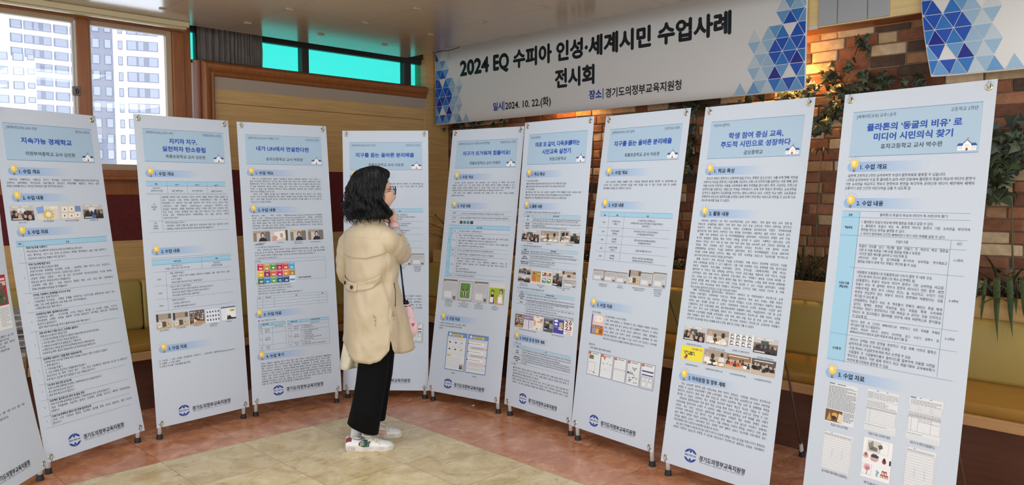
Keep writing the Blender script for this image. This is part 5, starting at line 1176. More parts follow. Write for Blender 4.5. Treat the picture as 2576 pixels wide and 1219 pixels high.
  ('C', 39.6, 67.0, 1.2, '지구에게 생긴 증상과 그 원인을 조사해보고,\n지구에게 올바른 처방 적어보기'),
  ('C', 39.6, 71.8, 1.2, '생활 속 물건에서 분리배출 표시를 찾아\n분리배출 종류 정리하기'),
  ('C', 39.5, 76.7, 1.2, '올바른 분리배출 방법 익히기'),
  ('C', 39.5, 81.5, 1.2, '헷갈리는 쓰레기들의 분리배출 방법을\n분리배출 백과사전을 통해 조사해보기'),
  ('F', 4.4, 89.1, 13.3, 95.0, 'docgrey'),
  ('F', 12.6, 89.2, 21.8, 95.1, 'docgrey'),
  ('F', 21.8, 89.2, 30.2, 95.2, 'docgrey'),
  ('F', 31.1, 87.3, 39.5, 95.0, 'desk'),
  ('F', 39.1, 87.9, 47.6, 95.3, 'docgrey'),
  ('F', 47.9, 87.2, 56.8, 95.2, 'docgrey'),
  ('C', 12.9, 97.5, 0.85, '오! 박사를 찾아올 것 같은\n다른 동물을 도와주기'),
  ('C', 25.7, 97.2, 0.85, '지구를 위한\n처방전 적어보기'),
  ('C', 39.2, 97.3, 0.85, '생활 속 물건에서 분리배출을 찾고,\n분리배출 종류 정리하기'),
  ('C', 52.0, 97.9, 0.85, '분리배출 백과사전을\n찾아보며 헷갈리는\n쓰레기의 분리배출\n방법 알아보기'),
  ('S', 108.7, '3. 수업 자료'),
  ('P', 7.2, 13.6, 113.6, 0.0, 1.2, '[도서 자료]'),
  ('F', 7.3, 114.4, 16.9, 125.6, 'book'),
  ('P', 17.5, 55.1, 115.1, 2.05, 1.25, '자, 맡겨주세요! / 이소영 / 비룡소~\n- 뭐든 척척 해결하는 오! 박사에게 수 많은 동물들과 사람들이 찾아온다.\n더워진 날씨에 털색 빛이 갈색으로 변한 흰올빼미가 찾아온다. 오! 박사는\n이를 해결하기 위해 초강력 화이트 염색약으로 깃털을 염색해준다.\n뜨거운 날씨로 인해 피부가 갈라진 코끼리에게는 물광팩과 팩 전용\n자판기를 만들어준다. 결국 참을 수 없는 지구가 너무 뜨겁다고 오!박사를\n찾아오며 지구온난화의 문제를 유쾌하게 꼬집어 낸 이야기이다.~'),
  ('P', 7.4, 11.8, 131.9, 0.0, 1.2, '[활동지]'),
  ('P', 7.5, 24.1, 133.8, 0.0, 1.2, '- 직접 개발한 활동지를 사용함'),
  ('F', 7.7, 135.4, 17.3, 148.4, 'ws1'),
  ('F', 17.6, 135.6, 26.6, 148.4, 'ws2'),
  ('F', 27.4, 135.7, 36.2, 148.5, 'ws3'),
  ('F', 37.1, 135.8, 46.0, 148.6, 'ws4'),
  ('F', 46.7, 135.7, 55.8, 148.8, 'ws5'),
 ],
 8: [
  ('HD', '시민교육 실천학교', '', [[16.1, 46, 17.1, '학생 참여 중심 교육,'], [12.1, 50.2, 21.4, '주도적 시민으로 성장하다']], [25.8, 36.2, 25.4, '금오중학교']),
  ('S', 33.3, '1. 학교 특성'),
  ('P', 4.5, 56.0, 37.7, 1.85, 1.48, '>본교의 비전은 존중하고 소통하며 꿈을 키우는 행복한 금오인이다. 이를 위해 첫째, 자신을\n사랑하고 타인을 존중하는 사람 둘째, 공감하는 소통으로 민주주의를 실천하는 사람 셋째, 꿈과\n끼를 키우며 성장하는 사람을 교육목표로 세워 지향점을 삼아 왔다. 특히, 공감하는 소통으로\n민주주의를 실천하는 사람으로 학생을 성장시키기 위해 학생 중심의 창의적인 교육과정을\n운영하고 자율적인 학교풍토를 조성하는 데에 노력하고 있다. 이러한 학교 비전, 교육목표와\n연계하여 시민교육 실천학교를 운영함으로써 학생이 주도적인 시민으로 성장할 수 있도록 더욱\n시너지 효과를 얻을 수 있었다.~'),
  ('S', 54.8, '2. 활동 내용'),
  ('P', 4.5, 55.8, 59.0, 1.76, 1.28, '>시민교육 실천학교 3년 차인 2024학년도에는 운영 과제인 “학생 참여 중심 교육 실천”을\n중심으로 교육활동을 해왔다. 학생 참여 중심 교과 수업 운영으로 학생의 시민성을 함양하고\n자유학기 연계 시민교육 수업으로 학생의 공동체성을 함양시키고자 하였다. 학생자치회를\n활성화하여 학생 참여의 민주적인 학교 문화를 조성하였다. 세부적인 실천 사항은 다음과 같다.\n>첫째, 학생 참여중심 교과 및 창의적체험활동을 실천하였다. 시민교육과 연계한 교과 수업,\n창의적 체험활동 실천을 통해 학생의 역량을 함양할 수 있었다. 구체적인 내용으로는 교과\n면에서 1학년은 자기 이해 및 진로 연계 학생 참여 중심 교육과정 운영, 2학년은 협력학습, 팀\n학습을 통한 공동체성 함양 수업을 실천하며 3학년은 주도적인 학생 참여와 사고력,\n문제해결력을 함양하는 수업을 설계하여 실천하였다. 특히, 창의적체험활동 시간을 활용하여\n학년별 공동체 활동을 운영하고, 매월 학급 회장, 부회장을 중심으로 학급회의를 정기적으로\n실시하며 민주시민으로서의 역량을 함양하였다.~\n>둘째, 자유학기 연계 시민교육 수업을 운영하였다. 주제 중심의 진로연계 시민교육 수업을\n통해 공동체성을 함양할 수 있기 때문이다. 이를 위해 프로젝트 수업, 문제해결 학습, 탐구수업을\n적용한 주제선택 프로그램을 운영하였다. 꿈꾸는 문학교실, 그림책프로젝트, 함께 떠나는\n발명여행 등 학생의 학습 선택권을 보장하는 다양한 프로그램을 개설하여 학생 주도의 수업을\n운영하였다. 특히 함께 떠나는 발명여행 프로그램의 경우 학생들이 세상을 다르게 바라볼 수\n있는 안목을 갖고 우리 생활 주변의 불편한 점을 찾아 개선하려는 노력을 통해 창의적 문제해결\n능력과 발명품 제작 능력을 키우며 바른 인성을 함양할 수 있는 수업을 실천하였다. 이처럼\n자유학기 연계 시민교육을 통해 학생들의 시민의식을 고양하고 생태, 다문화, 다양성 등 주제\n중심 수업을 실천하여 균형있는 시각을 가지도록 하였다.~'),
  ('P', 4.7, 55.7, 93.9, 1.78, 1.28, '>셋째, 학생자치회를 활성화하였다. 새학년도가 시작되기 전 학생자치회가 주도적으로 운영\n계획을 수립하였다. 학생자치회 주관으로 행사를 실시하고 행사 실시 후에는 전체 학생의\n피드백을 반영하여 개선, 보완하는 과정을 겪으며 학생들은 스스로 성장하였고 자발적인 참여로\n만족도 높은 결과를 얻어낼 수 있었다. 학생자치회 주관으로 운영한 행사에는 신입생 맞이\n스탬프투어, 교내 스포츠클럽 대회, 릴스대회(반대항 숏폼제작 대회), 어울림한마당 기획 및 운영\n등이 있다. 특히 교내 스포츠클럽 대회의 경우 학생자치회가 주도적으로 전체 학생의 의견을\n수렴하여 스포츠클럽 대회를 운영하였다. 종목 선정, 계획 수립, 홍보 및 안내, 규칙 정리, 심판,\n관람 학생들의 질서 정리 등 기획부터 운영, 평가까지 학생회가 주도적으로 운영하여 학생들이\n규칙 준수 및 질서를 지키는 자세를 갖추고 존중, 협력 등 인성을 기를 수 있었다.~'),
  ('F', 4.1, 111.6, 16.8, 118.5, 'class'),
  ('C', 11.0, 120.6, 0.95, '위도별면 면도·멘티 수업(수학)'),
  ('F', 17.5, 111.5, 30.0, 118.6, 'group'),
  ('C', 24.3, 120.6, 0.95, '다양한 생물 종 알아보기(과학)'),
  ('F', 30.4, 111.4, 43.6, 117.7, 'sketch'),
  ('C', 37.5, 119.8, 0.95, '감성면담 UCC 제작(기술가정)'),
  ('F', 43.8, 111.9, 56.1, 119.0, 'class'),
  ('C', 50.5, 121.0, 0.95, '입문 만들기 협력학습(국어)'),
  ('F', 4.0, 121.4, 16.9, 128.3, 'yellow'),
  ('C', 11.1, 130.5, 0.95, '그림책프로젝트(자유학기)'),
  ('F', 17.5, 121.2, 30.0, 128.7, 'group'),
  ('C', 24.3, 130.8, 0.95, '환경문제 토론하기(창체 동아리)'),
  ('F', 30.2, 121.5, 43.4, 128.7, 'gym'),
  ('C', 37.4, 130.8, 0.95, '학년 공동체 활동(창체 자율)'),
  ('F', 43.9, 121.6, 56.2, 128.9, 'gym2'),
  ('C', 50.6, 131.0, 0.95, '스포츠클럽대회(학생자치회)'),
  ('S', 136.6, '3. 아쉬운점 및 향후 계획'),
  ('P', 4.9, 55.7, 140.6, 1.78, 1.28, '>학교 교육과정 전반에 걸친 시민교육을 통해 학생이 균형있는 가치관을 형성하고 전인적으로\n성장할 수 있도록 교육공동체가 함께 노력하였다. 학생 참여 중심 교육과정으로 학생의 시민성을\n함양하고 자유학기 연계 학생 참여 수업으로 학생의 사회정서 학습 능력 및 문제해결 역량을\n함양할 수 있었다. 민주적인 학교 문화를 조성하여 자율과 책임의 학교로 거듭날 수 있었다.\n>시민교육 실천학교로서 학생 참여 중심 교육을 통해 학생이 주도적 시민으로 성장할 수 있는\n시민교육을 실현하고자 노력한 지 3년차로 이제는 시민교육 실천학교 운영 종료를 앞둔 시점이\n되었다. 지난 3년간 시민교육 실천학교를 운영하면서 아쉬웠던 점은 지역과 연계한 교육이\n다양하게 이루어지지 않은 점이다. 학교 교육을 통한 배움이 학생 삶으로 이어지기 위해서는\n삶의 맥락이 반영된 학습이 효과적일 것이다. 이를 위해서는 지역의 특성을 고려하고 인적, 물적\n자원을 활용한 교육이 이루어져야 한다. 하지만 지역 협력의 교육이 다양하게 이루어지지 않은\n면에 대해서 향후 고민하고 보완해야 할 점으로 보인다.~\n>앞으로도 학생들이 자신과 타인을 소중히 여기고 공감과 소통을 기반으로 꿈을 향해 나아가 평화로운\n사회에 기여하는 일원으로 성장할 수 있도록 시민교육이 적극적으로 실천되는 모습을 기대해본다.'),
 ],
 9: [
  ('HD', '[세계시민교육] 교과 I 윤리', '고등학교 2학년', [[11.5, 49, 16.2, '플라톤의 ‘동굴의 비유’ 로'], [14.8, 46, 20.3, '미디어 시민의식 찾기']], [18.1, 42.6, 24.0, '효자고등학교 교사 박수완']),
  ('S', 31.4, '1. 수업 개요'),
  ('P', 4.4, 55.6, 35.6, 1.78, 1.42, '- 일반계 고등학교 2학년 윤리와사상 수업의 활동자료로 활용할 수 있습니다.~\n- 2학년 윤리와사상 수업 중 플라톤의 윤리 사상 단원에서 플라톤의 동굴의 비유와 미디어 환경이\n가진 유사성을 비교하고 정보의 편향성과 편견을 자각하여 온라인과 미디어 세상에서 세계와\n소통하기 위한 건강한 시민의식을 갖출 수 있도록 함.~'),
  ('S', 46.6, '2. 수업 내용'),
  ('B', 4.4, 50.2, 12.2, 113.0, 'H'),
  ('L', 4.4, 50.0, 55.4, 50.0),
  ('L', 4.4, 52.6, 55.3, 52.6),
  ('L', 4.4, 60.2, 55.3, 60.2),
  ('L', 12.9, 63.7, 55.2, 63.7),
  ('L', 12.2, 50.2, 12.2, 112.8),
  ('C', 8.2, 51.7, 1.2, '*회차'),
  ('P', 20.8, 47.2, 51.8, 0.0, 1.3, '플라톤의 동굴의 비유와 미디어 속 시민의식 찾기'),
  ('C', 7.9, 56.9, 1.2, '*학습목표'),
  ('P', 13.4, 55.6, 54.9, 1.62, 1.29, '1. 플라톤의 동굴의 비유에 대해 질문을 만들고 답할 수 있다.~\n2. 플라톤의 동굴의 비유 속 환경과 미디어 환경이 가진 유사성을 파악하여\n편견을 만드는 환경을 설명할 수 있다.~\n3. 미디어 환경에서 건강한 세계시민이 되기 위한 자세를 알할 수 있다.~'),
  ('C', 30.9, 61.9, 1.3, '수업의 흐름'),
  ('C', 52.5, 61.5, 1.3, '시간'),
  ('P', 13.4, 48.8, 64.9, 1.59, 1.27, '동굴의 비유를 읽고 개인별 질문 만들기 후 자신의 최고 질문을\n고른 후 모둠 토론을 거쳐 모둠 질문을 만들고 토론함.~\n-다양한 질문 예시를 알려주고 시도하게 함.~\n-미디어와 연관 된 일기자료를 추가하여 유사성을 생각해보고\n질문을 만들어 보게 하는 방법도 생각해 볼 수 있음.~'),
  ('C', 52.7, 67.7, 1.3, '1~2차시'),
  ('L', 13.3, 93.9, 55.3, 93.9),
  ('L', 10.3, 73.5, 55.3, 73.5),
  ('L', 4.5, 101.5, 55.3, 101.5),
  ('L', 4.4, 112.4, 55.2, 112.4),
  ('L', 49.4, 60.4, 49.4, 111.8),
  ('P', 13.6, 48.7, 75.7, 1.64, 1.32, '모둠별로 모둠활동1과 모둠활동2로 나누어 활동 후 내용 공유~\n- 경우에 따라 하나의 활동으로 축소 운영해도 됨.~\n(모둠활동1) 동굴의 비유와 미디어 환경이 가진 유사성을 비교함.\n동굴의 비유 속 결박된 죄수의 환경과 미디어가 만든 환경 -편견\n사례(성역할 편견 등이 나타난 광고)- 을 비교하고, 우리가 가진\n편견과 선입견의 많은 부분이 미디어 환경에서 비롯된다는 것을\n자각할 수 있도록 함.~\n(모둠활동2) 동굴의 비유 속 죄수들이 진짜의 세상은 동굴 밖에\n있다는 말에도 편향된 정보만을 믿는 모습을 통해 우리에게\n주어지는 정보가 편향되거나 거짓 정보일 수 있다는 것을 인식하고\n미디어 속 알고리즘의 필터버블 현상에 대해 비판적으로 받아들일\n수 있도록 함.~'),
  ('P', 13.3, 48.8, 96.0, 1.47, 1.18, '미디어 환경 속 건강한 세계시민으로 성장하기 위한 자세를 주제로\n생각글쓰기를 하고 발표한다.~\n-동굴의 비유와 미디어 환경의 유사성을 알고 우리가 갖춰야 할\n세계시민의식의 태도와 실천 방법에 대해 글쓰기를 함.~'),
  ('P', 13.4, 48.3, 103.5, 1.69, 1.35, '-미디어 검색을 위한 환경을 조성하고 수업 과제 이외의 활용은\n금지하도록 안내 후 수시로 순회함.~\n-수업 차시는 수업환경에 따라 축소 운영할 수 있음.~\n-모둠활동 후 구글클래스룸의 슬라이드를 활용하여 모둠별 의견을\n정리하고 발표도 하면 쉽게 정리가 되고 생활기록부 교과세부특기\n사항에 참고자료로 활용할 수 있음.~'),
  ('C', 8.4, 81.0, 1.2, '*수업의 흐름\n*(학습내용)'),
  ('C', 8.3, 107.6, 1.2, '*유의할 점'),
  ('C', 52.5, 83.0, 1.3, '3~4차시'),
  ('C', 52.5, 97.2, 1.3, '5~6차시'),
  ('S', 118.2, '3. 수업 자료'),
  ('F', 6.6, 121.9, 19.4, 138.3, 'doccave'),
  ('P', 9.4, 16.9, 139.6, 0.0, 1.2, '동굴의 비유 읽기자료'),
  ('F', 23.5, 121.4, 36.3, 137.6, 'doctab'),
  ('P', 25.7, 34.5, 139.2, 0.0, 1.2, '동굴의 비유 하브루타 활동'),
  ('F', 40.3, 120.7, 52.9, 137.0, 'doctab2'),
  ('P', 42.2, 51.3, 138.5, 0.0, 1.2, '미디어 속 편견 (모둠활동1)'),
  ('F', 6.7, 142.1, 19.8, 157.7, 'doclin'),
  ('P', 7.6, 18.9, 159.0, 0.0, 1.2, '알고리즘과 필터버블 (모둠활동2)'),
  ('F', 24.2, 140.5, 36.0, 156.1, 'pics'),
  ('P', 25.9, 31.6, 158.5, 0.0, 1.2, '생각글쓰기'),
  ('F', 41.0, 139.8, 52.3, 156.8, 'doclin'),
 ],
}
POSTERS[0] += [('F', 40.0, 82.0, 57.5, 108.5, 'redbook'), ('P', 34.0, 57.0, 112.0, 1.6, 1.2, '학생 스스로 생활 속에서 실천할 수 있는 작은\n행동을 찾아 기록하고 친구들과 나누어 봄.~\n모둠별 결과를 정리하여 교실에 게시하고\n서로의 생각을 존중하며 이야기함.~\n실천 결과를 되돌아보고 다짐을 적어 봄.~'),
 ('S', 137.0, '3. 수업 자료'), ('P', 8.0, 54.0, 146.5, 2.4, 1.3, '◆ 참고자료 : 학급 활동 기록지, 토의 활동지, 실천 다짐 카드와 결과 사진\n◆ 활동자료 : 생활 속 나눔을 실천하는 모습을 담은 그림과 글 모음~')]
GEO = {0: (0.8056, 4.1400, 0.8142, 0.0599, 1.8000, 0.6000, 0.1973, 0.0553), 1: (1.2888, 4.5013, 0.3672, 0.0667, 1.8176, 0.5920, 0.3185, 0.0240), 2: (1.9149, 4.5972, 0.0879, 0.0732, 1.8238, 0.5931, 0.1766, -0.0029),
 3: (2.5289, 4.5697, -0.1609, 0.0815, 1.8157, 0.6062, 0.2049, -0.0064), 4: (3.0945, 4.3826, -0.8081, 0.0621, 1.8052, 0.5980, 0.0883, 0.0300), 5: (3.3373, 3.8486, -1.3752, 0.0733, 1.8064, 0.6062, 0.2977, 0.0050),
 6: (3.3971, 3.2204, -1.6244, 0.0747, 1.8157, 0.6006, 0.1814, -0.0002), 7: (3.3229, 2.5873, -1.6580, 0.0831, 1.8067, 0.6137, 0.2747, -0.0071), 8: (3.2333, 1.9020, -1.6230, 0.0746, 1.8136, 0.6015, 0.3455, 0.0022), 9: (3.0982, 1.1196, -1.7031, 0.0626, 1.8035, 0.5994, 0.2673, 0.0045)}
LABELS = {0: 'white banner stand at the far left edge, steeply angled, with a red picture halfway down', 1: 'white banner stand with one-line blue title and nine numbered table rows, second from left',
 2: 'white banner stand below the window edge with three STEP rows and blank lower part', 3: 'white banner stand with a chart of coloured square tiles at mid height',
 4: 'white banner stand in the corner, partly hidden behind the woman', 5: 'white banner stand with two blue-framed worksheets, first one to the right of the woman',
 6: 'white banner stand crowded with small tables and photos, between two others below the title banner', 7: 'white banner stand with five worksheets in a row and a small book cover',
 8: 'white banner stand filled with dense paragraphs and eight photos, second from right', 9: 'large rightmost white banner stand with a table with blue side column and worksheets'}
VINYL = mat('white_vinyl_banner', (198, 205, 214), 0.42, spec=0.4)
BRASS = mat('grommet_metal', (196, 184, 150), 0.25, metal=1.0)
RODM = mat('fibreglass_rod', (98, 80, 66), 0.4)
TIPM = mat('white_nylon_tip', (206, 206, 202), 0.45)
HOOKM = mat('grey_hook_tip', (176, 174, 168), 0.35, metal=0.3)
RUB = mat('black_rubber_foot', (24, 24, 25), 0.6)
def banner_stand(k, ops, dv=0.0):
    bx, by, th, z0, H, W, lean, bow = GEO[k]
    root = empty('banner_stand', (bx, by, 0), th); tag(root, LABELS[k], 'banner stand', 'exhibition banner stands')
    def back(s): return lean * s + bow * 4 * s * (1 - s)
    def nrm(s):
        d = (lean + bow * 4 * (1 - 2 * s)) / H; return Vector((0, -1, d)).normalized()
    def fmap(x, y, layer=0):
        u, s = x / 60 - .5, 1 - y / 180; return Vector((u * W, back(s), z0 + H * s)) + nrm(s) * (0.0003 + 0.00022 * layer if layer else 0)
    def P(u, s, off): return Vector((u * W, back(s), z0 + H * s)) + nrm(s) * -off
    mb = MB(); n = 60; nx = 6
    for side in (0, 1):
        vs = []
        for j in range(n + 1):
            for i in range(nx + 1):
                # the top edge sags a little between the two eyelets
                s = j / n; u = i / nx - .5; p = P(u, s, 0.0008 * side)
                vs.append(p)
        fs = [(j * (nx + 1) + i, j * (nx + 1) + i + 1, (j + 1) * (nx + 1) + i + 1, (j + 1) * (nx + 1) + i) for j in range(n) for i in range(nx)]
        if side: fs = [tuple(reversed(q)) for q in fs]
        mb.add(vs, fs)
    N1 = (n + 1) * (nx + 1)
    rim = [i for i in range(nx + 1)] + [j * (nx + 1) + nx for j in range(1, n + 1)] + [n * (nx + 1) + i for i in range(nx - 1, -1, -1)] + [j * (nx + 1) for j in range(n - 1, 0, -1)]
    m = len(rim)
    for a in range(m): mb.f.append((rim[a], rim[(a + 1) % m] , rim[(a + 1) % m] + N1, rim[a] + N1)); mb.mi.append(0)
    sheet = mb.build('sheet', VINYL, root, recalc=True)
    S = Sheet(fmap); run_ops(S, ops, dv); S.build(sheet)
    corners = [(2.75, 2.75, 1), (57.25, 2.75, 1), (2.75, 177.5, -1), (57.25, 177.5, -1)]
    for cx, cy, up in corners:
        s = 1 - cy / 180; q = nrm(s); c = fmap(cx, cy, 0); zax = q; xax = Vector((1, 0, 0)); yax = zax.cross(xax)
        M = Matrix.Translation(c) @ Matrix((xax, yax, zax)).transposed().to_4x4()
        g = MB(); g.lathe([(0.0068, -0.0004), (0.0068, 0.0022), (0.009, 0.0034), (0.012, 0.0028), (0.0142, 0.0006), (0.0142, -0.0004)], 20, M); g.build('grommet', BRASS, root, smooth=True)
        h = MB(); h.lathe([(0.0066, -0.0012), (0.0, -0.0012)], 14, M); 
        if up > 0:
            d = Vector((0.004 if cx > 30 else 0.001, 0, 0.024)); pts = [c - q * 0.012 - Vector((0, 0, .004)), c + q * 0.004 - Vector((0, 0, .003)), c + q * 0.010 + Vector((0.001, 0, .006)), c + q * 0.008 + d]
            h.tube(pts, [0.0055, 0.006, 0.005, 0.0022], 10)
        else:
            pts = [c - q * 0.010, c + q * 0.005, c + q * 0.006 - Vector((0, 0, .012)), c + q * 0.002 - Vector((0, 0, .026))]; h.tube(pts, [0.0045, 0.005, 0.005, 0.004], 10)
        h.build('hook', HOOKM, root, smooth=True)
    # two crossed bowed rods with feet, one rear leg
    hubb = 0.26
    def rod(t, sg):
        u = sg * (-.455 + .91 * t); s = .01 + .975 * t; p = P(u, s, 0.012); p.y += hubb * math.sin(math.pi * t) ** 0.9; return p
    for sg in (1, -1):
        r = MB(); r.tube([rod(t / 24, sg) for t in range(25)], 0.0045, 8); r.build('cross_rod', RODM, root, smooth=True)
        a = P(sg * .455, .012, 0.020); ft = MB(); gx = a.x; gy = a.y + .004
        lg = MB(); lg.tube([P(sg * .455, .045, 0.018), P(sg * .455, .012, 0.020), Vector((gx, gy, 0.022))], [0.0085, 0.0115, 0.0115], 12)
        lo = lg.build('leg', TIPM, root, smooth=True)
        ft.lathe([(0.0135, 0.029), (0.0155, 0.026), (0.0185, 0.003), (0.0175, 0.0)], 14, Matrix.Translation((gx, gy, 0))); ft.build('rubber_foot', RUB, lo)
    hub = rod(.5, 1) + Vector((0, .006, 0)); hb = MB(); hb.box(hub.x - .025, hub.y - .014, hub.z - .025, hub.x + .025, hub.y + .014, hub.z + .025); hb.build('hub', RUB, root, bevel=.006)
    dist = 0.80 if 5 <= k else 0.62
    foot = Vector((0.045 if k >= 5 else 0.0, dist, 0)); a = hub + Vector((0, .01, -.01))
    lg = MB(); lg.tube([a, a.lerp(foot, .5) + Vector((0, .03, .02)), foot + Vector((0, -.01, .05))], [0.006, 0.006, 0.006], 10); lo = lg.build('leg', RODM, root, smooth=True); lo['label'] = 'thin brown rear leg rod'
    cl = MB(); cl.tube([foot + Vector((0, -.014, .075)), foot + Vector((0, -.004, .03))], [0.0095, 0.011], 12); cl.build('collar', TIPM, lo)
    ft = MB(); ft.lathe([(0.013, 0.036), (0.0145, 0.033), (0.0165, 0.004), (0.0155, 0.0)], 14, Matrix.Translation(foot)); ft.build('rubber_foot', RUB, lo)
    return root
POSTERS[4] = [o for o in POSTERS[7]]
for k in range(10): banner_stand(k, POSTERS[k], -2.0 if k == 4 else 0.0)

# ================================================================ HANGING TITLE BANNERS
SIGNX = 4.785; SIGN_L, SIGN_T = 5.893, 2.85
SIGNV = mat('matte_banner_cloth', (226, 220, 212), 0.6)
def tinted(c): return {'A': (18, 34, 134), 'D': (24, 78, 172), 'B': (44, 116, 186), 'M': (104, 154, 198), 'L': (154, 184, 204), 'P': (192, 204, 208), 'Q': (206, 208, 206)}[c]
ROWS = ['BMDMBPLM-L', 'MD-MALPL', 'BADBDLLP', 'DDBDDLPL', 'DD-BML-Q', 'MBDM', 'LLMP', 'DP--Q', 'BML', 'MD']
def triangles(S, xe, sg, bottom=75.6, rh=8.55, hs=4.92, top=-20):
    for r, row in enumerate(ROWS):
        for i, c in enumerate(row):
            if c == '-': continue
            up = (i + r) % 2 == 1; cx = 1.0 + hs * i; y1 = bottom - rh * r; y0 = y1 - rh
            pts = [(cx - hs, y1), (cx + hs, y1), (cx, y0)] if up else [(cx - hs, y0), (cx + hs, y0), (cx, y1)]
            m = (sum(p[0] for p in pts) / 3, sum(p[1] for p in pts) / 3)
            pts = [(m[0] + (p[0] - m[0]) * .94, m[1] + (p[1] - m[1]) * .94) for p in pts]
            # keep to the cloth: clip at the hem and the side
            out = []
            for k in range(len(pts)):
                a, b = pts[k - 1], pts[k]
                if (a[0] < .5) != (b[0] < .5): t = (.5 - a[0]) / (b[0] - a[0]); out.append((.5, a[1] + t * (b[1] - a[1])))
                if b[0] >= .5: out.append(b)
            if len(out) > 2 and y0 > top:
                S.poly([(xe + sg * p[0], p[1]) for p in out], tinted(c), 2)
root = empty('title_banner', (SIGNX, (SIGN_L + 2.2) / 2, 2.1)); tag(root, 'wide white title banner with big black lettering and blue triangles at both ends', 'banner', 'hanging banners')
def fsign(x, y, layer=0):
    z = SIGN_T - y / 100; w = 0.004 * math.sin(x * .03) * max(0, (y - 40) / 36)
    return Vector((SIGNX - 0.0003 - 0.0004 * layer - w, SIGN_L - x / 100, z)) - root.location
nx, ny = 60, 12
mb = MB(); W0, H0 = 370.0, 76.2
vs = [fsign(W0 * i / nx, H0 * j / ny - 6 * (1 - j / ny)) for j in range(ny + 1) for i in range(nx + 1)]
fs = [(j * (nx + 1) + i, (j + 1) * (nx + 1) + i, (j + 1) * (nx + 1) + i + 1, j * (nx + 1) + i + 1) for j in range(ny) for i in range(nx)]
mb.add(vs, fs); cloth = mb.build('cloth', SIGNV, root, smooth=True); sm = cloth.modifiers.new('t', 'SOLIDIFY'); sm.thickness = 0.0015; sm.offset = -1; evaluated(cloth)
S = Sheet(fsign)
S.part('title_lettering')
def big(x0, x1, y, size, t, col='K', b=.01):
    # black letters with a pale outline
    e = size * .036; g = size * .060
    for k, (dx, dy) in enumerate(((g, 0), (-g, 0), (0, g), (0, -g), (g * .7, g * .7), (-g * .7, g * .7), (g * .7, -g * .7), (-g * .7, -g * .7))): S.text(x0 + dx, y + dy, t, size, x1 - x0, (232, 226, 218), b, layer=1.2 + .1 * k, res=2)
    for k, (dx, dy) in enumerate(((0, 0), (e, 0), (-e, 0), (0, e), (0, -e))): S.text(x0 + dx, y + dy, t, size, x1 - x0, col, b, layer=3 + .1 * k, res=3)
a = [on_x(1080 + x / 3.5854, 80, SIGNX).y for x in (285, 535, 580, 715, 760)]; a = [(SIGN_L - v) * 100 for v in a]
big(37.2, a[1], 32.4, 18.4, '2024'); big(a[2], a[3], 32.3, 18.4, 'EQ'); big(a[4], 316.7, 32.0, 16.6, '수피아 인성·세계시민 수업사례'); big(156.7, 197.9, 53.8, 16.0, '전시회')
S.part('date_heading'); S.heavy(82, 67.6, '일시', 7.6, 12.6, (26, 54, 150), .022); S.rect(95.6, 60.6, 96.3, 69.2, (26, 54, 150), 4); S.part('date_line'); S.heavy(97.6, 68.0, '2024. 10. 22.(화)', 8.2, 54, 'K', .014)
S.part('place_heading'); S.heavy(193, 66.8, '장소', 7.6, 12.6, (26, 54, 150), .022); S.rect(206.8, 59.8, 207.5, 68.4, (26, 54, 150), 4); S.part('place_line'); S.heavy(209.7, 67.0, '경기도의정부교육지원청', 7.8, 68.8, 'K', .014)
S.part('triangle_pattern'); triangles(S, 0, 1)
S.part('triangle_pattern'); triangles(S, 369.6, -1)
S.build(cloth)
b = MB(); b.box(-0.004, -0.05, -0.012, 0.0, 0.02, 0.012); o = b.build('tape', mat('clear_tape', (214, 206, 196), 0.2), root, bevel=.001); o.location = Vector((FX - 0.003, 2.185, 2.474)) - root.location
# second banner, its near edge curling
root = empty('title_banner', (4.80, 0.6, 2.1)); tag(root, 'second white banner at the upper right edge with curled side and blue triangles', 'banner', 'hanging banners')
def fsign2(x, y, layer=0):
    z = SIGN_T - y / 100; e = max(0.0, (y - 20) / 56); e2 = math.exp(-x / 9.0)
    return Vector((4.785 - 0.0003 - 0.0004 * layer - 0.045 * e2 * e - .004 * math.sin(x * .05) * e, 1.535 - x / 100 - 0.085 * e ** 1.6 * math.exp(-x / 40.0), z)) - root.location
mb = MB(); W0 = 330.0; xs = [0, 1, 2, 3, 4.5, 6, 8, 10, 13, 16, 20, 25, 30, 36, 44, 54, 66, 80, 100, 130, 170, 220, 275, 330]; nx = len(xs) - 1; ny = 24
vs = [fsign2(xs[i], H0 * j / ny - 6 * (1 - j / ny)) for j in range(ny + 1) for i in range(nx + 1)]
fs = [(j * (nx + 1) + i, (j + 1) * (nx + 1) + i, (j + 1) * (nx + 1) + i + 1, j * (nx + 1) + i + 1) for j in range(ny) for i in range(nx)]
mb.add(vs, fs); cloth = mb.build('cloth', SIGNV, root, smooth=True); sm = cloth.modifiers.new('t', 'SOLIDIFY'); sm.thickness = 0.0015; sm.offset = -1; evaluated(cloth)
S = Sheet(lambda x, y, l=0: fsign2(x, y, l + 2)); S.part('triangle_pattern'); triangles(S, 0, 1); S.build(cloth)
# cable lying along the ceiling edge at the banner's left end
b = MB(); p0 = Vector((4.26, 5.30, 2.645)); b.tube([p0 + Vector((0.0, -.02, 0)), p0 + Vector((-.015, -.06, -.012)), p0 + Vector((-.01, -.13, -.004)), p0 + Vector((0.005, -.22, -.010)), p0 + Vector((0.01, -.36, 0.0))], 0.0035, 6)
tag(b.build('cable', mat('dark_brown_cable', (52, 36, 26), 0.5), smooth=True), 'thin dark cable looped along the ceiling edge above the title banner', 'cable')

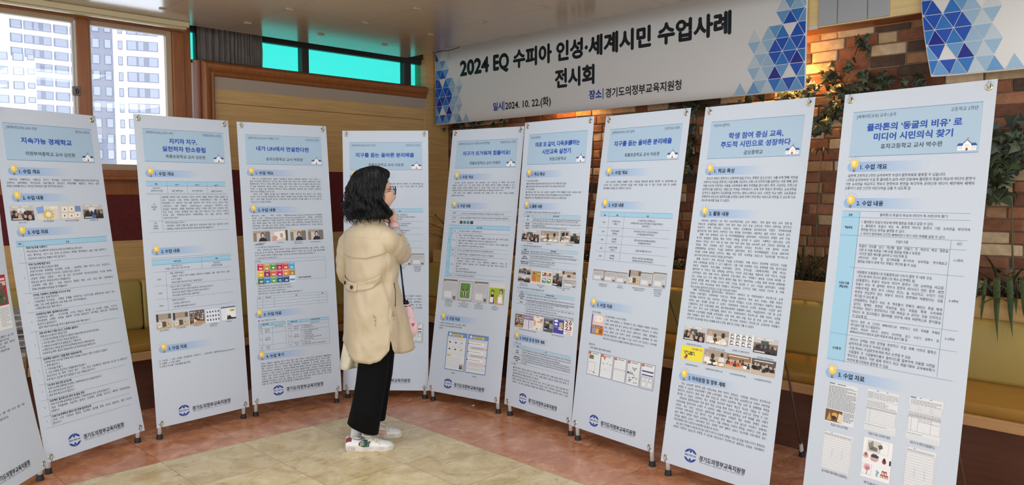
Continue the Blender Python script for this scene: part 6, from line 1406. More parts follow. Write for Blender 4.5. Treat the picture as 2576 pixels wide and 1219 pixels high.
# ================================================================ TOWERS OUTSIDE
BW = mat('pale_render_wall', (206, 206, 212), 0.8); BG = mat('grey_cladding', (116, 116, 126), 0.7); BGL = mat('tower_window_glass', (96, 98, 110), 0.25)
BGL2 = mat('tower_window_blind', (140, 142, 152), 0.4)
def tower(label, px0, px1, dist, ztop, zlo, pitch, bays, front=BW, side=0.0, depth=14.0, bandh=0.0):
    """facade seen at right angles; bays are (px0, px1, low, high, kind) in fractions of a floor"""
    pm = (px0 + px1) / 2; d = ray(pm, HOR); d.z = 0; d.normalize(); k = dist / FPX / (d.dot(Vector((FW.x, FW.y, 0)).normalized()))
    c = d * dist; rz = math.atan2(d.y, d.x) - math.pi / 2 + side
    root = empty('tower_block', (c.x, c.y, -20), rz); tag(root, label, 'building', 'apartment towers outside the window')
    kk = dist / FPX; w = (px1 - px0) * kk
    b = MB(); b.box(-w / 2, 0, 0, w / 2, depth, ztop + 20); b.build('wall', front, root)
    nf = int((ztop - zlo) / pitch); protos = {}
    for bx0, bx1, lo, hi, kind in bays:
        x0, x1 = (bx0 - pm) * kk, (bx1 - pm) * kk
        if kind == 'strip':
            q = MB(); q.box(x0, -0.06, 0, x1, 0.01, ztop + 20); q.build('pilaster', BG if lo else BW, root); continue
        for f_ in range(nf + 1):
            z = zlo + 20 + f_ * pitch
            key = (bx0, bx1)
            if key not in protos:
                q = MB(); q.box(0, -0.12, pitch * lo, x1 - x0, 0.02, pitch * hi); o = q.build('window', BG if kind == 'g' else BGL, root, bevel=0.02)
                n_ = max(1, int((x1 - x0) / 1.5)); m_ = MB()
                for t in range(n_):
                    a = (x1 - x0) * (t + .1) / n_; m_.box(a, -0.16, pitch * (lo + .04), a + (x1 - x0) / n_ * (.5 if (t + f_) % 2 else .8), -0.11, pitch * (hi - .04))
                p_ = m_.build('pane', BGL2, o); protos[key] = o; o.location = (x0, 0, z)
            else:
                o = protos[key].copy(); COL.objects.link(o); o.parent = root; o.location = (x0, 0, z)
                for ch in protos[key].children: cc = ch.copy(); COL.objects.link(cc); cc.parent = o
tower('pale apartment tower with wide grey window bands seen through the left pane', 64, 205, 200, 62, 18, 2.95, [(66, 88, .2, .82, 'w'), (91, 142, .2, .82, 'g'), (146, 174, .2, .82, 'g'), (178, 204, .2, .82, 'g')], side=0.25)
tower('grey and white apartment tower with rows of windows seen through the right pane', 258, 432, 165, 62, -2, 2.95, [(258, 306, 1, 1, 'strip'), (265, 280, .2, .8, 'w'), (289, 303, .2, .8, 'w'), (316, 325, .2, .75, 'w'), (333, 397, .2, .82, 'g')])
tower('plain pale tower side beside the grey and white tower', 216, 250, 184, 62, 70, 3, [], depth=4.0)
tower('low pale apartment block at the foot of the towers, left window edge', -60, 75, 150, 23.2, 6, 2.3, [(5, 26, .2, .75, 'g'), (34, 54, .2, .75, 'w'), (60, 73, .3, .7, 'w'), (-40, -5, .2, .75, 'g')])

# ================================================================ PLANTS
def leafmat(name, c): return mat(name, c, 0.45, var=0.25, vscale=14)
IVY = leafmat('ivy_leaf', (42, 50, 32)); IVY2 = leafmat('ivy_leaf_light', (62, 72, 44)); BLADE = leafmat('dark_blade', (62, 70, 38)); BLADE2 = leafmat('fresh_blade', (58, 74, 38)); STEMM = mat('plant_stem', (84, 80, 46), 0.6); TWIG = mat('brown_twig', (70, 54, 38), 0.7)
IVYSH = [(0, 0), (.18, -.10), (.46, -.08), (.34, .16), (.62, .42), (.26, .46), (.0, 1.0), (-.26, .46), (-.62, .42), (-.34, .16), (-.46, -.08), (-.18, -.10)]
def ivy_leaf(mb, c, size, d, nrm, rnd, mi=0):
    y = d.normalized(); z = (nrm - y * nrm.dot(y)).normalized(); x = y.cross(z)
    ctr = c + y * size * .3 + z * size * .06
    vs = [ctr] + [c + x * p[0] * size + y * p[1] * size - z * size * (.10 * abs(p[0]) + .16 * max(0, p[1] - .3) ** 2) for p in IVYSH]
    n = len(IVYSH); mb.add(vs, [(0, 1 + i, 1 + (i + 1) % n) for i in range(n)], mi)
def vine(label, paths, n, spread, size, seed, X=4.955):
    rnd = random.Random(seed); root = empty('ivy_vine', on_x(*paths[0][0], X)); tag(root, label, 'plant', 'ivy vines on the brick wall'); o0 = root.location
    st, fo = MB(), MB()
    for path in paths:
        pts = [on_x(x, y, X - .012 - rnd.uniform(0, .02)) - o0 for x, y in path]; st.tube(pts, 0.003, 6)
        for k in range(n):
            t = rnd.random() * (len(pts) - 1); i = int(t); p = pts[i].lerp(pts[i + 1], t - i)
            p = p + Vector((-rnd.uniform(.005, .06), rnd.gauss(0, spread), rnd.gauss(0, spread)))
            if p.x + o0.x > X - .008: p.x = X - .008 - o0.x
            d = Vector((-rnd.uniform(0, .5), rnd.uniform(-1, 1), rnd.uniform(-1, .5))); nr = Vector((-1, rnd.uniform(-.6, .6), rnd.uniform(-.2, .8)))
            ivy_leaf(fo, p, size * rnd.uniform(.6, 1.2), d, nr, rnd, 0 if rnd.random() < .75 else 1)
    st.build('stem', TWIG, root, smooth=True); fo.build('foliage', [IVY, IVY2], root)
vine('ivy trailing sideways across the bricks between the two hanging banners', [[(2028, 226), (2080, 212), (2120, 186), (2160, 166)], [(2130, 215), (2193, 198), (2242, 192), (2290, 207), (2328, 201)], [(2092, 238), (2150, 222), (2215, 215)]], 30, .030, .052, 1)
vine('small upright sprig of ivy below the grey bulkhead panels', [[(2150, 140), (2158, 118), (2168, 105), (2178, 92)], [(2166, 108), (2180, 125), (2184, 132)]], 5, .018, .06, 2)
vine('ivy clump hanging just left of the rightmost banner stand', [[(2112, 232), (2105, 262), (2085, 290), (2060, 300)], [(2104, 262), (2100, 290), (2078, 302)], [(2070, 318), (2052, 326)]], 20, .026, .055, 3)
vine('ivy at the right edge of the picture beside the rightmost banner stand', [[(2590, 300), (2560, 340), (2520, 350), (2500, 380)], [(2560, 350), (2540, 395), (2510, 410)], [(2600, 345), (2570, 390), (2560, 410)]], 26, .035, .075, 4)
vine('dark ivy leaves lower down at the right edge, above the tall stems', [[(2520, 430), (2500, 455), (2486, 470)], [(2510, 470), (2495, 490)]], 8, .03, .085, 5)
vine('ivy hanging in the gap left of the dense paragraph banner stand', [[(1752, 262), (1752, 300), (1748, 340), (1740, 372)], [(1748, 350), (1738, 395), (1735, 420)], [(1700, 265), (1740, 268), (1775, 262)]], 18, .022, .058, 6)
vine('ivy lit from behind under the right end of the title banner', [[(2046, 240), (2000, 236), (1950, 244), (1890, 256), (1830, 262)], [(2040, 228), (2030, 238), (2010, 246)]], 34, .022, .05, 7)
vine('dim ivy under the left end of the title banner', [[(1130, 318), (1180, 320), (1230, 314), (1290, 305)]], 26, .03, .06, 8)
YLIM = [9.0]
def blade(mb, base, az, length, width, arch, rise, mi=0, n=9, twist=0.0):
    """a strap leaf: leaves base leaning to azimuth az and arches over"""
    h = Vector((math.cos(az), math.sin(az), 0)); pts = []; p = Vector(base); ang = rise
    for i in range(n + 1):
        p.x = min(p.x, 0.105); p.y = min(p.y, YLIM[0]); pts.append(p.copy()); ang -= arch / n; p = p + (h * math.cos(ang) + Vector((0, 0, 1)) * math.sin(ang)) * (length / n)
    s = Vector((-h.y, h.x, 0)); vs = []
    for i, q in enumerate(pts):
        t = i / n; w = width * (math.sin(math.pi * min(1, .12 + .88 * t)) ** .7) * (1 if t < 1 else .05)
        u = (s * math.cos(twist * t) + Vector((0, 0, 1)) * math.sin(twist * t)); vs += [q - u * w / 2, q + Vector((0, 0, -w * .15)), q + u * w / 2]
    fs = []
    for i in range(n): fs += [(3 * i, 3 * i + 1, 3 * i + 4, 3 * i + 3), (3 * i + 1, 3 * i + 2, 3 * i + 5, 3 * i + 4)]
    mb.add(vs, fs, mi)
def soil_at(px, X=4.84):
    p = on_x(px, 690, X); return Vector((X, p.y, 0.82))
def tall_stem(label, px, top_px, seed, nb=7, extra=5, X=4.84):
    rnd = random.Random(seed); b0 = soil_at(px, X); root = empty('umbrella_sedge', b0); tag(root, label, 'plant', 'tall stemmed planter plants')
    t = on_x(*top_px, X) - b0; s = MB(); s.tube([(0, 0, 0), t * .35 + Vector((0, .012, 0)), t * .7 + Vector((0, .008, 0)), t], [.0055, .005, .0045, .0035], 8); s.build('stem', STEMM, root, smooth=True)
    f = MB()
    for k in range(nb): blade(f, t, 6.28 * k / nb + rnd.uniform(-.3, .3), rnd.uniform(.10, .15), .011, 2.0, rnd.uniform(.5, .9))
    f.build('crown', BLADE, root, smooth=True)
    g = MB()
    for k in range(extra): blade(g, (rnd.uniform(-.03, .03), rnd.uniform(-.05, .05), 0), rnd.choice([1.57, -1.57]) + rnd.uniform(-.9, .9), rnd.uniform(.4, .72), .016, rnd.uniform(1.4, 2.2), rnd.uniform(1.25, 1.5), n=12)
    g.build('foliage', BLADE, root, smooth=True)
tall_stem('tall thin stem with a drooping tuft between the two rightmost banner stands', 2051, (2067, 378), 11, 8, 5)
tall_stem('tall thin stem with a small tuft at the far right edge', 2563, (2546, 487), 12, 7, 4)
def blades(label, px, n, L, seed, w=.016, name='strap_leaf_plant', m=BLADE, X=4.82, rise=(1.1, 1.5), arch=(1.2, 2.2), az=None):
    rnd = random.Random(seed); b0 = soil_at(px, X); root = empty(name, b0); tag(root, label, 'plant', 'strap leaved planter plants'); f = MB()
    for k in range(n): blade(f, (rnd.uniform(-.03, .03), rnd.uniform(-.05, .05), 0), (az[0] + rnd.uniform(-az[1], az[1])) if az else rnd.choice([1.57, -1.57, 3.14]) + rnd.uniform(-.8, .8), L * rnd.uniform(.65, 1.15), w * rnd.uniform(.7, 1.2), rnd.uniform(*arch), rnd.uniform(*rise), n=12)
    f.build('foliage', m, root, smooth=True)
blades('arching dark strap leaves left of the dense paragraph banner stand', 1694, 10, .75, 21)
blades('arching dark strap leaves in the gap before the rightmost banner stand', 2024, 9, .75, 22)
blades('slender dark blades at the right edge beside the tall stem', 2520, 8, .5, 23, .012)
YLIM[0] = 5.90 - soil_at(1160, 4.80).y
blades('dark strap leaves in the planter corner poking out by the corner banner stands', 1160, 12, .85, 24, .016, X=4.80, az=(2.2, 1.3))
# drooping striped leaves over the planter lip at the right
root = empty('spider_plant', soil_at(2520, 4.73)); tag(root, 'green leaves draping over the planter edge at the right, spider plant', 'plant'); f = MB(); rnd = random.Random(31); o0 = root.location
for bx_, tip, wd in (((2508, 700), (2510, 862), .034), ((2490, 715), (2469, 808), .018), ((2535, 700), (2548, 850), .03), ((2480, 712), (2440, 742), .022), ((2560, 705), (2590, 790), .028)):
    a = on_x(*bx_, 4.74); b_ = on_x(*tip, 4.545); top = on_x((bx_[0] + tip[0]) / 2, 706, 4.66); pts = [a - o0, a.lerp(top, .6) + Vector((0, 0, .02)) - o0, top + Vector((-.015, 0, .012)) - o0, Vector((4.615, top.y * .7 + b_.y * .3, .875)) - o0, Vector((4.56, top.y * .35 + b_.y * .65, .80)) - o0, b_ - o0]
    fine = []
    for i in range(len(pts) - 1):
        for s in range(4): fine.append(pts[i].lerp(pts[i + 1], s / 4))
    fine.append(pts[-1])
    for _ in range(3): fine = [fine[0]] + [(fine[i - 1] + fine[i] * 2 + fine[i + 1]) / 4 for i in range(1, len(fine) - 1)] + [fine[-1]]
    n = len(fine) - 1; vs = []
    for i, p in enumerate(fine):
        w = wd * max(.02, max(0.0, math.sin(math.pi * (.08 + .919 * i / n))) ** 1.1); vs += [p + Vector((0, w / 2, 0)), p + Vector((-w * .18, 0, 0)), p - Vector((0, w / 2, 0))]
    fs = []
    for i in range(n): fs += [(3 * i, 3 * i + 1, 3 * i + 4, 3 * i + 3), (3 * i + 1, 3 * i + 2, 3 * i + 5, 3 * i + 4)]
    f.add(vs, fs)
for k in range(9): blade(f, (rnd.uniform(-.02, .06), rnd.uniform(-.1, .1), 0), rnd.uniform(1.2, 5), rnd.uniform(.2, .36), .02, rnd.uniform(1.6, 2.4), rnd.uniform(1.0, 1.4))
f.build('foliage', BLADE2, root, smooth=True)
def bush(label, px, n, seed, wy=.16, h=.2, m=IVY, size=.04):
    rnd = random.Random(seed); b0 = soil_at(px, 4.83); root = empty('leafy_plant', b0); tag(root, label, 'plant', 'low leafy planter plants'); st, f = MB(), MB()
    for k in range(n // 8 + 2):
        e = Vector((rnd.uniform(-.08, .08), rnd.uniform(-wy, wy), rnd.uniform(.5, 1) * h)); st.tube([(e.x * .3, e.y * .3, 0), e * .6, e], .0025, 5)
        for j in range(8):
            t = rnd.uniform(.15, 1.05); p = Vector((e.x * t, e.y * t, e.z * t)) + Vector((rnd.gauss(0, .025), rnd.gauss(0, .03), rnd.gauss(0, .02))); p.x = min(p.x, .12)
            d = Vector((rnd.uniform(-1, .4), rnd.uniform(-1, 1), rnd.uniform(-.4, .8))); z = Vector((rnd.uniform(-1, .2), rnd.uniform(-.5, .5), 1)); y = d.normalized(); z = (z - y * z.dot(y)).normalized(); x = y.cross(z); s = size * rnd.uniform(.6, 1.2)
            f.add([p, p + x * s * .3 + y * s * .4, p + y * s * 1.1 - z * s * .1, p - x * s * .3 + y * s * .4, p + y * s * .45 + z * s * .06], [(0, 1, 4), (1, 2, 4), (2, 3, 4), (3, 0, 4)], rnd.randrange(2))
    st.build('stem', TWIG, root); f.build('foliage', [m, IVY2], root)
bush('low dark foliage in the planter between the two rightmost banner stands', 2045, 110, 41, .22, .2)
bush('low dark foliage in the planter left of the dense paragraph banner stand', 1715, 70, 42, .16, .18)
bush('low dark foliage in the planter right of the rightmost banner stand', 2480, 90, 43, .2, .2)
bush('low foliage in the planter behind the narrow gap right of the crowded banner stand', 1480, 60, 44, .14, .16)
bush('low dark foliage in the planter at the far right edge', 2570, 60, 45, .14, .16)

# ================================================================ THE VISITOR
FH = Vector((math.cos(YAW), math.sin(YAW), 0)); EX = RT.copy(); UZ = Vector((0, 0, 1))
PB = on_floor(945, 1118); D0 = PB.dot(FH)
def L(x, y, dep=0.0):
    d = ray(x, y); return Vector((0, 0, CAMH)) + d * ((D0 + dep) / d.dot(FH)) - PB
def dirv(deg): return EX * math.cos(R(deg)) + FH * math.sin(R(deg))
person = empty('person', PB)
tag(person, 'woman in a beige trench coat and black trousers, back turned, reading a banner stand', 'person')
SKIN = mat('skin', (214, 164, 136), 0.5, var=0.04, vscale=20)
COAT = mat('beige_trench_cloth', (188, 168, 136), 0.40, var=0.03, vscale=6, bump=0.10, bscale=16, sheen=0.1)
BLACK = mat('black_wool_trouser', (11, 11, 12), 0.9, bump=0.1, bscale=90, spec=0.15)
HAIRM = mat('black_hair', (6, 5, 6), 0.5, spec=0.3, var=0.3, vscale=40, stretch=(6, 6, 1))
TH = 50.0
HB = dirv(TH); LB = dirv(TH + 90)
hd = 25.0; HH = dirv(hd); LH = dirv(hd + 90)
HC = L(942, 478, 0.02)

# ---------- body: overlapping masses fused into one skin
def ell_ring(c, a, b, ax, bx, n=20): return [c + ax * (a * math.cos(6.2832 * k / n)) + bx * (b * math.sin(6.2832 * k / n)) for k in range(n)]
bm_ = MB()
def eball(c, f_, l_, u_, F=HH, Lx=LH, n=16):
    vs, fs = [], []; h = n // 2
    for i in range(h + 1):
        t = math.pi * i / h
        for j in range(n): w = 6.2832 * j / n; vs.append(c + F * (f_ * math.sin(t) * math.cos(w)) + Lx * (l_ * math.sin(t) * math.sin(w)) - UZ * (u_ * math.cos(t)))
    for i in range(h):
        for j in range(n): fs.append((i * n + j, i * n + (j + 1) % n, (i + 1) * n + (j + 1) % n, (i + 1) * n + j))
    bm_.add(vs, fs)
eball(HC + UZ * .022, .090, .070, .100); eball(HC + HH * .030 - UZ * .045, .058, .056, .070); eball(HC + HH * .066 - UZ * .088, .020, .022, .018)
eball(HC + HH * .094 - UZ * .022, .013, .013, .018); eball(HC + HH * .084 + UZ * .004, .012, .010, .025); eball(HC + HH * .078 + UZ * .026, .014, .045, .012); eball(HC + HH * .083 - UZ * .058, .010, .020, .007)
for s in (1, -1): eball(HC + LH * s * .072 - HH * .008 - UZ * .02, .020, .009, .032)
neck0 = L(930, 560, .0)
bm_.tube([HC - UZ * .06 - HH * .01, HC.lerp(neck0, .55), neck0 - UZ * .02], [.05, .048, .058], 16)
tor = [(L(930, 562), .075, .06), (L(930, 585), .15, .085), (L(931, 620), .155, .10), (L(933, 670), .135, .095), (L(935, 710), .128, .095), (L(937, 760), .16, .11), (L(938, 790), .155, .11)]
bm_.loft([ell_ring(c, a, b, LB, HB) for c, a, b in tor], True, True)
# arms: right arm bent, hand raised to the chin; left arm bent in front holding the umbrella
SR, ER, WR = L(968, 600, -.09), L(1006, 640, .02), L(990, 566, .12)
bm_.tube([SR, SR.lerp(ER, .5) - UZ * .005, ER], [.048, .042, .036], 14); bm_.tube([ER, ER.lerp(WR, .5), WR], [.036, .033, .024], 14)
SL, EL, WL = L(878, 600, .12), L(872, 690, .14), L(975, 668, .27)
bm_.tube([SL, SL.lerp(EL, .5), EL], [.048, .042, .036], 14); bm_.tube([EL, EL.lerp(WL, .5), WL], [.036, .032, .024], 14)
def hand(w, d, pn, curl, k=1.0, side=1):
    """palm leaving the wrist w along d, palm facing pn; five separate curled fingers"""
    d = d.normalized(); pn = (pn - d * pn.dot(d)).normalized(); s = d.cross(pn) * side
    pl = .078 * k
    bm_.loft([ell_ring(w - d * .012, .024 * k, .017 * k, s, pn, 14), ell_ring(w + d * pl * .35, .033 * k, .014 * k, s, pn, 14), ell_ring(w + d * pl * .8, .039 * k, .012 * k, s, pn, 14), ell_ring(w + d * pl, .036 * k, .009 * k, s, pn, 14)], True, True)
    for i, (off, ln) in enumerate(((.029, .064), (.010, .072), (-.010, .067), (-.028, .052))):
        p = w + d * pl * .9 + s * off * k; a = 0.0; pts = [p]
        for j, fr in enumerate((.45, .3, .25)):
            a += curl[j] * (1 + .12 * i)
            p = p + (d * math.cos(a) + pn * math.sin(a)) * ln * fr * k; pts.append(p)
        bm_.tube(pts, [.0088 * k, .0084 * k, .0078 * k, .0064 * k], 9); 
    p = w + d * pl * .25 + s * .026 * k; v1 = (d * .62 + s * .62 + pn * .45).normalized(); v2 = (d * .9 + s * .05 + pn * .5).normalized()
    bm_.tube([p, p + v1 * .032 * k, p + v1 * .034 * k + v2 * .026 * k], [.0125 * k, .0098 * k, .0072 * k], 9)
hand(WR + (L(984, 548, .14) - WR) * .25, L(983, 538, .145) - WR, HC - L(984, 548, .14), (.9, 1.2, .8), .92, -1)
hand(WL, L(1004, 652, .24) - WL, -FH * .4 + UZ * .2 + EX * .1, (1.0, 1.3, .9), .92, 1)
# legs and feet
hipR, hipL = L(950, 790, -.05), L(935, 790, .07)
kneeR, ankR = L(932, 960, -.055), L(896, 1098, -.05)
kneeL, ankL = L(945, 945, .10), L(918, 1072, .12)
for h_, k_, a_ in ((hipR, kneeR, ankR), (hipL, kneeL, ankL)):
    bm_.tube([h_, h_.lerp(k_, .5), k_, k_.lerp(a_, .35), a_], [.078, .066, .05, .046, .03], 16)
def foot_of(a, z):  # foot inside the shoe
    p = Vector((a.x, a.y, z)); bm_.tube([a, p + UZ * .010, p + EX * .05 - UZ * .004, p + EX * .13 - UZ * .010], [.03, .024, .018, .013], 12)
foot_of(ankR, .042); foot_of(ankL, .042)
body = bm_.build('body', SKIN, person)
rm = body.modifiers.new('r', 'REMESH'); rm.mode = 'VOXEL'; rm.voxel_size = 0.0042; rm.use_smooth_shade = True
sm = body.modifiers.new('s', 'SMOOTH'); sm.factor = 0.5; sm.iterations = 4
evaluated(body); body['label'] = 'woman turned three quarters away, right hand raised to her chin'
for s in (1, -1):
    e = MB(); e.ball(HC + HH * .060 + LH * s * .030 + UZ * .004, .0122, ink=None); eo = e.build('eye', mat('eye_white', (232, 228, 222), 0.2), person, smooth=True)
    e = MB(); e.ball(HC + HH * .0668 + LH * s * .0302 + UZ * .004, .0062); e.build('iris', mat('dark_iris', (32, 22, 16), 0.15), eo, smooth=True)
# ---------- face mask and glasses
mk = MB(); rings = []
for i in range(15):
    t = -78 + 156 * i / 14; c_, s_ = math.cos(R(t)), math.sin(R(t)); row = []
    for j in range(9):
        v = j / 8; nose = .020 * math.exp(-(t / 22) ** 2) * math.exp(-((v - .3) / .3) ** 2)
        zz = (-.006 - .012 * (1 - c_)) + (-.100 + .030 * (1 - c_) + .012 * (1 - c_) + .006) * v
        rf = .069 + nose + .013 * math.sin(math.pi * min(1, v * .9 + .1)) - .016 * v * v
        row.append(HC + HH * (.024 + rf * c_) + LH * (.066 - .006 * v) * s_ * 1.0 + UZ * zz)
    rings.append(row)
mk.loft(rings, False); mo = mk.build('face_mask', mat('peach_mask', (222, 176, 148), 0.7), person, smooth=True); q = mo.modifiers.new('t', 'SOLIDIFY'); q.thickness = .002; q.offset = 1; evaluated(mo)
for s in (1, -1):
    st = MB(); a = rings[0][1] if s < 0 else rings[-1][1]; b = rings[0][7] if s < 0 else rings[-1][7]; ear = HC + LH * s * .084 - HH * .014
    st.tube([a, a.lerp(ear, .5) + LH * s * .004, ear + UZ * .012], [.0022] * 3, 6); st.tube([b, b.lerp(ear, .5) + LH * s * .004, ear - UZ * .040], [.0022] * 3, 6)
    st.build('ear_loop', mat('cream_elastic', (226, 206, 176), 0.6), mo, smooth=True)
gl = MB(); FRM = mat('dark_glasses_frame', (58, 40, 32), 0.3)
for s in (1, -1):
    c0 = HC + HH * .112 + LH * s * .033 - UZ * .002; F2 = (HH + LH * s * .18).normalized(); X2 = UZ.cross(F2)
    gl.tube([c0 + X2 * .0235 * math.cos(6.2832 * k / 28) + UZ * .0235 * math.sin(6.2832 * k / 28) for k in range(29)], .0017, 8, cap=False)
    gl.tube([c0 + LH * s * .023 + UZ * .004, HC + HH * .085 + LH * s * .072 + UZ * .006, HC + HH * .0 + LH * s * .080 + UZ * .004, HC - HH * .03 + LH * s * .078 - UZ * .014], [.0014] * 4, 6)
gl.tube([HC + HH * .113 + LH * .011 + UZ * .002, HC + HH * .117 + UZ * .006, HC + HH * .113 - LH * .011 + UZ * .002], .0016, 6)
go = gl.build('glasses', FRM, person, smooth=True)
for s in (1, -1):
    c0 = HC + HH * .112 + LH * s * .033 - UZ * .002; F2 = (HH + LH * s * .18).normalized(); X2 = UZ.cross(F2)
    le = MB(); le.add([c0 + X2 * .0228 * math.cos(6.2832 * k / 28) + UZ * .0228 * math.sin(6.2832 * k / 28) for k in range(28)], [tuple(range(28))]); le.build('lens', GL, go)

# ---------- hair
rnd = random.Random(5)
HR = [(417, .012, .012, .012, 0), (420, .045, .036, .036, 0), (425, .078, .06, .062, 0), (433, .102, .078, .086, 12), (444, .122, .090, .098, 45), (457, .136, .098, .102, 62), (472, .145, .104, .103, 69), (487, .150, .108, .100, 79), (500, .154, .111, .100, 84), (510, .157, .115, .108, 74), (520, .159, .119, .117, 62), (530, .157, .121, .121, 56), (540, .150, .120, .118, 56), (549, .138, .114, .108, 62)]
def hair_pt(y, Rb, Rl, Rf, psi, off=0.0):
    c_, s_ = math.cos(psi), math.sin(psi); z = (478 - y) / 444.5
    low = max(0.0, (y - 455) / 90.0); wav = (.0035 + .011 * low) * math.sin(9 * psi + 3.0 * math.sin(z * 38 + 2 * psi)) * (1 if y > 424 else .3) + .0022 * math.sin(41 * psi + z * 60) + .006 * low * math.sin(5 * psi + z * 70)
    k = 1 + (wav + off) / max(.03, Rl)
    return HC + HH * ((Rf if c_ > 0 else Rb) * c_ * k) + LH * (Rl * s_ * k) + UZ * z
hm = MB(); NS = 120; rings = []
for y, Rb, Rl, Rf, op in HR:
    rings.append([hair_pt(y, Rb, Rl, Rf, R(op + (360 - 2 * op) * k / NS)) for k in range(NS + 1)])
fine = []
for i in range(len(rings) - 1):
    for t in (0, .34, .67):
        ya = HR[i][0] + (HR[i + 1][0] - HR[i][0]) * t; p = [HR[i][m] + (HR[i + 1][m] - HR[i][m]) * t for m in range(5)]
        fine.append([hair_pt(p[0], p[1], p[2], p[3], R(p[4] + (360 - 2 * p[4]) * k / NS)) for k in range(NS + 1)])
fine.append(rings[-1])
hm.loft(fine, False)
# inner surface so that the hair has body
hm.loft([[q + (HC + UZ * (q.z - HC.z) - q) * .16 for q in r] for r in reversed(fine)], False)
def hair_at(y):
    if y >= HR[-1][0]: h = HR[-1]; g = (y - h[0]) / 40; return (y, h[1] * (1 - .25 * g), h[2] * (1 - .2 * g), h[3] * (1 - .2 * g), h[4])
    i = max(j for j in range(len(HR)) if HR[j][0] <= y); h, h2 = HR[i], HR[i + 1]; t = (y - h[0]) / (h2[0] - h[0]); return (y,) + tuple(h[m] + (h2[m] - h[m]) * t for m in range(1, 5))
for k in range(620):                                               # wavy strands lying on the mass, ends loose
    psi = rnd.uniform(56, 304); y0 = rnd.uniform(424, 520); y1 = min(y0 + rnd.uniform(45, 110), rnd.uniform(541, 566))
    if y1 < 500 and rnd.random() < .3: continue
    am = rnd.uniform(1.0, 4.0); ph = rnd.uniform(0, 6.28); fr = rnd.uniform(.06, .13); pts = []; drift = rnd.uniform(-8, 8); cl = rnd.uniform(-.004, .016) if rnd.random() < .5 else -.006; of = rnd.uniform(.0005, .0045); n_ = 14
    for j in range(n_):
        u = j / (n_ - 1); y = y0 + (y1 - y0) * u; p = hair_at(y); low = max(0, (y - 450) / 90)
        a = psi + drift * u + am * low * math.sin(ph + fr * (y - y0) * 1.4); a = min(max(a, p[4] + 1.5), 358.5 - p[4])
        pts.append(hair_pt(y, p[1], p[2], p[3], R(a), of + .003 * low * math.sin(ph * 2 + fr * 1.6 * (y - y0)) + cl * u ** 3))
    r_ = rnd.uniform(.0016, .0042); hm.tube(pts, [r_ * (.35 + .65 * min(1, 5 * j / n_)) * (1 - .85 * (j / (n_ - 1)) ** 2.5) for j in range(n_)], 5)
for k in range(16):                                                # loose curls at the nape side
    a = L(876 + rnd.uniform(-2, 8), rnd.uniform(488, 530), rnd.uniform(-.02, .08)); pts = []; ph = rnd.uniform(0, 6); ln = rnd.uniform(.03, .06)
    for j in range(10): u = j / 9; pts.append(a - EX * (.030 * math.sin(2.6 * u + .2)) - UZ * (ln * u - .012 * math.sin(5 * u)) + FH * (.01 * math.sin(ph + 5 * u)))
    hm.tube(pts, [.0026 * (1 - .8 * j / 9) for j in range(10)], 5)
hm.build('hair', HAIRM, person, smooth=True)

# ---------- coat
def interp(tab, x):
    if x <= tab[0][0]: return tab[0][1:]
    for a, b in zip(tab, tab[1:]):
        if x <= b[0]:
            t = (x - a[0]) / (b[0] - a[0]); return tuple(p + (q - p) * t for p, q in zip(a[1:], b[1:]))
    return tab[-1][1:]
CT = [(546, 930, .062, .060), (556, 930, .074, .070), (566, 930, .105, .082), (576, 930, .142, .096), (590, 931, .168, .112), (610, 932, .172, .120), (650, 934, .168, .124), (690, 935, .164, .126), (712, 936, .166, .128), (760, 937, .172, .134), (820, 940, .180, .144), (870, 941, .186, .150), (905, 941, .188, .152)]
HEM = [(-180, 862), (-120, 850), (-90, 848), (-45, 858), (-15, 880), (8, 896), (35, 900), (55, 892), (67, 876), (72, 866), (75, 838), (79, 866), (84, 876), (110, 882), (124, 880), (150, 868), (180, 862)]
def coat_pt(phi, y, off=0.0):
    cx, a, b = interp(CT, y); p = R(phi); c = L(cx, y, 0.0)
    n1 = noise.noise((math.cos(p) * 2.2, math.sin(p) * 2.2, y * .02)); n2 = noise.noise((math.cos(p) * 6 + 9, math.sin(p) * 6, y * .035))
    low = max(0, min(1, (y - 720) / 150)); f = .009 * n1 + .002 * n2 + low * .007 * math.sin(5 * p + 1.3)
    # tension folds running down from the arm to the belt
    f += .0055 * math.sin((phi * .55 + (y - 640) * .55) * .16) * math.exp(-((y - 675) / 30) ** 2)
    n3 = noise.noise((math.cos(p) * 3.5 + y * .03, math.sin(p) * 3.5 + 4, y * .05)); f += .0035 * max(0.0, 1 - abs(n3) * 6) * (0.5 + low)
    f += .006 * max(0, math.sin((phi * .9 - (y - 760) * .30) * .11)) ** 3 * math.exp(-((y - 770) / 60) ** 2)
    f -= .010 * math.exp(-((y - 708) / 9) ** 2) * (1 if abs(phi) < 85 else .3)
    if 105 < phi < 175: f += low * .05 * math.sin(math.pi * (phi - 105) / 70)
    k = 1 + (f + off) / .15
    return c - HB * (b * k * math.cos(p)) - LB * (a * k * math.sin(p))
cm = MB(); PH = []
p_ = -180.0
while p_ < 180: PH.append(p_); p_ += 1.5 if 62 < p_ < 90 else 4.0
NR = 44; rings = []
for i in range(NR + 1):
    t = i / NR; ring = []
    for ph in PH:
        yh = interp(HEM, ph)[0]; y = 546 + (yh - 546) * (t ** .9); ring.append(coat_pt(ph, y))
    rings.append(ring)
cm.loft(rings, True)
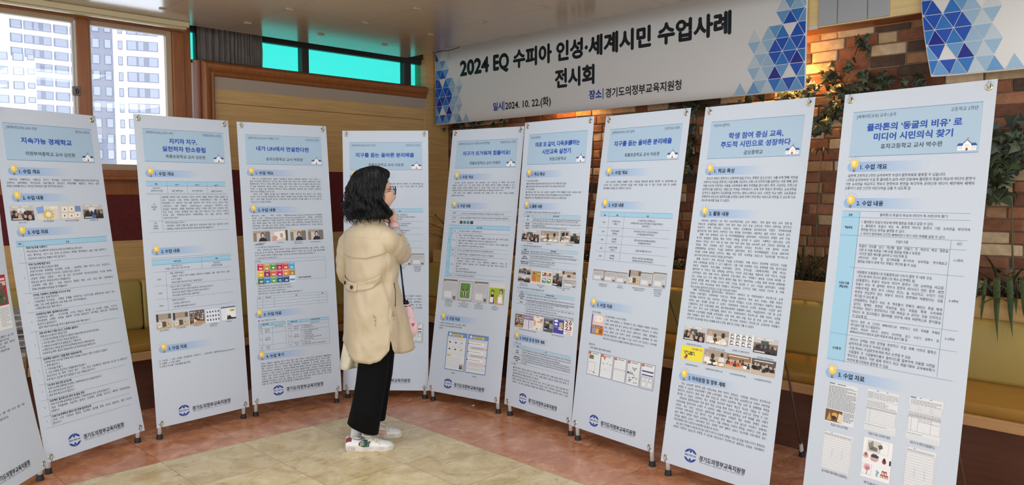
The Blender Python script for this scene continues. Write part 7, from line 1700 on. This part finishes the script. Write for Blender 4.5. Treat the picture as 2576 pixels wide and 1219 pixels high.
def sleeve(path, rad, n=26, seed=0):
    pts = []; rr = []
    for i in range(len(path) - 1):
        for s in range(6): pts.append(path[i].lerp(path[i + 1], s / 6)); rr.append(rad[i] + (rad[i + 1] - rad[i]) * s / 6)
    pts.append(path[-1]); rr.append(rad[-1])
    for _ in range(2): pts = [pts[0]] + [(pts[i - 1] + pts[i] * 2 + pts[i + 1]) / 4 for i in range(1, len(pts) - 1)] + [pts[-1]]
    o = len(cm.v); cm.tube(pts, rr, n, cap=False); m = len(pts)
    for i in range(m):
        c = pts[i]
        for j in range(n):
            v = Vector(cm.v[o + i * n + j]); w = 6.2832 * j / n
            k = 1 + .075 * noise.noise((v.x * 14 + seed, v.y * 14, v.z * 14)) + .035 * math.sin(i * 1.7 + 2.2 * math.sin(w + seed)); cm.v[o + i * n + j] = tuple(c + (v - c) * k)
sleeve([L(936, 590, -.02), L(955, 594, -.055), L(974, 607, -.080), L(992, 624, -.035), ER + Vector((0, 0, -.002)), ER + EX * .006 + FH * .045 + UZ * .012, L(1004, 612, .085), L(999, 590, .115)], [.038, .066, .074, .068, .058, .056, .050, .040], seed=3)
sleeve([L(906, 594, .04), L(888, 596, .10), L(875, 614, .125), L(868, 650, .13), L(869, 688, .14), L(884, 702, .18), L(930, 690, .25), L(968, 672, .27)], [.040, .058, .058, .052, .052, .052, .048, .040], seed=8)
co = cm.build('coat', COAT, person, smooth=True); q = co.modifiers.new('t', 'SOLIDIFY'); q.thickness = .0025; q.offset = -1; evaluated(co)
def band(name, phs, ytop, ybot, off, m, parent, th=.003, rows=4):
    b = MB(); b.loft([[coat_pt(ph, interp(ytop, ph)[0] + (interp(ybot, ph)[0] - interp(ytop, ph)[0]) * j / rows, off) for ph in phs] for j in range(rows + 1)], False)
    o = b.build(name, m, parent, smooth=True); q = o.modifiers.new('t', 'SOLIDIFY'); q.thickness = th; q.offset = 1; evaluated(o); return o
rg = lambda a, b, n: [a + (b - a) * i / n for i in range(n + 1)]
band('storm_flap', rg(-62, 84, 40), [(-62, 600), (0, 592), (84, 600)], [(-62, 630), (-30, 641), (0, 646), (30, 646), (60, 637), (84, 626)], .0055, COAT, co, rows=10)
band('belt', rg(4, 63, 18), [(0, 703), (20, 702), (45, 693), (63, 682)], [(0, 725), (20, 724), (45, 715), (63, 700)], .0085, COAT, co)
tab = band('belt_tab', rg(-62, 10, 18), [(-62, 690), (-35, 699), (-10, 704), (10, 706)], [(-62, 708), (-35, 721), (-10, 727), (10, 727)], .0135, COAT, co, .004)
for ph, y in ((-1, 716), (-44, 711)):
    c = coat_pt(ph, y, .0185); nrm_ = (c - coat_pt(ph, y, 0)).normalized(); xx = UZ.cross(nrm_).normalized(); M = Matrix.Translation(c) @ Matrix((xx, nrm_.cross(xx), nrm_)).transposed().to_4x4()
    b = MB(); b.lathe([(0.0, .0018), (.005, .0018), (.0075, .0032), (.0105, .0026), (.0108, -.001), (0.0, -.001)], 20, M); b.build('button', mat('dark_horn_button', (40, 26, 26), 0.3), co, smooth=True)
pk = MB(); yy = rg(706, 764, 8)
pk.loft([[coat_pt(95.5 + 1.2 * math.sin(math.pi * i / 8), y, .0050) for i, y in enumerate(yy)], [coat_pt(97, y, .0072) for y in yy], [coat_pt(98, y, .0055) for y in yy]], False); pk.build('pocket_slit', mat('dark_pocket_slit', (52, 36, 26), 0.8), co, smooth=True)
def stain(name, c0, n, seed, sp, parent):
    r_ = random.Random(seed); b = MB()
    for k in range(n):
        a0, y0 = c0[0] + r_.gauss(0, sp[0]), c0[1] + r_.gauss(0, sp[1]); w_, h_ = r_.uniform(.6, 1.9), r_.uniform(2, 5)
        b.add([coat_pt(a0 + w_ * math.cos(6.2832 * q / 10) * r_.uniform(.7, 1.1), y0 + h_ * math.sin(6.2832 * q / 10) * r_.uniform(.7, 1.1), .0032 + .0001 * k) for q in range(10)], [tuple(range(10))])
    b.build(name, mat('coat_stain', (164, 138, 98), 0.6), parent)
stain('stain', (48, 793), 6, 3, (1.6, 8), co); stain('stain', (86, 780), 9, 4, (3.5, 14), co)
sm_ = MB(); sm_.tube([coat_pt(75, y, .001) for y in rg(640, 838, 24)], .0014, 6); sm_.build('side_seam', mat('seam_brown', (162, 136, 98), 0.6), co, smooth=True)
fl = MB(); fl.loft([[L(866 - (i * 11 / 8) + j * (40 + i * .9) / 6, 846 + i * 10.2 + 3 * math.sin(j), .07 + .03 * math.sin(j * 1.1 + i * .3) - .02 * (j / 6)) for j in range(7)] for i in range(9)], False)
flo = fl.build('back_flap', mat('pale_cream_lining', (222, 214, 186), 0.6), co, smooth=True); q = flo.modifiers.new('t', 'SOLIDIFY'); q.thickness = .004; evaluated(flo); flo['label'] = 'pale cream flap hanging below the coat hem'
c1, c2, c3 = ER.lerp(WR, .58), ER.lerp(WR, .84), ER.lerp(WR, 1.06)
b = MB(); b.tube([c1, c2], [.037, .034], 20, cap=False); o = b.build('shirt_cuff', mat('grey_striped_cuff', (150, 146, 146), 0.7, col2=(196, 194, 194), vscale=8, stretch=(30, 30, 2)), person, smooth=True); q = o.modifiers.new('t', 'SOLIDIFY'); q.thickness = .003; evaluated(o); o['label'] = 'grey striped cuff at the right wrist'
b = MB(); b.tube([c2 + (c3 - c2) * -.15, c3], [.033, .029], 20, cap=False); o = b.build('shirt_cuff', mat('pink_cuff', (226, 178, 174), 0.7), person, smooth=True); q = o.modifiers.new('t', 'SOLIDIFY'); q.thickness = .003; evaluated(o); o['label'] = 'pink inner cuff at the right wrist'

# ---------- trousers
tm = MB()
def leg(rows, n=40, seed=0):
    rings = []
    for (x, y, dep, a, b, tilt) in rows:
        c = L(x, y, dep); ring = []
        for j in range(n):
            w = 6.2832 * j / n; k = 1 + .05 * noise.noise((math.cos(w) * 2 + seed, math.sin(w) * 2, y * .012)) + .03 * math.sin(3 * w + y * .01)
            p = c + EX * (a * k * math.cos(w)) + FH * (b * k * math.sin(w)); p.z += tilt * math.cos(w); ring.append(p)
        rings.append(ring)
    tm.loft(rings, True)
leg([(943, 740, -.02, .130, .115, 0), (945, 800, -.03, .120, .100, 0), (944, 850, -.045, .092, .085, 0), (941, 900, -.05, .084, .08, 0), (934, 960, -.05, .083, .078, 0), (925, 1020, -.05, .083, .076, -.010), (914, 1076, -.05, .084, .076, -.032)], seed=2)
leg([(945, 760, .03, .115, .10, 0), (952, 830, .06, .092, .09, 0), (954, 890, .085, .083, .08, 0), (951, 940, .10, .080, .076, 0), (943, 1000, .115, .077, .072, 0), (936, 1050, .12, .078, .072, -.008)], seed=6)
to = tm.build('trousers', BLACK, person, smooth=True); q = to.modifiers.new('t', 'SOLIDIFY'); q.thickness = .003; evaluated(to)

# ---------- shoes and socks
SHOE = mat('white_shoe_leather', (226, 222, 214), 0.42); SOLE = mat('scuffed_rubber_sole', (206, 198, 186), 0.6, var=0.14, vscale=30); SOCK = mat('white_sock', (214, 210, 204), 0.85)
def shoe(heel, lng, az, right):
    d = EX * math.cos(R(az)) + FH * math.sin(R(az)); s = UZ.cross(d)        # s points away from the camera
    W = lambda t: .031 + .014 * math.sin(math.pi * min(1, t * .62 + .16)) ** 2 if t < .8 else .044 * math.sqrt(max(0, 1 - ((t - .8) / .205) ** 2)) + .001
    def outline(t, side): return W(t) * (1 - (.12 if side * (1 if right else -1) > 0 and .3 < t < .6 else 0))
    root = MB(); top = [(0, .066), (.06, .075), (.16, .066), (.28, .060), (.40, .066), (.52, .070), (.62, .060), (.72, .050), (.84, .043), (.94, .036), (1, .020)]
    rings = []; ts = [0, .02, .05, .1, .16, .22, .28, .34, .4, .46, .52, .58, .64, .7, .76, .82, .88, .93, .97, .99]
    for t in ts:
        h = interp(top, t)[0]; c = heel + d * (lng * t); ring = []
        for j in range(18):
            w = math.pi * j / 17; cc = math.cos(w); ss = math.sin(w); wid = outline(t, cc) * (.96 - .30 * max(0, ss) ** 2 * (.6 if t < .45 else 1)) * math.copysign(abs(cc) ** .8, cc); ring.append(c + s * wid + UZ * (.022 + (h - .022) * ss ** .8))
        rings.append(ring)
    keep = MB(); keep.loft(rings, False); 
    # leave the collar open for the ankle
    f2 = []
    for f_ in keep.f:
        i = f_[0] // 18; j = f_[0] % 18
        if 2 <= i <= 7 and 6 <= j <= 10: continue
        f2.append(f_)
    keep.f = f2; keep.mi = [0] * len(f2)
    so = keep.build('shoe', SHOE, person, smooth=True, recalc=True); q = so.modifiers.new('t', 'SOLIDIFY'); q.thickness = .004; q.offset = 0; evaluated(so); so['label'] = 'white sneaker on the right foot, nearer the camera' if right else 'white sneaker on the left foot, further away'
    sl = MB(); ol = []
    tt = [0, .01, .03, .07, .13, .2, .3, .4, .5, .6, .7, .78, .84, .89, .93, .96, .985, 1.0]
    half = lambda sd: [heel + d * (lng * (t * 1.03 - .015)) + s * sd * (outline(t, sd) * 1.07 * (1 if t > .03 else (.55 + 15 * t))) for t in tt]
    loop = half(1) + list(reversed(half(-1))); n = len(loop)
    zs = [(.0, .97), (.004, 1.0), (.022, 1.0), (.0265, .97)]; cen = sum(loop, Vector()) / n
    sl.loft([[cen + (p - cen) * k + UZ * z for p in loop] for z, k in zs], True, True); sl.build('sole', SOLE, so, smooth=False)
    sd = -1 if True else 1
    def surf(t, j, off=.0045):
        i = min(len(ts) - 2, max(k for k in range(len(ts)) if ts[k] <= t)); u = (t - ts[i]) / (ts[i + 1] - ts[i]); jj = int(j); v = j - jj
        a = rings[i][jj].lerp(rings[i][jj + 1], v).lerp(rings[i + 1][jj].lerp(rings[i + 1][jj + 1], v), u); c = heel + d * (lng * t) + UZ * .035
        return a + (a - c).normalized() * off
    ht = MB(); ht.loft([[surf(t, j, .003) for j in (17 - k for k in (2.2, 3.5, 5, 6.2))] if False else [surf(t, j, .0035) for j in (11.0, 12.2, 13.4, 14.6 - 6 * t)] for t in (.004, .02, .05, .09, .125)], False)
    ht.build('heel_tab', mat('dark_red_heel_tab', (112, 22, 36), 0.5), so, smooth=True)
    lc = MB()
    for k in range(5):
        t = .50 + .055 * k; lc.tube([surf(t, 12.5, .004), surf(t + .012, 10.5, .006), surf(t + .02, 8.5, .007), surf(t + .012, 6.5, .006), surf(t, 4.5, .004)], .0022, 6)
    a = surf(.60, 10.0, .008)
    for e1, e2 in ((d * .012 - s * .030 - UZ * .010, d * .020 - s * .012 - UZ * .026), (-d * .022 - s * .026 + UZ * .004, -d * .006 - s * .034 - UZ * .012), (d * .030 - s * .022 - UZ * .016, d * .034 - s * .030 - UZ * .03)):
        lc.tube([a, a + e1 * .6 + UZ * .006, a + e1, a + e2], .0024, 6)
    tg = MB(); tg.loft([[surf(t, j, .006 + k_) for j in (6.2, 7.4, 8.5, 9.6, 10.8)] for t, k_ in ((.62, 0), (.52, .002), (.44, .006), (.38, .018), (.345, .030))], False); o = tg.build('tongue', SHOE, so, smooth=True); q = o.modifiers.new('t', 'SOLIDIFY'); q.thickness = .004; evaluated(o)
    lc.build('lace', mat('cream_lace', (222, 208, 184), 0.8), so, smooth=True)
    sk = MB(); ank = ankR if right else ankL; b0 = heel + d * (lng * .20) + UZ * .045
    sk.tube([b0, b0.lerp(ank, .5), ank + (hipR - ankR) * .10], [.036, .034, .036], 18, cap=False); sk.build('sock', SOCK, person, smooth=True)
    if right:
        pm = MB()
        def patch(pts, col, off): pm.add([surf(t, j, off) for t, j in pts], [tuple(range(len(pts)))], 0, lin(col))
        T_ = lambda x: (x - 250) / 1170.0; J_ = lambda y: 11.2 + (y - 700) / 38.0
        pp = lambda *q: [(T_(x), min(16.9, J_(y))) for x, y in q]
        patch(pp((575, 860), (590, 790), (630, 745), (690, 730), (730, 715), (760, 740), (800, 750), (800, 800), (880, 790), (850, 830), (845, 900), (710, 905), (620, 885)), (34, 40, 44), .0050)
        patch(pp((600, 820), (625, 765), (680, 745), (715, 760), (720, 820), (650, 830)), (92, 112, 160), .0056); patch(pp((625, 790), (660, 765), (690, 775), (650, 800)), (170, 186, 206), .0062)
        patch(pp((612, 830), (700, 825), (708, 875), (620, 880)), (196, 176, 44), .0056); patch(pp((640, 850), (690, 842), (690, 856), (640, 866)), (60, 60, 40), .0062)
        patch(pp((725, 765), (790, 760), (800, 890), (718, 895)), (30, 84, 52), .0060); patch(pp((750, 790), (770, 790), (775, 860), (750, 865)), (16, 48, 30), .0066); patch(pp((790, 850), (842, 850), (840, 898), (785, 898)), (46, 104, 62), .0062)
        patch(pp((715, 735), (735, 720), (758, 742), (730, 760)), (120, 84, 50), .0062); patch(pp((800, 800), (876, 782), (870, 796), (806, 816)), (110, 74, 56), .0062); patch(pp((802, 815), (880, 838), (872, 846), (800, 832)), (150, 104, 76), .0062)
        o = pm.build('side_patch', INK, so); o['label'] = 'green, blue and yellow embroidered patch'
        bx_ = MB(); pl_ = lambda t, z, off: heel + d * (lng * t) - s * (outline(t, -1) * 1.07 + off) + UZ * z
        for t0, t1, z0, z1, c_, off in ((.06, .20, .006, .021, (70, 40, 36), .0008), (.066, .194, .0075, .0195, (216, 208, 198), .0014), (.11, .18, .0125, .0145, (60, 40, 40), .002)):
            bx_.add([pl_(t0, z0, off), pl_((t0 + t1) / 2, z0, off), pl_(t1, z0, off), pl_(t1, z1, off), pl_((t0 + t1) / 2, z1, off), pl_(t0, z1, off)], [(0, 1, 4, 5), (1, 2, 3, 4)], 0, lin(c_))
        bx_.build('sole_badge', INK, so)
    return so
hr = on_floor(872, 1129) - PB; shoe(Vector((hr.x, hr.y, 0)), .262, 2, True)
hl = on_floor(900, 1098) - PB; shoe(Vector((hl.x, hl.y, 0)), .258, 4, False)

# ---------- umbrella
um0 = PB + L(1021, 765, .20); um = empty('umbrella', um0); tag(um, 'folded pale pink umbrella with a black shaft, hanging in front of the woman', 'umbrella')
U = lambda x, y, dep=.20: L(x, y, dep) + PB - um0
BLK = mat('black_umbrella_metal', (20, 20, 22), 0.35)
b = MB(); b.tube([U(1006, 652), U(1012, 706), U(1018, 760)], [.0052, .0052, .0065], 10); b.build('shaft', BLK, um, smooth=True)
b = MB(); b.tube([U(1000, 618), U(1003, 634), U(1006, 654)], [.011, .012, .009], 12); b.build('handle', BLK, um, smooth=True)
b = MB(); cR = U(1020, 758)
for k in range(8):
    a = 6.2832 * k / 8; o_ = EX * math.cos(a) + FH * math.sin(a); b.tube([cR + o_ * .004 - UZ * .006, cR + o_ * .014 + UZ * .008, cR + o_ * .020 - UZ * .016], .0022, 5)
b.lathe([(.010, -.012), (.012, -.004), (.010, .006)], 12, Matrix.Translation(cR)); b.build('runner', BLK, um, smooth=True)
cn = MB(); rings = []
UC = [(1019, 764, .022), (1020, 768, .029), (1020, 778, .038), (1021, 788, .043), (1023, 796, .042), (1025, 801, .030), (1028, 805, .031), (1030, 813, .040), (1032, 824, .043), (1032, 835, .040), (1031, 843, .030), (1030, 848, .018), (1030, 850, .004)]
for i, (x, y, r) in enumerate(UC):
    c = U(x, y); rings.append([c + EX * (r * (1 + .17 * math.sin(6 * w + i * .7) + .09 * math.sin(11 * w - i * .5)) * math.cos(w)) + FH * (r * (1 + .14 * math.sin(6 * w + i * .5)) * math.sin(w)) for w in [6.2832 * k / 48 for k in range(48)]])
cn.loft(rings, True); can = cn.build('canopy', mat('pale_pink_umbrella_cloth', (236, 200, 198), 0.55, var=0.04, vscale=20), um, smooth=True)
b = MB(); b.tube([U(1020, 768) + EX * .030 * math.cos(w) + FH * .030 * math.sin(w) for w in [6.2832 * k / 24 for k in range(25)]], .0022, 6, cap=False); b.build('strap', BLK, um, smooth=True)
h = MB(); hc = U(1036, 813) ; nv = (-FH * .94 + EX * .34).normalized(); hx = UZ.cross(nv).normalized() * -1; pts = [(0, -1.0), (.55, -.35), (.95, .25), (.8, .75), (.4, .9), (.0, .5), (-.4, .9), (-.8, .75), (-.95, .25), (-.55, -.35)]
ctr = U(1035, 813) + nv * .046
h.add([ctr + hx * p[0] * .010 + UZ * p[1] * .012 for p in pts], [tuple(range(10))], 0, lin((206, 56, 112))); h.build('heart_print', INK, can)
# scrap of paper on the floor
sp = MB(); c = on_floor(1190, 1020); sp.add([c + Vector((-.012, -.006, .001)), c + Vector((.006, -.012, .002)), c + Vector((.014, .004, .006)), c + Vector((-.004, .012, .002)), c + Vector((0, 0, .007))], [(0, 1, 4), (1, 2, 4), (2, 3, 4), (3, 0, 4), (0, 3, 2, 1)])
tag(sp.build('paper_scrap', mat('paper_white', (230, 230, 234), 0.6)), 'tiny white scrap of paper on the pink floor below the worksheet banner stand', 'paper scrap')
